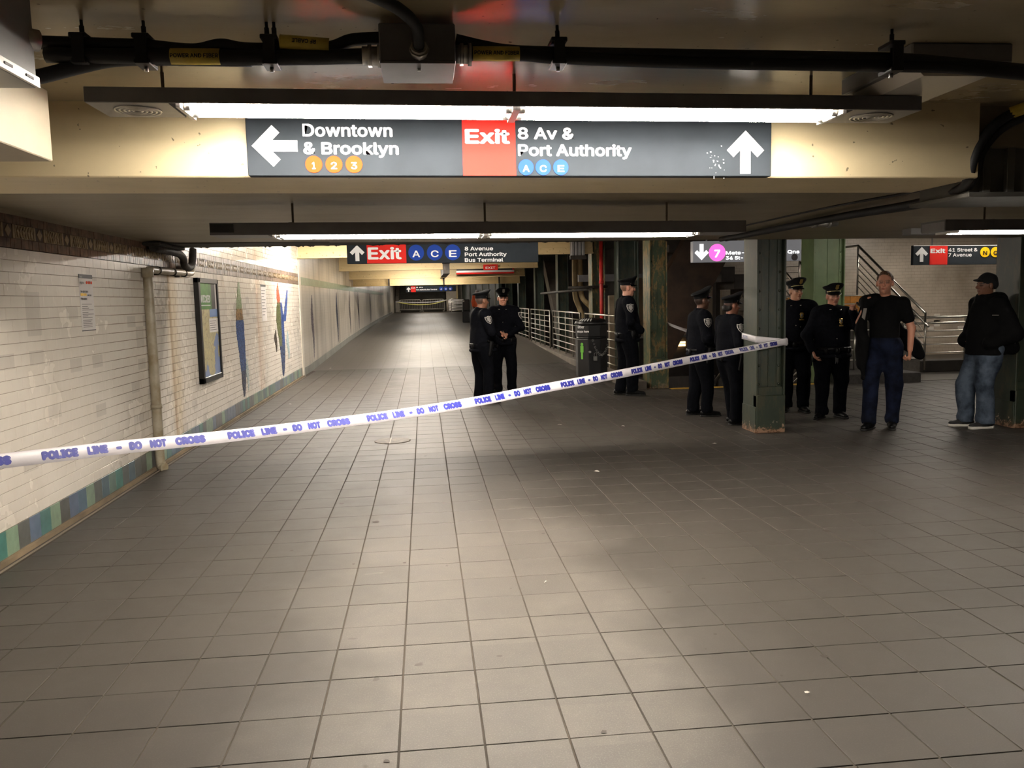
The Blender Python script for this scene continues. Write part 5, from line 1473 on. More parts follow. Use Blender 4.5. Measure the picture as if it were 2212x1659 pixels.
# ================================================================ FAR END OF THE CORRIDOR
BARR_M = mat('barrier_steel', s2l((196, 190, 178)), 0.4, metal=0.5)
def barrier(x0, x1, y, label):
    z = floor_z(y)
    t = empty('crowd_barrier', ((x0 + x1) / 2, y, z), label, 'barrier')
    MB().tube(bezier_path([(x0, y, z), (x0, y, z + 0.9), (x0 + 0.06, y, z + 1.05), (x0 + 0.25, y, z + 1.10), (x1 - 0.25, y, z + 1.10), (x1 - 0.06, y, z + 1.05), (x1, y, z + 0.9), (x1, y, z)], 4), 0.032, 8).build('frame', BARR_M, t)
    MB().tube([(x0, y, z + 0.26), (x1, y, z + 0.26)], 0.03, 8).build('lower_rail', BARR_M, t)
    n = 13
    for q in range(1, n):
        xx = x0 + (x1 - x0) * q / n
        MB().tube([(xx, y, z + 0.26), (xx, y, z + 1.09)], 0.015, 6).build('bar', BARR_M, t)
    for xx in (x0 + 0.1, x1 - 0.1):
        MB().tube([(xx, y - 0.3, z + 0.02), (xx, y - 0.05, z + 0.12), (xx, y + 0.05, z + 0.12), (xx, y + 0.3, z + 0.02)], 0.025, 6).build('foot', BARR_M, t)
barrier(-2.2, -0.30, 74.0, 'left of two steel crowd barriers at the far end')
barrier(-0.18, 1.76, 74.0, 'right of two steel crowd barriers at the far end')
zf = floor_z(73.6)
for nm, m_, sag, zc_, lab in (('barrier_tape', TAPE_M, 0.12, 0.98, 'white tape sagging across the far barriers'), ('barrier_tape', mat('yellow_tape', s2l((222, 214, 96)), 0.4), 0.32, 0.98, 'yellow tape sagging lowest across the far barriers')):
    tp = TapePath([(-2.5, 73.7, zf + zc_ - 0.02), (-1.2, 73.7, zf + zc_ - sag * 0.8), (-0.2, 73.7, zf + zc_ - sag), (0.9, 73.7, zf + zc_ - sag * 0.75), (2.0, 73.7, zf + zc_ + 0.04)], 0.07, 0.1)
    tag(tp.strip(30).build(nm, m_), lab, 'tape')
FST_M = mat('far_step', s2l((104, 100, 90)), 0.7, var=0.2, vscale=1)
t = empty('far_stairs', (0, 80, 0.6), 'grey stairs rising behind the far barriers', 'stairs')
for k_ in range(14):
    MB().box(-2.28, 2.0, 77.0 + k_ * 0.32, 77.4 + k_ * 0.32, 0.4 + 0.165 * k_, 0.6 + 0.165 * (k_ + 1)).build('step', FST_M, t)
MB().box(-4, 4, 83.4, 83.7, 0, 4).build('wall_end', mat('end_wall', s2l((120, 112, 98)), 0.7), kind='structure')
MB().prism([(76.4, 0.55), (83, 0.55), (83, 4.0), (76.4, 1.5)], -2.62, -2.3, 'x').build('wall_far_stair_side', WTILEFAR_M, kind='structure')
MB().box(2.0, 3.45, 75.5, 75.8, 0.3, 3.3).build('wall_far_right', mat('far_white_wall', s2l((206, 196, 180)), 0.5, var=0.08), kind='structure')
MB().box(2.9, 3.05, 74.8, 75.5, 0.3, 3.3).build('trim_5', GIRD_M, kind='structure')
t = empty('far_railing', (2.6, 71, 0.5), 'steel railing in front of the white wall at the far right of the corridor', 'railing')
zf = floor_z(71)
for zz in (0.1, 0.35, 0.6, 0.85, 1.1):
    MB().tube([(2.05, 71, zf + zz), (3.4, 71, zf + zz)], 0.025, 6).build('rail', STEEL_M, t)
for xx in (2.05, 2.3, 3.4):
    MB().tube([(xx, 71, zf), (xx, 71, zf + 1.1)], 0.03, 6).build('post', STEEL_M, t)
MB().box(2.05, 3.4, 71.3, 71.4, zf + 0.15, zf + 1.1).build('white_board', PAPER_M, t)
MB().box(2.2, 3.4, 71.0, 71.4, zf - 0.05, zf + 0.12).build('dark_base', DARKSTEEL_M, t)
# dark end of the railing side
MB().box(3.46, 3.6, 38.5, 76, -0.2, 3.3).build('wall_far_side', mat('far_dark_green', s2l((44, 56, 48)), 0.6, var=0.2, vscale=1), kind='structure')
for i, yy in enumerate((40, 44, 49, 55, 62)):
    tag(MB().bbox(3.40, 3.46, yy, yy + 0.12, floor_z(yy), 3.2, 0.01).build('far_post', mat('far_post_paint', s2l((120, 120, 108)), 0.5)), ['first', 'second', 'third', 'fourth', 'fifth'][i] + ' thin pale post along the far dark side of the corridor', 'post')
# black equipment case and worker behind the officers
t = empty('equipment_case', (2.75, 44.0, 0.38), 'black equipment case standing behind the paired officers', 'case')
zf = floor_z(44)
MB().bbox(2.0, 2.5, 44.0, 44.4, zf, zf + 0.62, 0.03).build('lower_box', BLACK_M, t)
MB().bbox(2.02, 2.40, 44.02, 44.38, zf + 0.63, zf + 1.22, 0.03).build('upper_box', BLACK_M, t)
MB().bbox(2.03, 2.12, 43.985, 44.02, zf + 1.10, zf + 1.17, 0.004).build('latch', GALV_M, t)
# ================================================================ PEOPLE: implicit surfaces turned into meshes
def _smin(a, b, k):
    h = np.clip(0.5 + 0.5 * (b - a) / k, 0, 1)
    return b * (1 - h) + a * h - k * h * (1 - h)
class Sdf:
    def __init__(self):
        self.p = []; self.cuts = []; self.wr = None
    def cone(self, a, b, ra, rb, k=0.02, flat=None, fs=1.0):
        self.p.append(('c', np.array(a, float), np.array(b, float), ra, rb, k, None if flat is None else np.array(flat, float) / np.linalg.norm(flat), fs)); return self
    def ell(self, c, r, k=0.02, R=None):
        self.p.append(('e', np.array(c, float), np.array(r, float), None if R is None else np.array(R, float), 0, k, None, 1.0)); return self
    def ball(self, c, r, k=0.02):
        return self.ell(c, (r, r, r), k)
    def cut(self, n, d):
        """keep where n.p <= d"""
        self.cuts.append((np.array(n, float), d)); return self
    def wrinkle(self, amp, freq, seed):
        r = np.random.RandomState(seed)
        self.wr = (amp, [(r.randn(3) * freq * np.array([1, 1, 0.8]), r.rand() * 6.28) for _ in range(7)]); return self
    def _d(self, q, P):
        if q[0] == 'c':
            _, a, b, ra, rb, k, fl, fs = q
            X = P - a
            ba = b - a
            if fl is not None:
                X = X + fl * ((X @ fl)[..., None] * (1.0 / fs - 1.0))
            t = np.clip((X @ ba) / (ba @ ba), 0, 1)
            return np.linalg.norm(X - t[..., None] * ba, axis=-1) - (ra + (rb - ra) * t)
        _, c, r, R, _, k, _, _ = q
        X = P - c
        if R is not None: X = X @ R
        k0 = np.linalg.norm(X / r, axis=-1); k1 = np.linalg.norm(X / (r * r), axis=-1)
        return k0 * (k0 - 1.0) / np.maximum(k1, 1e-6)
    def box(self, q, pad):
        if q[0] == 'c':
            m = max(q[3], q[4]) * max(1.0, q[7])
            return np.minimum(q[1], q[2]) - m - pad, np.maximum(q[1], q[2]) + m + pad
        m = q[2].max()
        return q[1] - m - pad, q[1] + m + pad
    def _post(self, D, P):
        if self.wr is not None:
            amp, ws = self.wr
            w = 0
            for f, ph in ws: w = w + np.sin(P @ f + ph)
            D = D + amp * w / 3.0
        for n, d in self.cuts:
            D = np.maximum(D, P @ n - d)
        return D
    def eval(self, P):
        D = np.full(P.shape[:-1], 1.0)
        for q in self.p: D = _smin(D, self._d(q, P), q[5])
        return self._post(D, P)
    def mesh(self, h):
        lo = np.min([self.box(q, 3 * h)[0] for q in self.p], axis=0); hi = np.max([self.box(q, 3 * h)[1] for q in self.p], axis=0)
        n = np.ceil((hi - lo) / h).astype(int) + 1
        ax = [lo[i] + h * np.arange(n[i]) for i in range(3)]
        D = np.full(n, 1.0, dtype=np.float64)
        for q in self.p:
            a, b = self.box(q, q[5] * 1.2 + 2 * h)
            i0 = np.maximum(0, np.floor((a - lo) / h).astype(int)); i1 = np.minimum(n, np.ceil((b - lo) / h).astype(int) + 1)
            sl = tuple(slice(i0[i], i1[i]) for i in range(3))
            G = np.stack(np.meshgrid(*[ax[i][sl[i]] for i in range(3)], indexing='ij'), -1)
            D[sl] = _smin(D[sl], self._d(q, G), q[5])
        near = np.abs(D) < 0.08
        if self.wr is not None or self.cuts:
            idx = np.argwhere(D < 0.06)
            P = lo + idx * h
            D[tuple(idx.T)] = self._post(D[tuple(idx.T)], P)
        return nets(D, lo, h)
def nets(D, lo, h):
    ins = D < 0
    c = [ins[i:D.shape[0] - 1 + i, j:D.shape[1] - 1 + j, k:D.shape[2] - 1 + k] for i in (0, 1) for j in (0, 1) for k in (0, 1)]
    s = np.zeros(c[0].shape, dtype=np.int8)
    for q in c: s += q
    act = (s > 0) & (s < 8)
    idx = np.argwhere(act)
    vid = np.full(act.shape, -1, dtype=np.int64); vid[tuple(idx.T)] = np.arange(len(idx))
    offs = np.array([(i, j, k) for i in (0, 1) for j in (0, 1) for k in (0, 1)])
    val = np.stack([D[tuple((idx + o).T)] for o in offs], 1)
    acc = np.zeros((len(idx), 3)); cnt = np.zeros(len(idx))
    for a in range(8):
        for b in range(a + 1, 8):
            if np.abs(offs[a] - offs[b]).sum() != 1: continue
            va, vb = val[:, a], val[:, b]
            m = (va < 0) != (vb < 0)
            t = np.where(m, va / np.where(m, va - vb, 1), 0)
            acc += m[:, None] * (offs[a] + t[:, None] * (offs[b] - offs[a])); cnt += m
    V = lo + h * (idx + acc / np.maximum(cnt, 1)[:, None])
    F = []
    for axis in range(3):
        o1, o2 = [(1, 2), (2, 0), (0, 1)][axis]
        sa = [slice(None)] * 3; sb = [slice(None)] * 3
        sa[axis] = slice(0, -1); sb[axis] = slice(1, None)
        A, B = ins[tuple(sa)], ins[tuple(sb)]
        e = np.argwhere(A != B)
        e = e[(e[:, o1] > 0) & (e[:, o2] > 0) & (e[:, o1] < act.shape[o1]) & (e[:, o2] < act.shape[o2])]
        fl = A[tuple(e.T)]
        def cell(d1, d2):
            q = e.copy(); q[:, o1] -= d1; q[:, o2] -= d2
            return vid[tuple(q.T)]
        q = np.stack([cell(1, 1), cell(0, 1), cell(0, 0), cell(1, 0)], 1)
        q[~fl] = q[~fl][:, ::-1]
        F.append(q)
    F = np.concatenate(F)
    F = F[(F >= 0).all(1)]
    return V, F
def mesh_np(name, V, F):
    me = bpy.data.meshes.new(name)
    me.vertices.add(len(V)); me.vertices.foreach_set('co', V.astype(np.float32).ravel())
    nf = len(F); w = F.shape[1]
    me.loops.add(nf * w); me.loops.foreach_set('vertex_index', F.astype(np.int32).ravel())
    me.polygons.add(nf); me.polygons.foreach_set('loop_start', np.arange(0, nf * w, w, dtype=np.int32)); me.polygons.foreach_set('loop_total', np.full(nf, w, dtype=np.int32))
    me.polygons.foreach_set('use_smooth', np.ones(nf, dtype=bool))
    me.update(); me.validate()
    return me
def smooth_np(V, F, it=2, f=0.5):
    n = len(V)
    for _ in range(it):
        acc = np.zeros_like(V); cnt = np.zeros(n)
        for a in range(4):
            b = (a + 1) % 4
            np.add.at(acc, F[:, a], V[F[:, b]]); np.add.at(cnt, F[:, a], 1)
            np.add.at(acc, F[:, b], V[F[:, a]]); np.add.at(cnt, F[:, b], 1)
        V = V * (1 - f) + f * acc / np.maximum(cnt, 1)[:, None]
    return V

def skin_material():
    k = newmat('skin', 0.48)
    a = k.n('ShaderNodeAttribute'); a.attribute_name = 'tone'
    k.nt.links.new(a.outputs['Color'], k.b.inputs['Base Color'])
    k.b.inputs['Subsurface Weight'].default_value = 0.08
    k.b.inputs['Subsurface Radius'].default_value = (0.012, 0.005, 0.003)
    return k.m
SKIN_M = skin_material()
NAVY_M = mat('navy_uniform_cloth', s2l((14, 15, 20)), 0.85, var=0.25, vscale=30, bump=0.15, bscale=60, spec=0.05)
NAVYP_M = mat('navy_uniform_trousers', s2l((11, 12, 16)), 0.9, var=0.25, vscale=30, spec=0.04)
LEATHER_M = mat('black_leather', s2l((12, 12, 13)), 0.42, spec=0.18, bump=0.1, bscale=40)
CAPTOP_M = mat('cap_cloth', s2l((17, 18, 20)), 0.8, spec=0.2)
VISOR_M = mat('patent_visor', s2l((10, 10, 11)), 0.12)
SILVER_M = mat('silver_badge', s2l((214, 210, 200)), 0.25, metal=0.8)
GOLD_M = mat('gold_badge', s2l((226, 190, 110)), 0.3, metal=0.7)
PATCHW_M = mat('patch_white', s2l((196, 192, 186)), 0.7)
PATCHB_M = mat('patch_black', s2l((28, 28, 32)), 0.8)
PATCHG_M = mat('patch_grey', s2l((150, 146, 142)), 0.7, var=0.25, vscale=160)
SOLE_M = mat('rubber_sole', s2l((20, 19, 18)), 0.7)

class Person:
    def __init__(self, label, pos, phi, H, girth=1.0, belly=0.0, skin=(200, 150, 124), hair=(40, 32, 28), pose=None, feet=None, head=(0, 0), seed=1, shoulder=1.0, lean=(0, 0), hands=('relax', 'relax'), beard=None):
        self.s = H / 1.75; self.pos = pos; self.phi = phi; self.g = girth; self.belly = belly; self.seed = seed; self.lab = label
        self.skin, self.hair, self.beard = skin, hair, beard
        self.lean = lean
        c, s = math.cos(phi - math.pi / 2), math.sin(phi - math.pi / 2)
        self.R = np.array([[c, -s, 0], [s, c, 0], [0, 0, 1.0]])
        feet = feet or ((0.11, 0.02, 0.25), (-0.11, -0.02, -0.25))
        self.feet = feet
        J = {}
        sw = 0.178 * shoulder
        L = lambda z: np.array([lean[0] * z / 1.45, lean[1] * z / 1.45, 0])
        J['neck'] = np.array([0, -0.012, 1.475]) + L(1.45); J['chest'] = np.array([0, 0.0, 1.28]) + L(1.28); J['waist'] = np.array([0, 0.0, 1.08]) + L(1.08); J['pelvis'] = np.array([0, 0, 0.95]) + L(0.95)
        J['Rs'] = np.array([sw, -0.02, 1.415]) + L(1.42); J['Ls'] = np.array([-sw, -0.02, 1.415]) + L(1.42)
        pose = pose or {}
        dflt = {'Re': (0.255, -0.03, 1.13), 'Rw': (0.245, 0.06, 0.885), 'Le': (-0.255, -0.03, 1.13), 'Lw': (-0.245, 0.06, 0.885)}
        for q in dflt: J[q] = np.array(pose.get(q, dflt[q]), float)
        J['Rh'] = np.array([0.09, 0, 0.91]) + L(0.91); J['Lh'] = np.array([-0.09, 0, 0.91]) + L(0.91)
        for i, sd in ((0, 'R'), (1, 'L')):
            fx, fy, fa = feet[i]
            J[sd + 'a'] = np.array([fx, fy, 0.085])
            mid = (J[sd + 'h'] + J[sd + 'a']) / 2
            J[sd + 'k'] = mid + np.array([0.02 * (1 if sd == 'R' else -1), 0.03 + pose.get(sd + 'knee', 0.0), 0.01])
        self.J = J; self.pose = pose; self.hands = hands
        yaw, pitch = head[0], head[1]
        cy, sy, cp, sp = math.cos(yaw), math.sin(yaw), math.cos(pitch), math.sin(pitch)
        Rz = np.array([[cy, -sy, 0], [sy, cy, 0], [0, 0, 1]]); Rx = np.array([[1, 0, 0], [0, cp, -sp], [0, sp, cp]])
        self.HR = Rz @ Rx
        self.hs = 1.07
        self.HC = J['neck'] + np.array([0, 0.03, 0.160])
        self.build_body()
    def hl(self, p):           # head local -> body local (unscaled)
        return self.HC + self.HR @ (np.array(p, float) * self.hs)
    def world(self, V):
        return (V * self.s) @ self.R.T + np.array(self.pos)
    def hand(self, S, w, e, kind, side):
        f = (w - e); f /= np.linalg.norm(f)
        pose = self.pose
        f = np.array(pose.get(side + 'f', f), float); f /= np.linalg.norm(f)
        n = np.array(pose.get(side + 'n', (-1 if side == 'R' else 1, 0, 0)), float); n -= f * (n @ f); n /= np.linalg.norm(n)
        t = np.cross(n, f) * (1 if side == 'R' else -1)
        if side + 't' in pose:
            t = np.array(pose[side + 't'], float); t -= f * (t @ f); t -= n * (t @ n); t /= np.linalg.norm(t)
        S.cone(w - f * 0.01, w + f * 0.085, 0.026, 0.036, 0.015, n, 0.52)
        curl = {'relax': (0.35, 0.4, 0.45, 0.5), 'fist': (1.25, 1.3, 1.3, 1.3), 'point': (0.05, 1.3, 1.3, 1.3), 'open': (0.15, 0.15, 0.2, 0.2)}[kind]
        for i in range(4):
            b = w + f * (0.088 - 0.004 * abs(i - 1)) + t * (0.027 - 0.0185 * i)
            d = f.copy(); L = (0.040, 0.045, 0.042, 0.032)[i]
            for sg, q in enumerate((1.0, 0.75, 0.6)):
                a = curl[i] * (0.75 if sg == 0 else 1.0)
                d = d * math.cos(a) + np.cross(np.cross(f, n), d) * math.sin(a)
                d /= np.linalg.norm(d)
                e2 = b + d * L * q
                S.cone(b, e2, 0.0098 - 0.0012 * sg, 0.0088 - 0.0012 * sg, 0.004)
                b = e2
        b = w + f * 0.028 + t * 0.028
        m1 = b + (f * 0.55 + t * 0.75 + n * 0.25) * 0.042
        close = 0.9 if kind in ('fist', 'point') else 0.35
        m2 = m1 + (f * (0.95 - 0.3 * close) + t * (0.35 - 0.75 * close) + n * 0.5 * close) * 0.034
        S.cone(b, m1, 0.0125, 0.011, 0.01).cone(m1, m2, 0.0105, 0.009, 0.004)
    def build_body(self):
        J, g = self.J, self.g
        S = Sdf()
        # trunk
        S.cone(J['pelvis'], J['waist'], 0.125 * g, 0.115 * g, 0.05, (0, 1, 0), 0.72)
        S.cone(J['waist'], J['chest'], 0.115 * g, 0.135 * g, 0.05, (0, 1, 0), 0.72)
        S.cone(J['chest'] + (0, 0, .02), J['neck'] - (0, 0, .06), 0.13, 0.075, 0.05, (0, 1, 0), 0.75)
        S.cone(J['Rs'], J['Ls'], 0.055, 0.055, 0.05)
        S.cone(J['neck'] - (0, 0, .05), self.hl((0, -0.015, -0.055)), 0.062, 0.056, 0.025)
        for sd in 'RL':
            S.cone(J[sd + 's'], J[sd + 'e'], 0.050, 0.041, 0.03); S.cone(J[sd + 'e'], J[sd + 'w'], 0.041, 0.028, 0.02)
            S.cone(J[sd + 'h'], J[sd + 'k'], 0.085, 0.055, 0.04); S.cone(J[sd + 'k'], J[sd + 'a'], 0.056, 0.038, 0.03)
            self.hand(S, J[sd + 'w'], J[sd + 'e'], self.hands[0 if sd == 'R' else 1], sd)
            fx, fy, fa = self.feet[0 if sd == 'R' else 1]
            d = np.array([math.sin(fa), math.cos(fa), 0])
            S.cone(np.array([fx, fy, 0.045]) - d * 0.035, np.array([fx, fy, 0.04]) + d * 0.14, 0.036, 0.026, 0.03)
        # head
        H = self.hl; HR = self.HR; hs = self.hs
        e3 = lambda a, b, c: (a * hs, b * hs, c * hs)
        S.ell(H((0, -0.012, 0.028)), e3(0.074, 0.094, 0.092), 0.02, HR)
        S.ell(H((0, 0.028, -0.040)), e3(0.056, 0.058, 0.074), 0.03, HR)
        S.ball(H((0, 0.063, -0.092)), 0.024, 0.02)
        S.cone(H((0, 0.088, 0.008)), H((0, 0.108, -0.026)), 0.008, 0.013, 0.008)
        S.cone(H((-0.012, 0.094, -0.030)), H((0.012, 0.094, -0.030)), 0.009, 0.009, 0.008)
        S.cone(H((-0.034, 0.074, 0.020)), H((0.034, 0.074, 0.020)), 0.012, 0.012, 0.012)
        S.ball(H((0.036, 0.062, -0.022)), 0.022, 0.015); S.ball(H((-0.036, 0.062, -0.022)), 0.022, 0.015)
        S.cone(H((-0.018, 0.083, -0.060)), H((0.018, 0.083, -0.060)), 0.0085, 0.0085, 0.006)
        for sx in (1, -1):
            S.ell(H((sx * 0.077, -0.004, -0.008)), e3(0.011, 0.022, 0.032), 0.008, HR)
        V, F = S.mesh(0.0078)
        V = smooth_np(V, F, 1, 0.4)
        # vertex tones: skin, lips, brows, eyes, hair, stubble (all belong to the person)
        L = (V - self.HC) @ self.HR / self.hs
        x, y, z = L[:, 0], L[:, 1], L[:, 2]
        sk = np.array(s2l(self.skin)); col = np.tile(sk, (len(V), 1))
        def blend(m, c, a=1.0):
            col[m] = col[m] * (1 - a) + np.array(c) * a
        front = (y > 0.045) & (np.abs(x) < 0.07) & (z > -0.13) & (z < 0.1)
        red = (sk * np.array([1.0, 0.72, 0.68]))
        blend(front & (np.hypot(x, (z + 0.028)) < 0.022) & (y > 0.085), red, 0.35)
        blend(front & (np.abs(np.abs(x) - 0.038) < 0.018) & (np.abs(z + 0.03) < 0.02), red, 0.25)
        blend(front & (np.abs(x) < 0.023) & (np.abs(z + 0.061) < 0.0075), sk * np.array([0.72, 0.42, 0.40]), 0.8)
        blend(front & (np.abs(np.abs(x) - 0.031) < 0.017) & (np.abs(z - 0.000) < 0.0075), sk * 0.28, 0.9)
        blend(front & (np.abs(np.abs(x) - 0.033) < 0.020) & (np.abs(z - 0.019) < 0.0055), np.array(s2l(self.hair)), 0.75)
        hm = (z > 0.03 - 0.0 * y) & ((y < 0.035) | (z > 0.085)) | ((z > -0.045) & (y < -0.03) & (z < 0.13))
        hm &= (np.abs(z - 0.02) < 0.14) & (np.hypot(x, y) < 0.13)
        ear = (np.abs(x) > 0.071) & (np.abs(y) < 0.03) & (z < 0.025)
        blend(hm & ~ear, np.array(s2l(self.hair)), 0.85)
        if self.beard:
            bm_ = (z < -0.030) & (z > -0.125) & (y > 0.005) & (np.hypot(x, y - 0.03) < 0.09) & ~((np.abs(x) < 0.024) & (np.abs(z + 0.061) < 0.008)) & ~((z > -0.045) & (np.abs(x) < 0.03))
            blend(bm_, np.array(s2l(self.beard[0])), self.beard[1])
        self.bodyS = S
        me = mesh_np('person', self.world(V), F)
        at = me.color_attributes.new('tone', 'FLOAT_COLOR', 'POINT')
        at.data.foreach_set('color', np.concatenate([col, np.ones((len(V), 1))], 1).astype(np.float32).ravel())
        me.materials.append(SKIN_M)
        o = bpy.data.objects.new('person', me); COL.objects.link(o)
        tag(o, self.lab, 'person')
        self.o = o
    # ---------- helpers for clothes
    def part(self, name, S, h, m, it=1, parent=None):
        V, F = S.mesh(h)
        if it: V = smooth_np(V, F, it, 0.5)
        me = mesh_np(name, self.world(V), F); me.materials.append(m)
        o = bpy.data.objects.new(name, me); COL.objects.link(o); o.parent = parent or self.o
        return o
    def poly(self, name, V, F, m, parent=None, smooth=True):
        mb = MB().add([tuple(p) for p in self.world(np.array(V, float))], F, smooth)
        return mb.build(name, m, parent or self.o)
    def project(self, S, P, d):
        """slide points P along -d until they meet the surface of S"""
        P = np.array(P, float); d = np.array(d, float) / np.linalg.norm(d)
        t = np.zeros(len(P))
        for _ in range(40):
            q = P - d * t[:, None]
            t += np.clip(S.eval(q) * 0.7, -0.02, 0.03)
        return P - d * t[:, None]
    def decal(self, name, S, c, out, up, outline, m, off, parent=None, rings=4):
        """outline (u, v) in metres laid onto S"""
        out = np.array(out, float) / np.linalg.norm(out); up = np.array(up, float); up -= out * (up @ out); up /= np.linalg.norm(up)
        rt = np.cross(up, out)
        n = len(outline); ol = np.array(outline)
        pts = [np.array(c) + out * 0.06]
        for r in range(1, rings + 1):
            for u, v in ol * (r / rings): pts.append(np.array(c) + out * 0.06 + rt * u + up * v)
        P = self.project(S, np.array(pts), out) + out * off
        F = [(0, 1 + i, 1 + (i + 1) % n) for i in range(n)]
        for r in range(rings - 1):
            a = 1 + r * n; b = a + n
            for i in range(n): F.append((a + i, b + i, b + (i + 1) % n, a + (i + 1) % n))
        o = self.poly(name, P, F, m, parent)
        md = o.modifiers.new('thick', 'SOLIDIFY'); md.thickness = 0.0015; md.offset = 1
        return o
    def shoes(self, m=LEATHER_M, sole=SOLE_M, sole_h=0.022):
        for i, sd in ((0, 'R'), (1, 'L')):
            fx, fy, fa = self.feet[i]
            d = np.array([math.sin(fa), math.cos(fa), 0]); c = np.array([fx, fy, 0])
            S = Sdf()
            S.cone(c - d * 0.055 + (0, 0, .05), c + d * 0.04 + (0, 0, .055), 0.045, 0.047, 0.03)
            S.cone(c + d * 0.02 + (0, 0, .05), c + d * 0.165 + (0, 0, .032), 0.046, 0.036, 0.03, (0, 0, 1), 0.85)
            S.cone(c + (0, 0, .06), self.J[sd + 'a'] + (0, 0, .05), 0.046, 0.046, 0.03)
            S.cut((0, 0, -1), -sole_h * 0.8)
            o = self.part('shoe', S, 0.008, m)
            q = Sdf().cone(c - d * 0.06 + (0, 0, .012), c + d * 0.165 + (0, 0, .012), 0.046, 0.042, 0.02).cut((0, 0, -1), -0.0).cut((0, 0, 1), sole_h)
            self.part('sole', q, 0.009, sole, 0, o)
    def trousers(self, m=NAVYP_M, loose=1.0, top=1.06, hem=0.055, seed=0):
        J, g = self.J, self.g
        S = Sdf()
        S.cone(J['pelvis'] - (0, 0, .02), J['waist'] - (0, 0, .03), 0.155 * g, 0.142 * g, 0.05, (0, 1, 0), 0.78)
        if self.belly: S.ell(J['waist'] + (0, 0.05, -0.09), (0.15 * g, 0.10 * g + self.belly * 0.5, 0.13), 0.06)
        for sd in 'RL':
            S.cone(J[sd + 'h'] - (0, 0.01, 0), J[sd + 'k'], 0.112 * g * loose, 0.083 * loose, 0.05)
            S.cone(J[sd + 'k'], J[sd + 'a'] + (0, -0.004, -0.02), 0.083 * loose, 0.074 * loose, 0.03)
            # breaks of the cloth over the shoe
            S.cone(J[sd + 'a'] + (-0.03, 0.03, .02), J[sd + 'a'] + (0.03, 0.03, .03), 0.05 * loose, 0.05 * loose, 0.03)
        S.wrinkle(0.010, 14, self.seed + 5)
        S.cut((0, 0, 1), top).cut((0, 0, -1), -hem)
        self.trS = S
        return self.part('trousers', S, 0.012, m)
    def jacket(self, m=NAVY_M, hem=0.88, loose=1.0, collar=True, sleeves=True, seed=0, cuff=0.0):
        J, g = self.J, self.g
        S = Sdf()
        S.cone(J['pelvis'] - (0, 0, .03), J['waist'], 0.176 * g * loose, 0.164 * g * loose, 0.05, (0, 1, 0), 0.82)
        S.cone(J['waist'], J['chest'] + (0, 0, .03), 0.160 * g * loose, 0.165 * g * loose, 0.05, (0, 1, 0), 0.76)
        S.cone(J['chest'] + (0, 0, .03), J['neck'] - (0, 0, .055), 0.155 * g * loose, 0.085, 0.05, (0, 1, 0), 0.78)
        S.cone(J['Rs'] + (0, 0, -.005), J['Ls'] + (0, 0, -.005), 0.080 * loose, 0.080 * loose, 0.06)
        S.cone(J['Rs'] * 0.55 + J['neck'] * 0.45 - (0, 0, .01), J['Ls'] * 0.55 + J['neck'] * 0.45 - (0, 0, .01), 0.06, 0.06, 0.06)
        if self.belly: S.ell(J['waist'] + (0, 0.055, 0.0), (0.155 * g, 0.10 * g + self.belly, 0.19), 0.07)
        for sd in 'RL':
            a, b, c = J[sd + 's'], J[sd + 'e'], J[sd + 'w']
            S.cone(a, b, 0.082 * loose, 0.070 * loose, 0.035); S.cone(b, c + (b - c) * (0.04 + cuff), 0.065 * loose, 0.047 * loose, 0.02)
        if collar:
            for k_ in range(10):
                t0, t1 = 2 * math.pi * k_ / 10, 2 * math.pi * (k_ + 1) / 10
                if k_ in (2,): continue
                p = lambda t_: J['neck'] + np.array([0.076 * math.cos(t_), 0.072 * math.sin(t_) + 0.01, -0.012 - 0.022 * math.sin(t_)])
                S.cone(p(t0), p(t1), 0.024, 0.024, 0.012)
                up_ = np.array([0, -0.004, 0.032])
                S.cone(p(t0) * [0.96, 0.96, 1] + up_, p(t1) * [0.96, 0.96, 1] + up_, 0.016, 0.016, 0.014)
        S.wrinkle(0.013, 13, self.seed)
        S.cut((0, 0, -1), -hem)
        self.jkS = S
        o = self.part('jacket', S, 0.0115, m)
        B = Sdf(); P0 = J['pelvis']
        a_, b_ = 0.158 * g * loose, 0.126 * g * loose + self.belly * 0.45
        q_ = lambda t_: np.array([a_ * math.cos(t_) + P0[0], b_ * math.sin(t_) + P0[1] + self.belly * 0.3, hem - 0.012])
        for i in range(18):
            B.cone(q_(2 * math.pi * i / 18), q_(2 * math.pi * (i + 1) / 18), 0.030, 0.030, 0.012)
        self.part('waistband', B, 0.012, m, 1, o)
        return o
    def patch(self, sd):
        J = self.J
        a, b = J[sd + 's'], J[sd + 'e']
        c = a + (b - a) * 0.30
        out = np.array([1 if sd == 'R' else -1, self.pose.get(sd + 'py', 0.0), 0.05])
        up = a - b
        sh = [(0, 0.066), (0.030, 0.055), (0.052, 0.058), (0.054, 0.025), (0.046, -0.015), (0.026, -0.045), (0, -0.066), (-0.026, -0.045), (-0.046, -0.015), (-0.054, 0.025), (-0.052, 0.058), (-0.030, 0.055)]
        o = self.decal('shoulder_patch', self.jkS, c, out, up, sh, PATCHW_M, 0.003)
        self.decal('patch_field', self.jkS, c, out, up, [(u * .86, v * .86) for u, v in sh], PATCHB_M, 0.0050, o)
        em = [(0, 0.046), (0.034, 0.040), (0.026, 0.018), (0.036, 0.0), (0.020, -0.014), (0.012, -0.034), (0, -0.040), (-0.012, -0.034), (-0.020, -0.014), (-0.036, 0.0), (-0.026, 0.018), (-0.034, 0.040)]
        self.decal('patch_emblem', self.jkS, c, out, up, em, PATCHG_M, 0.0068, o)
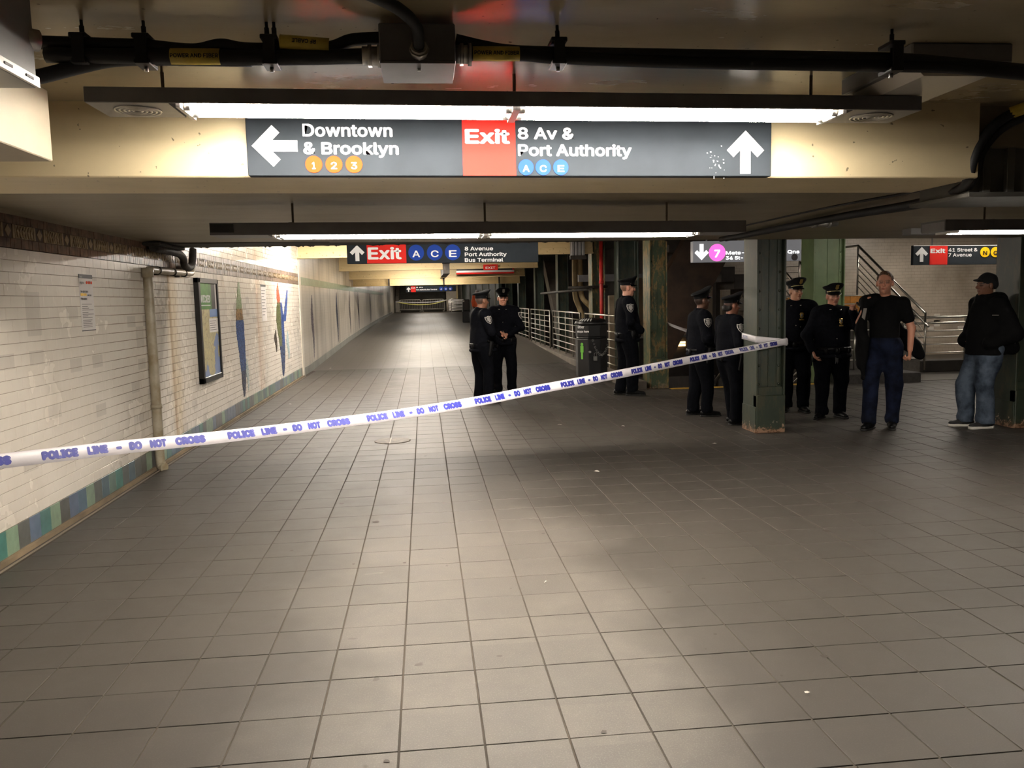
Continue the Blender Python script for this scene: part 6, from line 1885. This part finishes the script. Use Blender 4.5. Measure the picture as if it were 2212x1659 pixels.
    def badge(self, x, z, m=GOLD_M):
        J = self.J
        c = J['chest'] + np.array([x, 0.10, z])
        sh = [(0, 0.040), (0.022, 0.034), (0.028, 0.012), (0.020, -0.006), (0.026, -0.022), (0.012, -0.038), (0, -0.042), (-0.012, -0.038), (-0.026, -0.022), (-0.020, -0.006), (-0.028, 0.012), (-0.022, 0.034)]
        o = self.decal('badge', self.jkS, c, (0, 1, 0), (0, 0, 1), sh, m, 0.006)
        self.decal('badge_centre', self.jkS, c, (0, 1, 0), (0, 0, 1), [(u * .45, v * .45) for u, v in sh], PATCHG_M, 0.0085, o, 2)
        self.decal('name_bar', self.jkS, c + np.array([0, 0, -0.058]), (0, 1, 0), (0, 0, 1), [(-.03, -.009), (.03, -.009), (.03, .009), (-.03, .009)], m, 0.006, None, 2)
    def button(self, x, z, dz=0.0, m=SILVER_M):
        c = self.J['chest'] + np.array([x, 0.10, z])
        self.decal('button', self.jkS, c, (0, 1, 0), (0, 0, 1), [(0.007 * math.cos(t_), 0.007 * math.sin(t_)) for t_ in np.linspace(0, 5.5, 8)], m, 0.004, None, 1)
    def collar_pin(self, x):
        c = self.J['neck'] + np.array([x, 0.08, -0.045])
        self.decal('collar_pin', self.jkS, c, (0.3 * np.sign(x), 1, 0.5), (0, 0, 1), [(-.012, -.006), (.012, -.006), (.012, .006), (-.012, .006)], SILVER_M, 0.004, None, 1)
    def belt(self, z=0.945, gear=True, m=LEATHER_M, holster='R', fit=1.0):
        J, g = self.J, self.g
        S = Sdf()
        n = 20
        a, b = 0.172 * g * fit, 0.140 * g * fit + self.belly * 0.55
        p = lambda t_: np.array([a * math.cos(t_), b * math.sin(t_) + self.belly * 0.35, z + J['pelvis'][2] - 0.95]) + np.array([J['pelvis'][0], J['pelvis'][1], 0])
        for i in range(n):
            S.cone(p(2 * math.pi * i / n), p(2 * math.pi * (i + 1) / n), 0.026 * fit ** 3, 0.026 * fit ** 3, 0.01)
        o = self.part('duty_belt', S, 0.011, m, 0)
        if gear:
            for i, (t_, w, hh) in enumerate(((0.9, 0.03, 0.05), (1.5, 0.032, 0.045), (2.3, 0.03, 0.05), (3.5, 0.034, 0.06), (5.0, 0.03, 0.05))):
                q = p(t_) * np.array([1.09, 1.09, 1]); q[2] -= 0.02
                e = Sdf().ell(q, (w, w * 0.9, hh), 0.01)
                e.cut((0, 0, 1), q[2] + 0.035)
                self.part('pouch', e, 0.011, m, 0, o)
            q = p(0.05 if holster == 'R' else math.pi) * np.array([1.14, 1.0, 1])
            e = Sdf().cone(q + (0, 0.02, 0.02), q + (0, -0.02, -0.17), 0.040, 0.026, 0.01, (1, 0, 0), 0.7).cone(q + (0, 0.03, 0.03), q + (0, -0.045, 0.06), 0.018, 0.017, 0.01)
            self.part('holster', e, 0.011, m, 0, o)
        return o
    def cap(self, badge=SILVER_M, band=None, tilt=0.0, hairgap=0):
        # eight-point service cap in head coordinates
        n = 48
        rings = [(0.080, 0.099, 0.040, 0), (0.083, 0.102, 0.046, 0), (0.084, 0.103, 0.083, 0), (0.088, 0.107, 0.087, 0), (0.110, 0.128, 0.106, 1), (0.121, 0.138, 0.120, 1), (0.122, 0.139, 0.127, 1), (0.112, 0.129, 0.133, 1), (0.070, 0.082, 0.137, 0.5), (0.002, 0.002, 0.136, 0)]
        V = []; F = []
        for (a, b, z, sc) in rings:
            for k_ in range(n):
                t_ = 2 * math.pi * k_ / n
                m_ = 1 + sc * 0.022 * (abs(math.cos(4 * t_)) - 0.5)
                x, y = a * m_ * math.cos(t_), b * m_ * math.sin(t_) - 0.006
                zz = z + (0.17 + tilt) * y * (1 if z > 0.09 else 0.45) + (0.022 if z > 0.1 and y > 0.05 else 0) * min(1, (y - 0.05) / 0.06 if y > 0.05 else 0)
                V.append(self.hl((x, y, zz)))
        for i in range(len(rings) - 1):
            for k_ in range(n):
                k2 = (k_ + 1) % n
                F.append((i * n + k_, i * n + k2, (i + 1) * n + k2, (i + 1) * n + k_))
        capo = self.poly('police_cap', V, F, CAPTOP_M)
        # visor
        V = []; F = []
        m_ = 17
        for j, (r, dz) in enumerate(((0.0, 0.0), (0.5, -0.006), (1.0, -0.020), (1.0, -0.024), (0.4, -0.010), (0.0, -0.006))):
            for k_ in range(m_):
                t_ = math.radians(22 + 136 * k_ / (m_ - 1))
                ex = r * 0.052 * math.sin((k_ / (m_ - 1)) * math.pi) ** 0.6
                x, y = (0.083 + ex * 0.5) * math.cos(t_), (0.101 + ex) * math.sin(t_) - 0.006
                V.append(self.hl((x, y, 0.046 + dz + 0.075 * 0.45 * y)))
        for j in range(5):
            for k_ in range(m_ - 1):
                F.append((j * m_ + k_, j * m_ + k_ + 1, (j + 1) * m_ + k_ + 1, (j + 1) * m_ + k_))
        self.poly('visor', V, F, VISOR_M, capo)
        # strap above the visor
        pts = []
        for k_ in range(13):
            t_ = math.radians(18 + 144 * k_ / 12)
            pts.append(tuple(self.world(self.hl((0.086 * math.cos(t_), 0.105 * math.sin(t_) - 0.006, 0.056 + 0.034 * math.sin(t_) * 0.5)))))
        MB().tube(pts, 0.0055 * self.s, 6).build('cap_strap', band or LEATHER_M, capo)
        for t_ in (18, 162):
            q = self.hl((0.090 * math.cos(math.radians(t_)), 0.108 * math.sin(math.radians(t_)) - 0.006, 0.060))
            self.poly('cap_button', [q + self.HR @ np.array(v) for v in ((0.007, 0, 0), (-0.007, 0, 0), (0, 0.007, 0), (0, -0.007, 0), (0, 0, 0.007), (0, 0, -0.007))], [(0, 2, 4), (2, 1, 4), (1, 3, 4), (3, 0, 4), (2, 0, 5), (1, 2, 5), (3, 1, 5), (0, 3, 5)], SILVER_M, capo)
        # shield badge on the front
        ol = [(-.020, .030), (-.008, .026), (0, .036), (.008, .026), (.020, .030), (.018, .006), (.021, -.012), (.012, -.024), (0, -.030), (-.012, -.024), (-.021, -.012), (-.018, .006)]
        V = [self.hl((u, 0.118 + v * 0.5 + dy, 0.118 + v)) for dy in (0.0, 0.006) for u, v in ol]
        k_ = len(ol)
        F = [tuple(range(k_)), tuple(range(k_, 2 * k_))[::-1]] + [(i, (i + 1) % k_, k_ + (i + 1) % k_, k_ + i) for i in range(k_)]
        self.poly('cap_badge', V, F, badge, capo, False)
        return capo
D2R = math.pi / 180
def officer(label, pos, phi, H, patches='R', cap_badge=SILVER_M, cap_band=None, cap_tilt=0.0, badge=None, pins=True, buttons=(), gear=True, holster='R', hem=0.88, loose=1.10, **kw):
    p = Person(label, pos, phi, H, **kw)
    p.trousers(loose=loose); p.shoes(); p.jacket(hem=hem, loose=loose)
    for sd in patches: p.patch(sd)
    if badge: p.badge(*badge)
    for b in buttons: p.button(*b)
    if pins: p.collar_pin(0.05); p.collar_pin(-0.05)
    p.belt(gear=gear, holster=holster)
    p.cap(cap_badge, cap_band, cap_tilt)
    return p
# left pair
officer('stout officer seen from behind his right side, left of the pair in the corridor', (0.86, 12.62, 0), 22 * D2R, 1.665, patches='R', girth=1.22, belly=0.06, skin=(150, 104, 80), hair=(70, 58, 52), seed=11,
        pose={'Re': (0.31, 0.02, 1.13), 'Rw': (0.21, 0.20, 0.98), 'Le': (-0.30, 0.02, 1.13), 'Lw': (-0.16, 0.20, 0.98), 'Rpy': -0.1, 'Rf': (-0.9, -0.1, -0.3), 'Lf': (0.9, -0.1, -0.3)}, feet=((0.12, 0.03, 0.3), (-0.12, -0.02, -0.2)), head=(0.1, -0.02), hands=('fist', 'fist'), hem=0.86)
officer('officer facing the camera with hands clasped, right of the pair in the corridor', (1.30, 13.75, 0), -98 * D2R, 1.70, patches='RL', girth=1.08, belly=0.01, skin=(206, 150, 124), hair=(42, 34, 30), seed=12,
        pose={'Re': (0.29, 0.0, 1.13), 'Rw': (0.03, 0.215, 1.02), 'Le': (-0.30, 0.02, 1.13), 'Lw': (-0.10, 0.215, 1.03), 'Rpy': 0.35, 'Lpy': 0.35, 'Rf': (-0.8, 0.45, -0.1), 'Lf': (0.7, 0.55, 0.0), 'Rn': (0, 0, -1), 'Ln': (0, 0, 1)},
        feet=((0.12, 0.0, 0.5), (-0.12, 0.05, -0.35)), head=(0.18, -0.05), hands=('fist', 'relax'), buttons=((0.0, -0.05), (0.0, -0.2)))
# beside the bin
officer('tall officer standing alone in profile beside the black bin', (3.19, 12.9, 0), 2 * D2R, 1.825, patches='R', girth=1.08, belly=0.03, skin=(214, 158, 134), hair=(120, 92, 74), seed=13,
        pose={'Re': (0.28, -0.02, 1.13), 'Rw': (0.17, 0.17, 0.99), 'Le': (-0.28, -0.02, 1.13), 'Lw': (-0.14, 0.17, 0.99), 'Rf': (-0.9, -0.2, -0.3), 'Lf': (0.9, -0.2, -0.3)}, feet=((0.10, 0.05, 0.25), (-0.11, -0.09, -0.15)), head=(-0.1, -0.03), hands=('fist', 'fist'), hem=0.86)
# left of the column
officer('officer in profile with jacket collar up, second left of the big green column', (3.555, 10.42, 0), 4 * D2R, 1.60, patches='R', girth=1.22, belly=0.04, skin=(104, 72, 56), hair=(24, 20, 18), seed=14,
        pose={'Re': (0.30, -0.02, 1.13), 'Rw': (0.20, 0.19, 1.0), 'Le': (-0.29, -0.02, 1.13), 'Lw': (-0.12, 0.21, 1.0)}, feet=((0.11, 0.05, 0.1), (-0.11, -0.08, -0.1)), head=(0.05, 0.06), hands=('fist', 'fist'), cap_tilt=0.12, hem=0.90)
p5_ = officer('officer with dark hair in a bun, partly hidden by the big green column', (3.66, 9.64, 0), 12 * D2R, 1.535, patches='R', girth=1.15, belly=0.02, skin=(176, 120, 98), hair=(30, 24, 22), seed=15,
        pose={'Re': (0.29, -0.04, 1.13), 'Rw': (0.22, 0.17, 1.0), 'Le': (-0.29, 0.0, 1.13), 'Lw': (-0.14, 0.2, 1.0)}, feet=((0.10, 0.02, 0.2), (-0.10, 0.10, -0.1)), head=(-0.1, -0.05), hands=('fist', 'fist'), cap_tilt=0.10, hem=0.92)
S = Sdf().ell(p5_.hl((0, -0.105, -0.035)), (0.036, 0.034, 0.040), 0.02).ell(p5_.hl((0, -0.055, -0.02)), (0.068, 0.050, 0.062), 0.03).wrinkle(0.006, 60, 3)
HAIRD_M = mat('dark_hair', s2l((28, 22, 20)), 0.5, var=0.4, vscale=80, bump=0.4, bscale=120)
p5_.part('hair', S, 0.007, HAIRD_M)
# right of the column
p6_ = officer('officer half hidden on the right of the big green column, gold badge on chest', (4.87, 10.5, 0), -112 * D2R, 1.70, patches='L', girth=1.05, skin=(196, 148, 122), hair=(60, 48, 40), seed=16, cap_badge=GOLD_M, cap_band=mat('gold_cap_strap', s2l((206, 186, 130)), 0.4, metal=0.4),
        pose={'Re': (0.30, -0.05, 1.14), 'Rw': (0.20, 0.15, 1.02), 'Le': (-0.36, -0.06, 1.13), 'Lw': (-0.20, 0.12, 1.03), 'Lpy': 0.3}, feet=((0.11, 0.0, 0.2), (-0.11, 0.05, -0.3)), head=(0.5, 0.0), hands=('fist', 'fist'), badge=(-0.075, 0.035), buttons=((0.0, -0.10), (-0.06, -0.12)))
p7_ = officer('stout officer facing the camera and pointing, in front of the light green column', (5.05, 9.86, 0), -97 * D2R, 1.62, patches='', girth=1.26, belly=0.07, skin=(186, 132, 108), hair=(36, 30, 28), seed=17, cap_badge=GOLD_M, cap_band=MATS['gold_cap_strap'],
        pose={'Re': (0.33, -0.02, 1.13), 'Rw': (0.285, 0.09, 0.92), 'Le': (-0.30, 0.15, 1.23), 'Lw': (-0.12, 0.36, 1.45), 'Rf': (-0.15, 0.5, -0.85), 'Lf': (0.15, 0.7, 0.6), 'Ln': (0.3, 0.6, -0.7), 'Rn': (-0.9, 0.3, 0.1)},
        feet=((0.16, 0.08, 0.7), (-0.12, 0.0, -0.15)), head=(0.05, -0.04), hands=('relax', 'point'), badge=(-0.055, 0.03), buttons=((0.02, -0.20),), hem=0.86)
# keys on his belt
kq = p7_.world(np.array([0.02, 0.24, 0.86]))
KEYS = MB()
for i in range(5):
    KEYS.box(kq[0] - 0.02 + i * 0.01, kq[0] - 0.014 + i * 0.01, kq[1] - 0.012 + 0.004 * i, kq[1] - 0.008 + 0.004 * i, kq[2] - 0.10 + 0.012 * (i % 3), kq[2] + 0.0)
KEYS.build('key_bunch', CH_M, p7_.o, kind='stuff')

# man in black shirt
TEE_M = mat('black_tshirt', s2l((14, 14, 15)), 0.9, var=0.15, vscale=20, spec=0.1)
JEAN_M = mat('dark_blue_jeans', s2l((17, 21, 34)), 0.9, var=0.3, vscale=9, col2=s2l((25, 31, 50)), spec=0.1)
p = Person('man in black shirt and dark blue jeans with a jacket over his shoulder', (5.20, 8.93, 0), -134 * D2R, 1.775, girth=1.0, belly=0.025, skin=(196, 138, 112), hair=(112, 80, 56), seed=21, shoulder=1.0, beard=((120, 92, 74), 0.35),
           pose={'Re': (0.23, 0.13, 1.20), 'Rw': (0.17, 0.12, 1.40), 'Le': (-0.27, -0.05, 1.13), 'Lw': (-0.28, 0.04, 0.895), 'Ln': (1, 0.1, 0), 'Rf': (-0.2, -0.6, 0.5)}, feet=((0.10, 0.14, 0.1), (-0.09, -0.06, -0.25)), head=(0.15, 0.04), hands=('fist', 'fist'))
p.trousers(JEAN_M, 1.02, 1.03); p.shoes()
J = p.J
S = Sdf()
S.cone(J['pelvis'] + (0, 0, .05), J['waist'], 0.140 * 1.08, 0.136 * 1.08, 0.05, (0, 1, 0), 0.78)
S.cone(J['waist'], J['chest'] + (0, 0, .03), 0.136 * 1.08, 0.152 * 1.08, 0.05, (0, 1, 0), 0.76)
S.cone(J['chest'] + (0, 0, .03), J['neck'] - (0, 0, .06), 0.148 * 1.08, 0.080, 0.05, (0, 1, 0), 0.78)
S.cone(J['Rs'], J['Ls'], 0.066, 0.066, 0.06)
S.cone(J['Rs'] * 0.5 + J['neck'] * 0.5 - (0, 0, .02), J['Ls'] * 0.5 + J['neck'] * 0.5 - (0, 0, .02), 0.055, 0.055, 0.06)
S.cone(J['Ls'], J['Ls'] + (J['Le'] - J['Ls']) * 0.60, 0.066, 0.062, 0.03); S.cone(J['Rs'], J['Rs'] + (J['Re'] - J['Rs']) * 0.60, 0.066, 0.062, 0.03)
for k_ in range(10):
    t0, t1 = 2 * math.pi * k_ / 10, 2 * math.pi * (k_ + 1) / 10
    pp = lambda t_: J['neck'] + np.array([0.070 * math.cos(t_), 0.064 * math.sin(t_) + 0.008, -0.020 - 0.022 * math.sin(t_)])
    S.cone(pp(t0), pp(t1), 0.010, 0.010, 0.01)
S.wrinkle(0.008, 13, 4).cut((0, 0, -1), -1.0)
p.part('shirt', S, 0.011, TEE_M)
p.jkS = S
p.belt(z=1.0, gear=False, fit=0.87)
S = Sdf().ell(p.hl((0, -0.018, 0.036)), (0.084, 0.102, 0.098), 0.02, p.HR)
n_ = p.HR @ np.array([0, 0.95, -0.62])
S.wrinkle(0.005, 90, 5).cut(n_, float(n_ @ p.hl((0, 0.060, 0.072)))).cut(p.HR @ np.array([0, 0, -1.0]), -float((p.HR @ np.array([0, 0, 1.0])) @ p.hl((0, 0, -0.035))))
p.part('hair', S, 0.0075, mat('brown_hair', s2l((98, 70, 50)), 0.6, var=0.4, vscale=70, bump=0.4, bscale=110))
# his jacket, slung over the right shoulder: hangs in front on one side, behind on the other
S = Sdf()
W = lambda v: v
S.cone((0.09, 0.03, 1.46), (0.21, 0.06, 1.42), 0.05, 0.06, 0.06)
S.cone((0.19, 0.10, 1.38), (0.22, 0.13, 1.10), 0.07, 0.085, 0.06, (1, 0, 0), 0.7)
S.cone((0.22, 0.13, 1.10), (0.23, 0.12, 0.74), 0.085, 0.08, 0.05, (1, 0, 0), 0.5)
S.cone((0.17, 0.16, 1.0), (0.19, 0.14, 0.58), 0.05, 0.04, 0.04)
S.cone((0.20, -0.06, 1.38), (0.05, -0.22, 1.08), 0.07, 0.09, 0.06)
S.cone((0.02, -0.23, 1.2), (-0.18, -0.27, 0.95), 0.07, 0.10, 0.06, (0, 1, 0), 0.6)
S.cone((-0.18, -0.26, 1.02), (-0.30, -0.24, 0.84), 0.08, 0.07, 0.05)
S.wrinkle(0.018, 16, 9)
V, F = S.mesh(0.013); V = smooth_np(V, F, 1)
me = mesh_np('slung_jacket', p.world(V), F); me.materials.append(mat('black_jacket_cloth', s2l((13, 13, 14)), 0.85, var=0.2, vscale=20, spec=0.12))
o = bpy.data.objects.new('slung_jacket', me); COL.objects.link(o)
tag(o, 'black jacket slung over the shoulder of the man in the black shirt', 'jacket')
lin = p.world(np.array([[0.15, 0.165, 1.36], [0.18, 0.175, 1.36], [0.19, 0.205, 1.26], [0.16, 0.195, 1.23], [0.15, 0.15, 1.355], [0.18, 0.16, 1.355], [0.19, 0.19, 1.26], [0.16, 0.18, 1.23]]))
MB().add(lin, [(0, 1, 2, 3), (7, 6, 5, 4), (0, 4, 5, 1), (1, 5, 6, 2), (2, 6, 7, 3), (3, 7, 4, 0)]).build('lining', mat('grey_lining', s2l((120, 114, 108)), 0.7), o)

# man in the cap at the right
PARKA_M = mat('black_parka', s2l((10, 10, 11)), 0.85, var=0.2, vscale=15, spec=0.12)
LJEAN_M = mat('faded_blue_jeans', s2l((56, 66, 80)), 0.9, var=0.3, vscale=7, col2=s2l((86, 97, 112)), spec=0.1)
p = Person('man in black hooded parka and brimmed cap leaning by the right column', (6.27, 8.72, 0), 178 * D2R, 1.72, girth=1.12, skin=(118, 80, 60), hair=(24, 20, 18), seed=31,
           pose={'Re': (0.30, -0.06, 1.12), 'Rw': (0.20, 0.10, 0.99), 'Le': (-0.30, -0.16, 1.10), 'Lw': (-0.20, 0.08, 0.99), 'Rf': (-0.95, -0.1, -0.1), 'Lf': (0.95, -0.1, -0.1), 'Lknee': 0.02, 'Rknee': 0.04}, feet=((0.11, 0.12, 0.05), (-0.10, 0.02, -0.08)), head=(0.0, 0.02), hands=('fist', 'fist'), lean=(0, -0.02))
p.trousers(LJEAN_M, 1.18, 1.02)
p.shoes(mat('black_canvas', s2l((24, 23, 24)), 0.7), mat('white_sole', s2l((206, 202, 194)), 0.6), 0.034)
J = p.J
S = Sdf()
S.cone(J['pelvis'] + (0, 0.0, -.10), J['waist'], 0.235, 0.205, 0.05, (0, 1, 0), 0.86)
S.cone(J['waist'], J['chest'] + (0, 0, .05), 0.205, 0.19, 0.05, (0, 1, 0), 0.84)
S.cone(J['chest'] + (0, 0, .05), J['neck'] - (0, 0, .05), 0.18, 0.10, 0.05, (0, 1, 0), 0.84)
S.cone(J['Rs'], J['Ls'], 0.088, 0.088, 0.06)
for sd in 'RL':
    S.cone(J[sd + 's'], J[sd + 'e'], 0.092, 0.088, 0.04); S.cone(J[sd + 'e'], J[sd + 'w'], 0.086, 0.07, 0.03)
for k_ in range(10):
    t0, t1 = 2 * math.pi * k_ / 10, 2 * math.pi * (k_ + 1) / 10
    pp = lambda t_, dz=0: J['neck'] + np.array([0.090 * math.cos(t_), 0.085 * math.sin(t_) + 0.012, 0.012 + dz - 0.010 * math.sin(t_)])
    S.cone(pp(t0), pp(t1), 0.034, 0.034, 0.02); S.cone(pp(t0, 0.035), pp(t1, 0.035), 0.026, 0.026, 0.02)
S.ell(J['neck'] + (0, -0.125, -0.03), (0.13, 0.085, 0.105), 0.04)
S.cone((-0.20, -0.10, 1.10), (-0.12, -0.24, 0.92), 0.10, 0.085, 0.05)
S.wrinkle(0.010, 13, 8).cut((0, 0, -1), -0.845)
p.part('parka', S, 0.012, PARKA_M)
p.jkS = S
# small white tick on the sleeve
p.decal('sleeve_mark', S, (-0.22, -0.19, 0.985), (-1, -0.35, 0), (0, 0, 1), [(-0.022, 0.004), (-0.010, -0.012), (0.026, 0.016), (-0.009, -0.003)], WHITE_M, 0.004, None, 2)
p.decal('chest_mark', S, (-0.17, 0.02, 1.30), (-1, 0.1, 0), (0, 0, 1), [(-0.02, -0.003), (0.02, -0.003), (0.02, 0.003), (-0.02, 0.003)], PATCHG_M, 0.004, None, 2)
# brimmed knit cap
S = Sdf().ell(p.hl((0, -0.014, 0.050)), (0.089, 0.108, 0.094), 0.02, p.HR).ell(p.hl((0, -0.05, 0.0)), (0.086, 0.070, 0.06), 0.03, p.HR).cone(p.hl((-0.04, 0.10, 0.050)), p.hl((0.04, 0.10, 0.050)), 0.016, 0.016, 0.02).cone(p.hl((-0.045, 0.12, 0.045)), p.hl((0.045, 0.12, 0.045)), 0.010, 0.010, 0.015).cone(p.hl((-0.03, 0.145, 0.048)), p.hl((0.03, 0.145, 0.048)), 0.007, 0.007, 0.015)
S.wrinkle(0.003, 40, 2)
S.cut(p.HR @ np.array([0, 0.45, -1.0]), float((p.HR @ np.array([0, 0.45, -1.0])) @ p.hl((0, 0.06, 0.022))))
p.part('cap', S, 0.008, mat('black_knit', s2l((15, 15, 16)), 0.9))

# worker seated far behind the pair, orange vest
p = Person('far worker in dark clothes with orange vest behind the paired officers', (2.74, 43.0, floor_z(43.0)), -100 * D2R, 1.70, girth=1.1, skin=(170, 120, 96), seed=41, hands=('fist', 'fist'))
p.trousers(); p.shoes(); p.jacket(mat('orange_vest', s2l((224, 96, 48)), 0.7, emit=0.0))
S = Sdf().ell(p.hl((0, -0.01, 0.05)), (0.09, 0.108, 0.092), 0.02, p.HR).cut((0, 0, -1), -float(p.hl((0, 0, 0.03))[2]))
p.part('helmet', S, 0.01, WHITE_M)

# ================================================================ GROUPS OF REPEATS
GROUPS = {'strip_light': 'linear strip lights under the ceilings', 'steel_column': 'green steel columns', 'cream_girder': 'cream girders across the corridor', 'conduit': 'black conduits under the near ceiling',
          'conduit_hanger': 'rod hangers of the conduits', 'cable_tag': 'yellow tags on the conduits', 'police_tape': 'police line tapes', 'mosaic_inlay': 'mosaic inlays on the left wall', 'paper_scrap': 'scraps of paper on the floor',
          'far_post': 'thin pale posts far along the corridor', 'crowd_barrier': 'steel crowd barriers at the far end', 'pale_pipe': 'pale bent pipes behind the railing', 'power_cable': 'black cables at the upper right',
          'stair_rail': 'steel stair rails', 'exit_sign': 'hanging exit signs', 'barrier_tape': 'tapes across the far barriers', 'brace_pipe': 'thin dark pipes between columns'}
for o in bpy.data.objects:
    if o.parent is None and o.get('category'):
        b = o.name.split('.')[0]
        if b in GROUPS: o['group'] = GROUPS[b]
        if b == 'person' and 'officer' in o['label'].split(' with ')[0].split(' behind ')[0] and 'worker' not in o['label']: o['group'] = 'police officers in dark uniform'
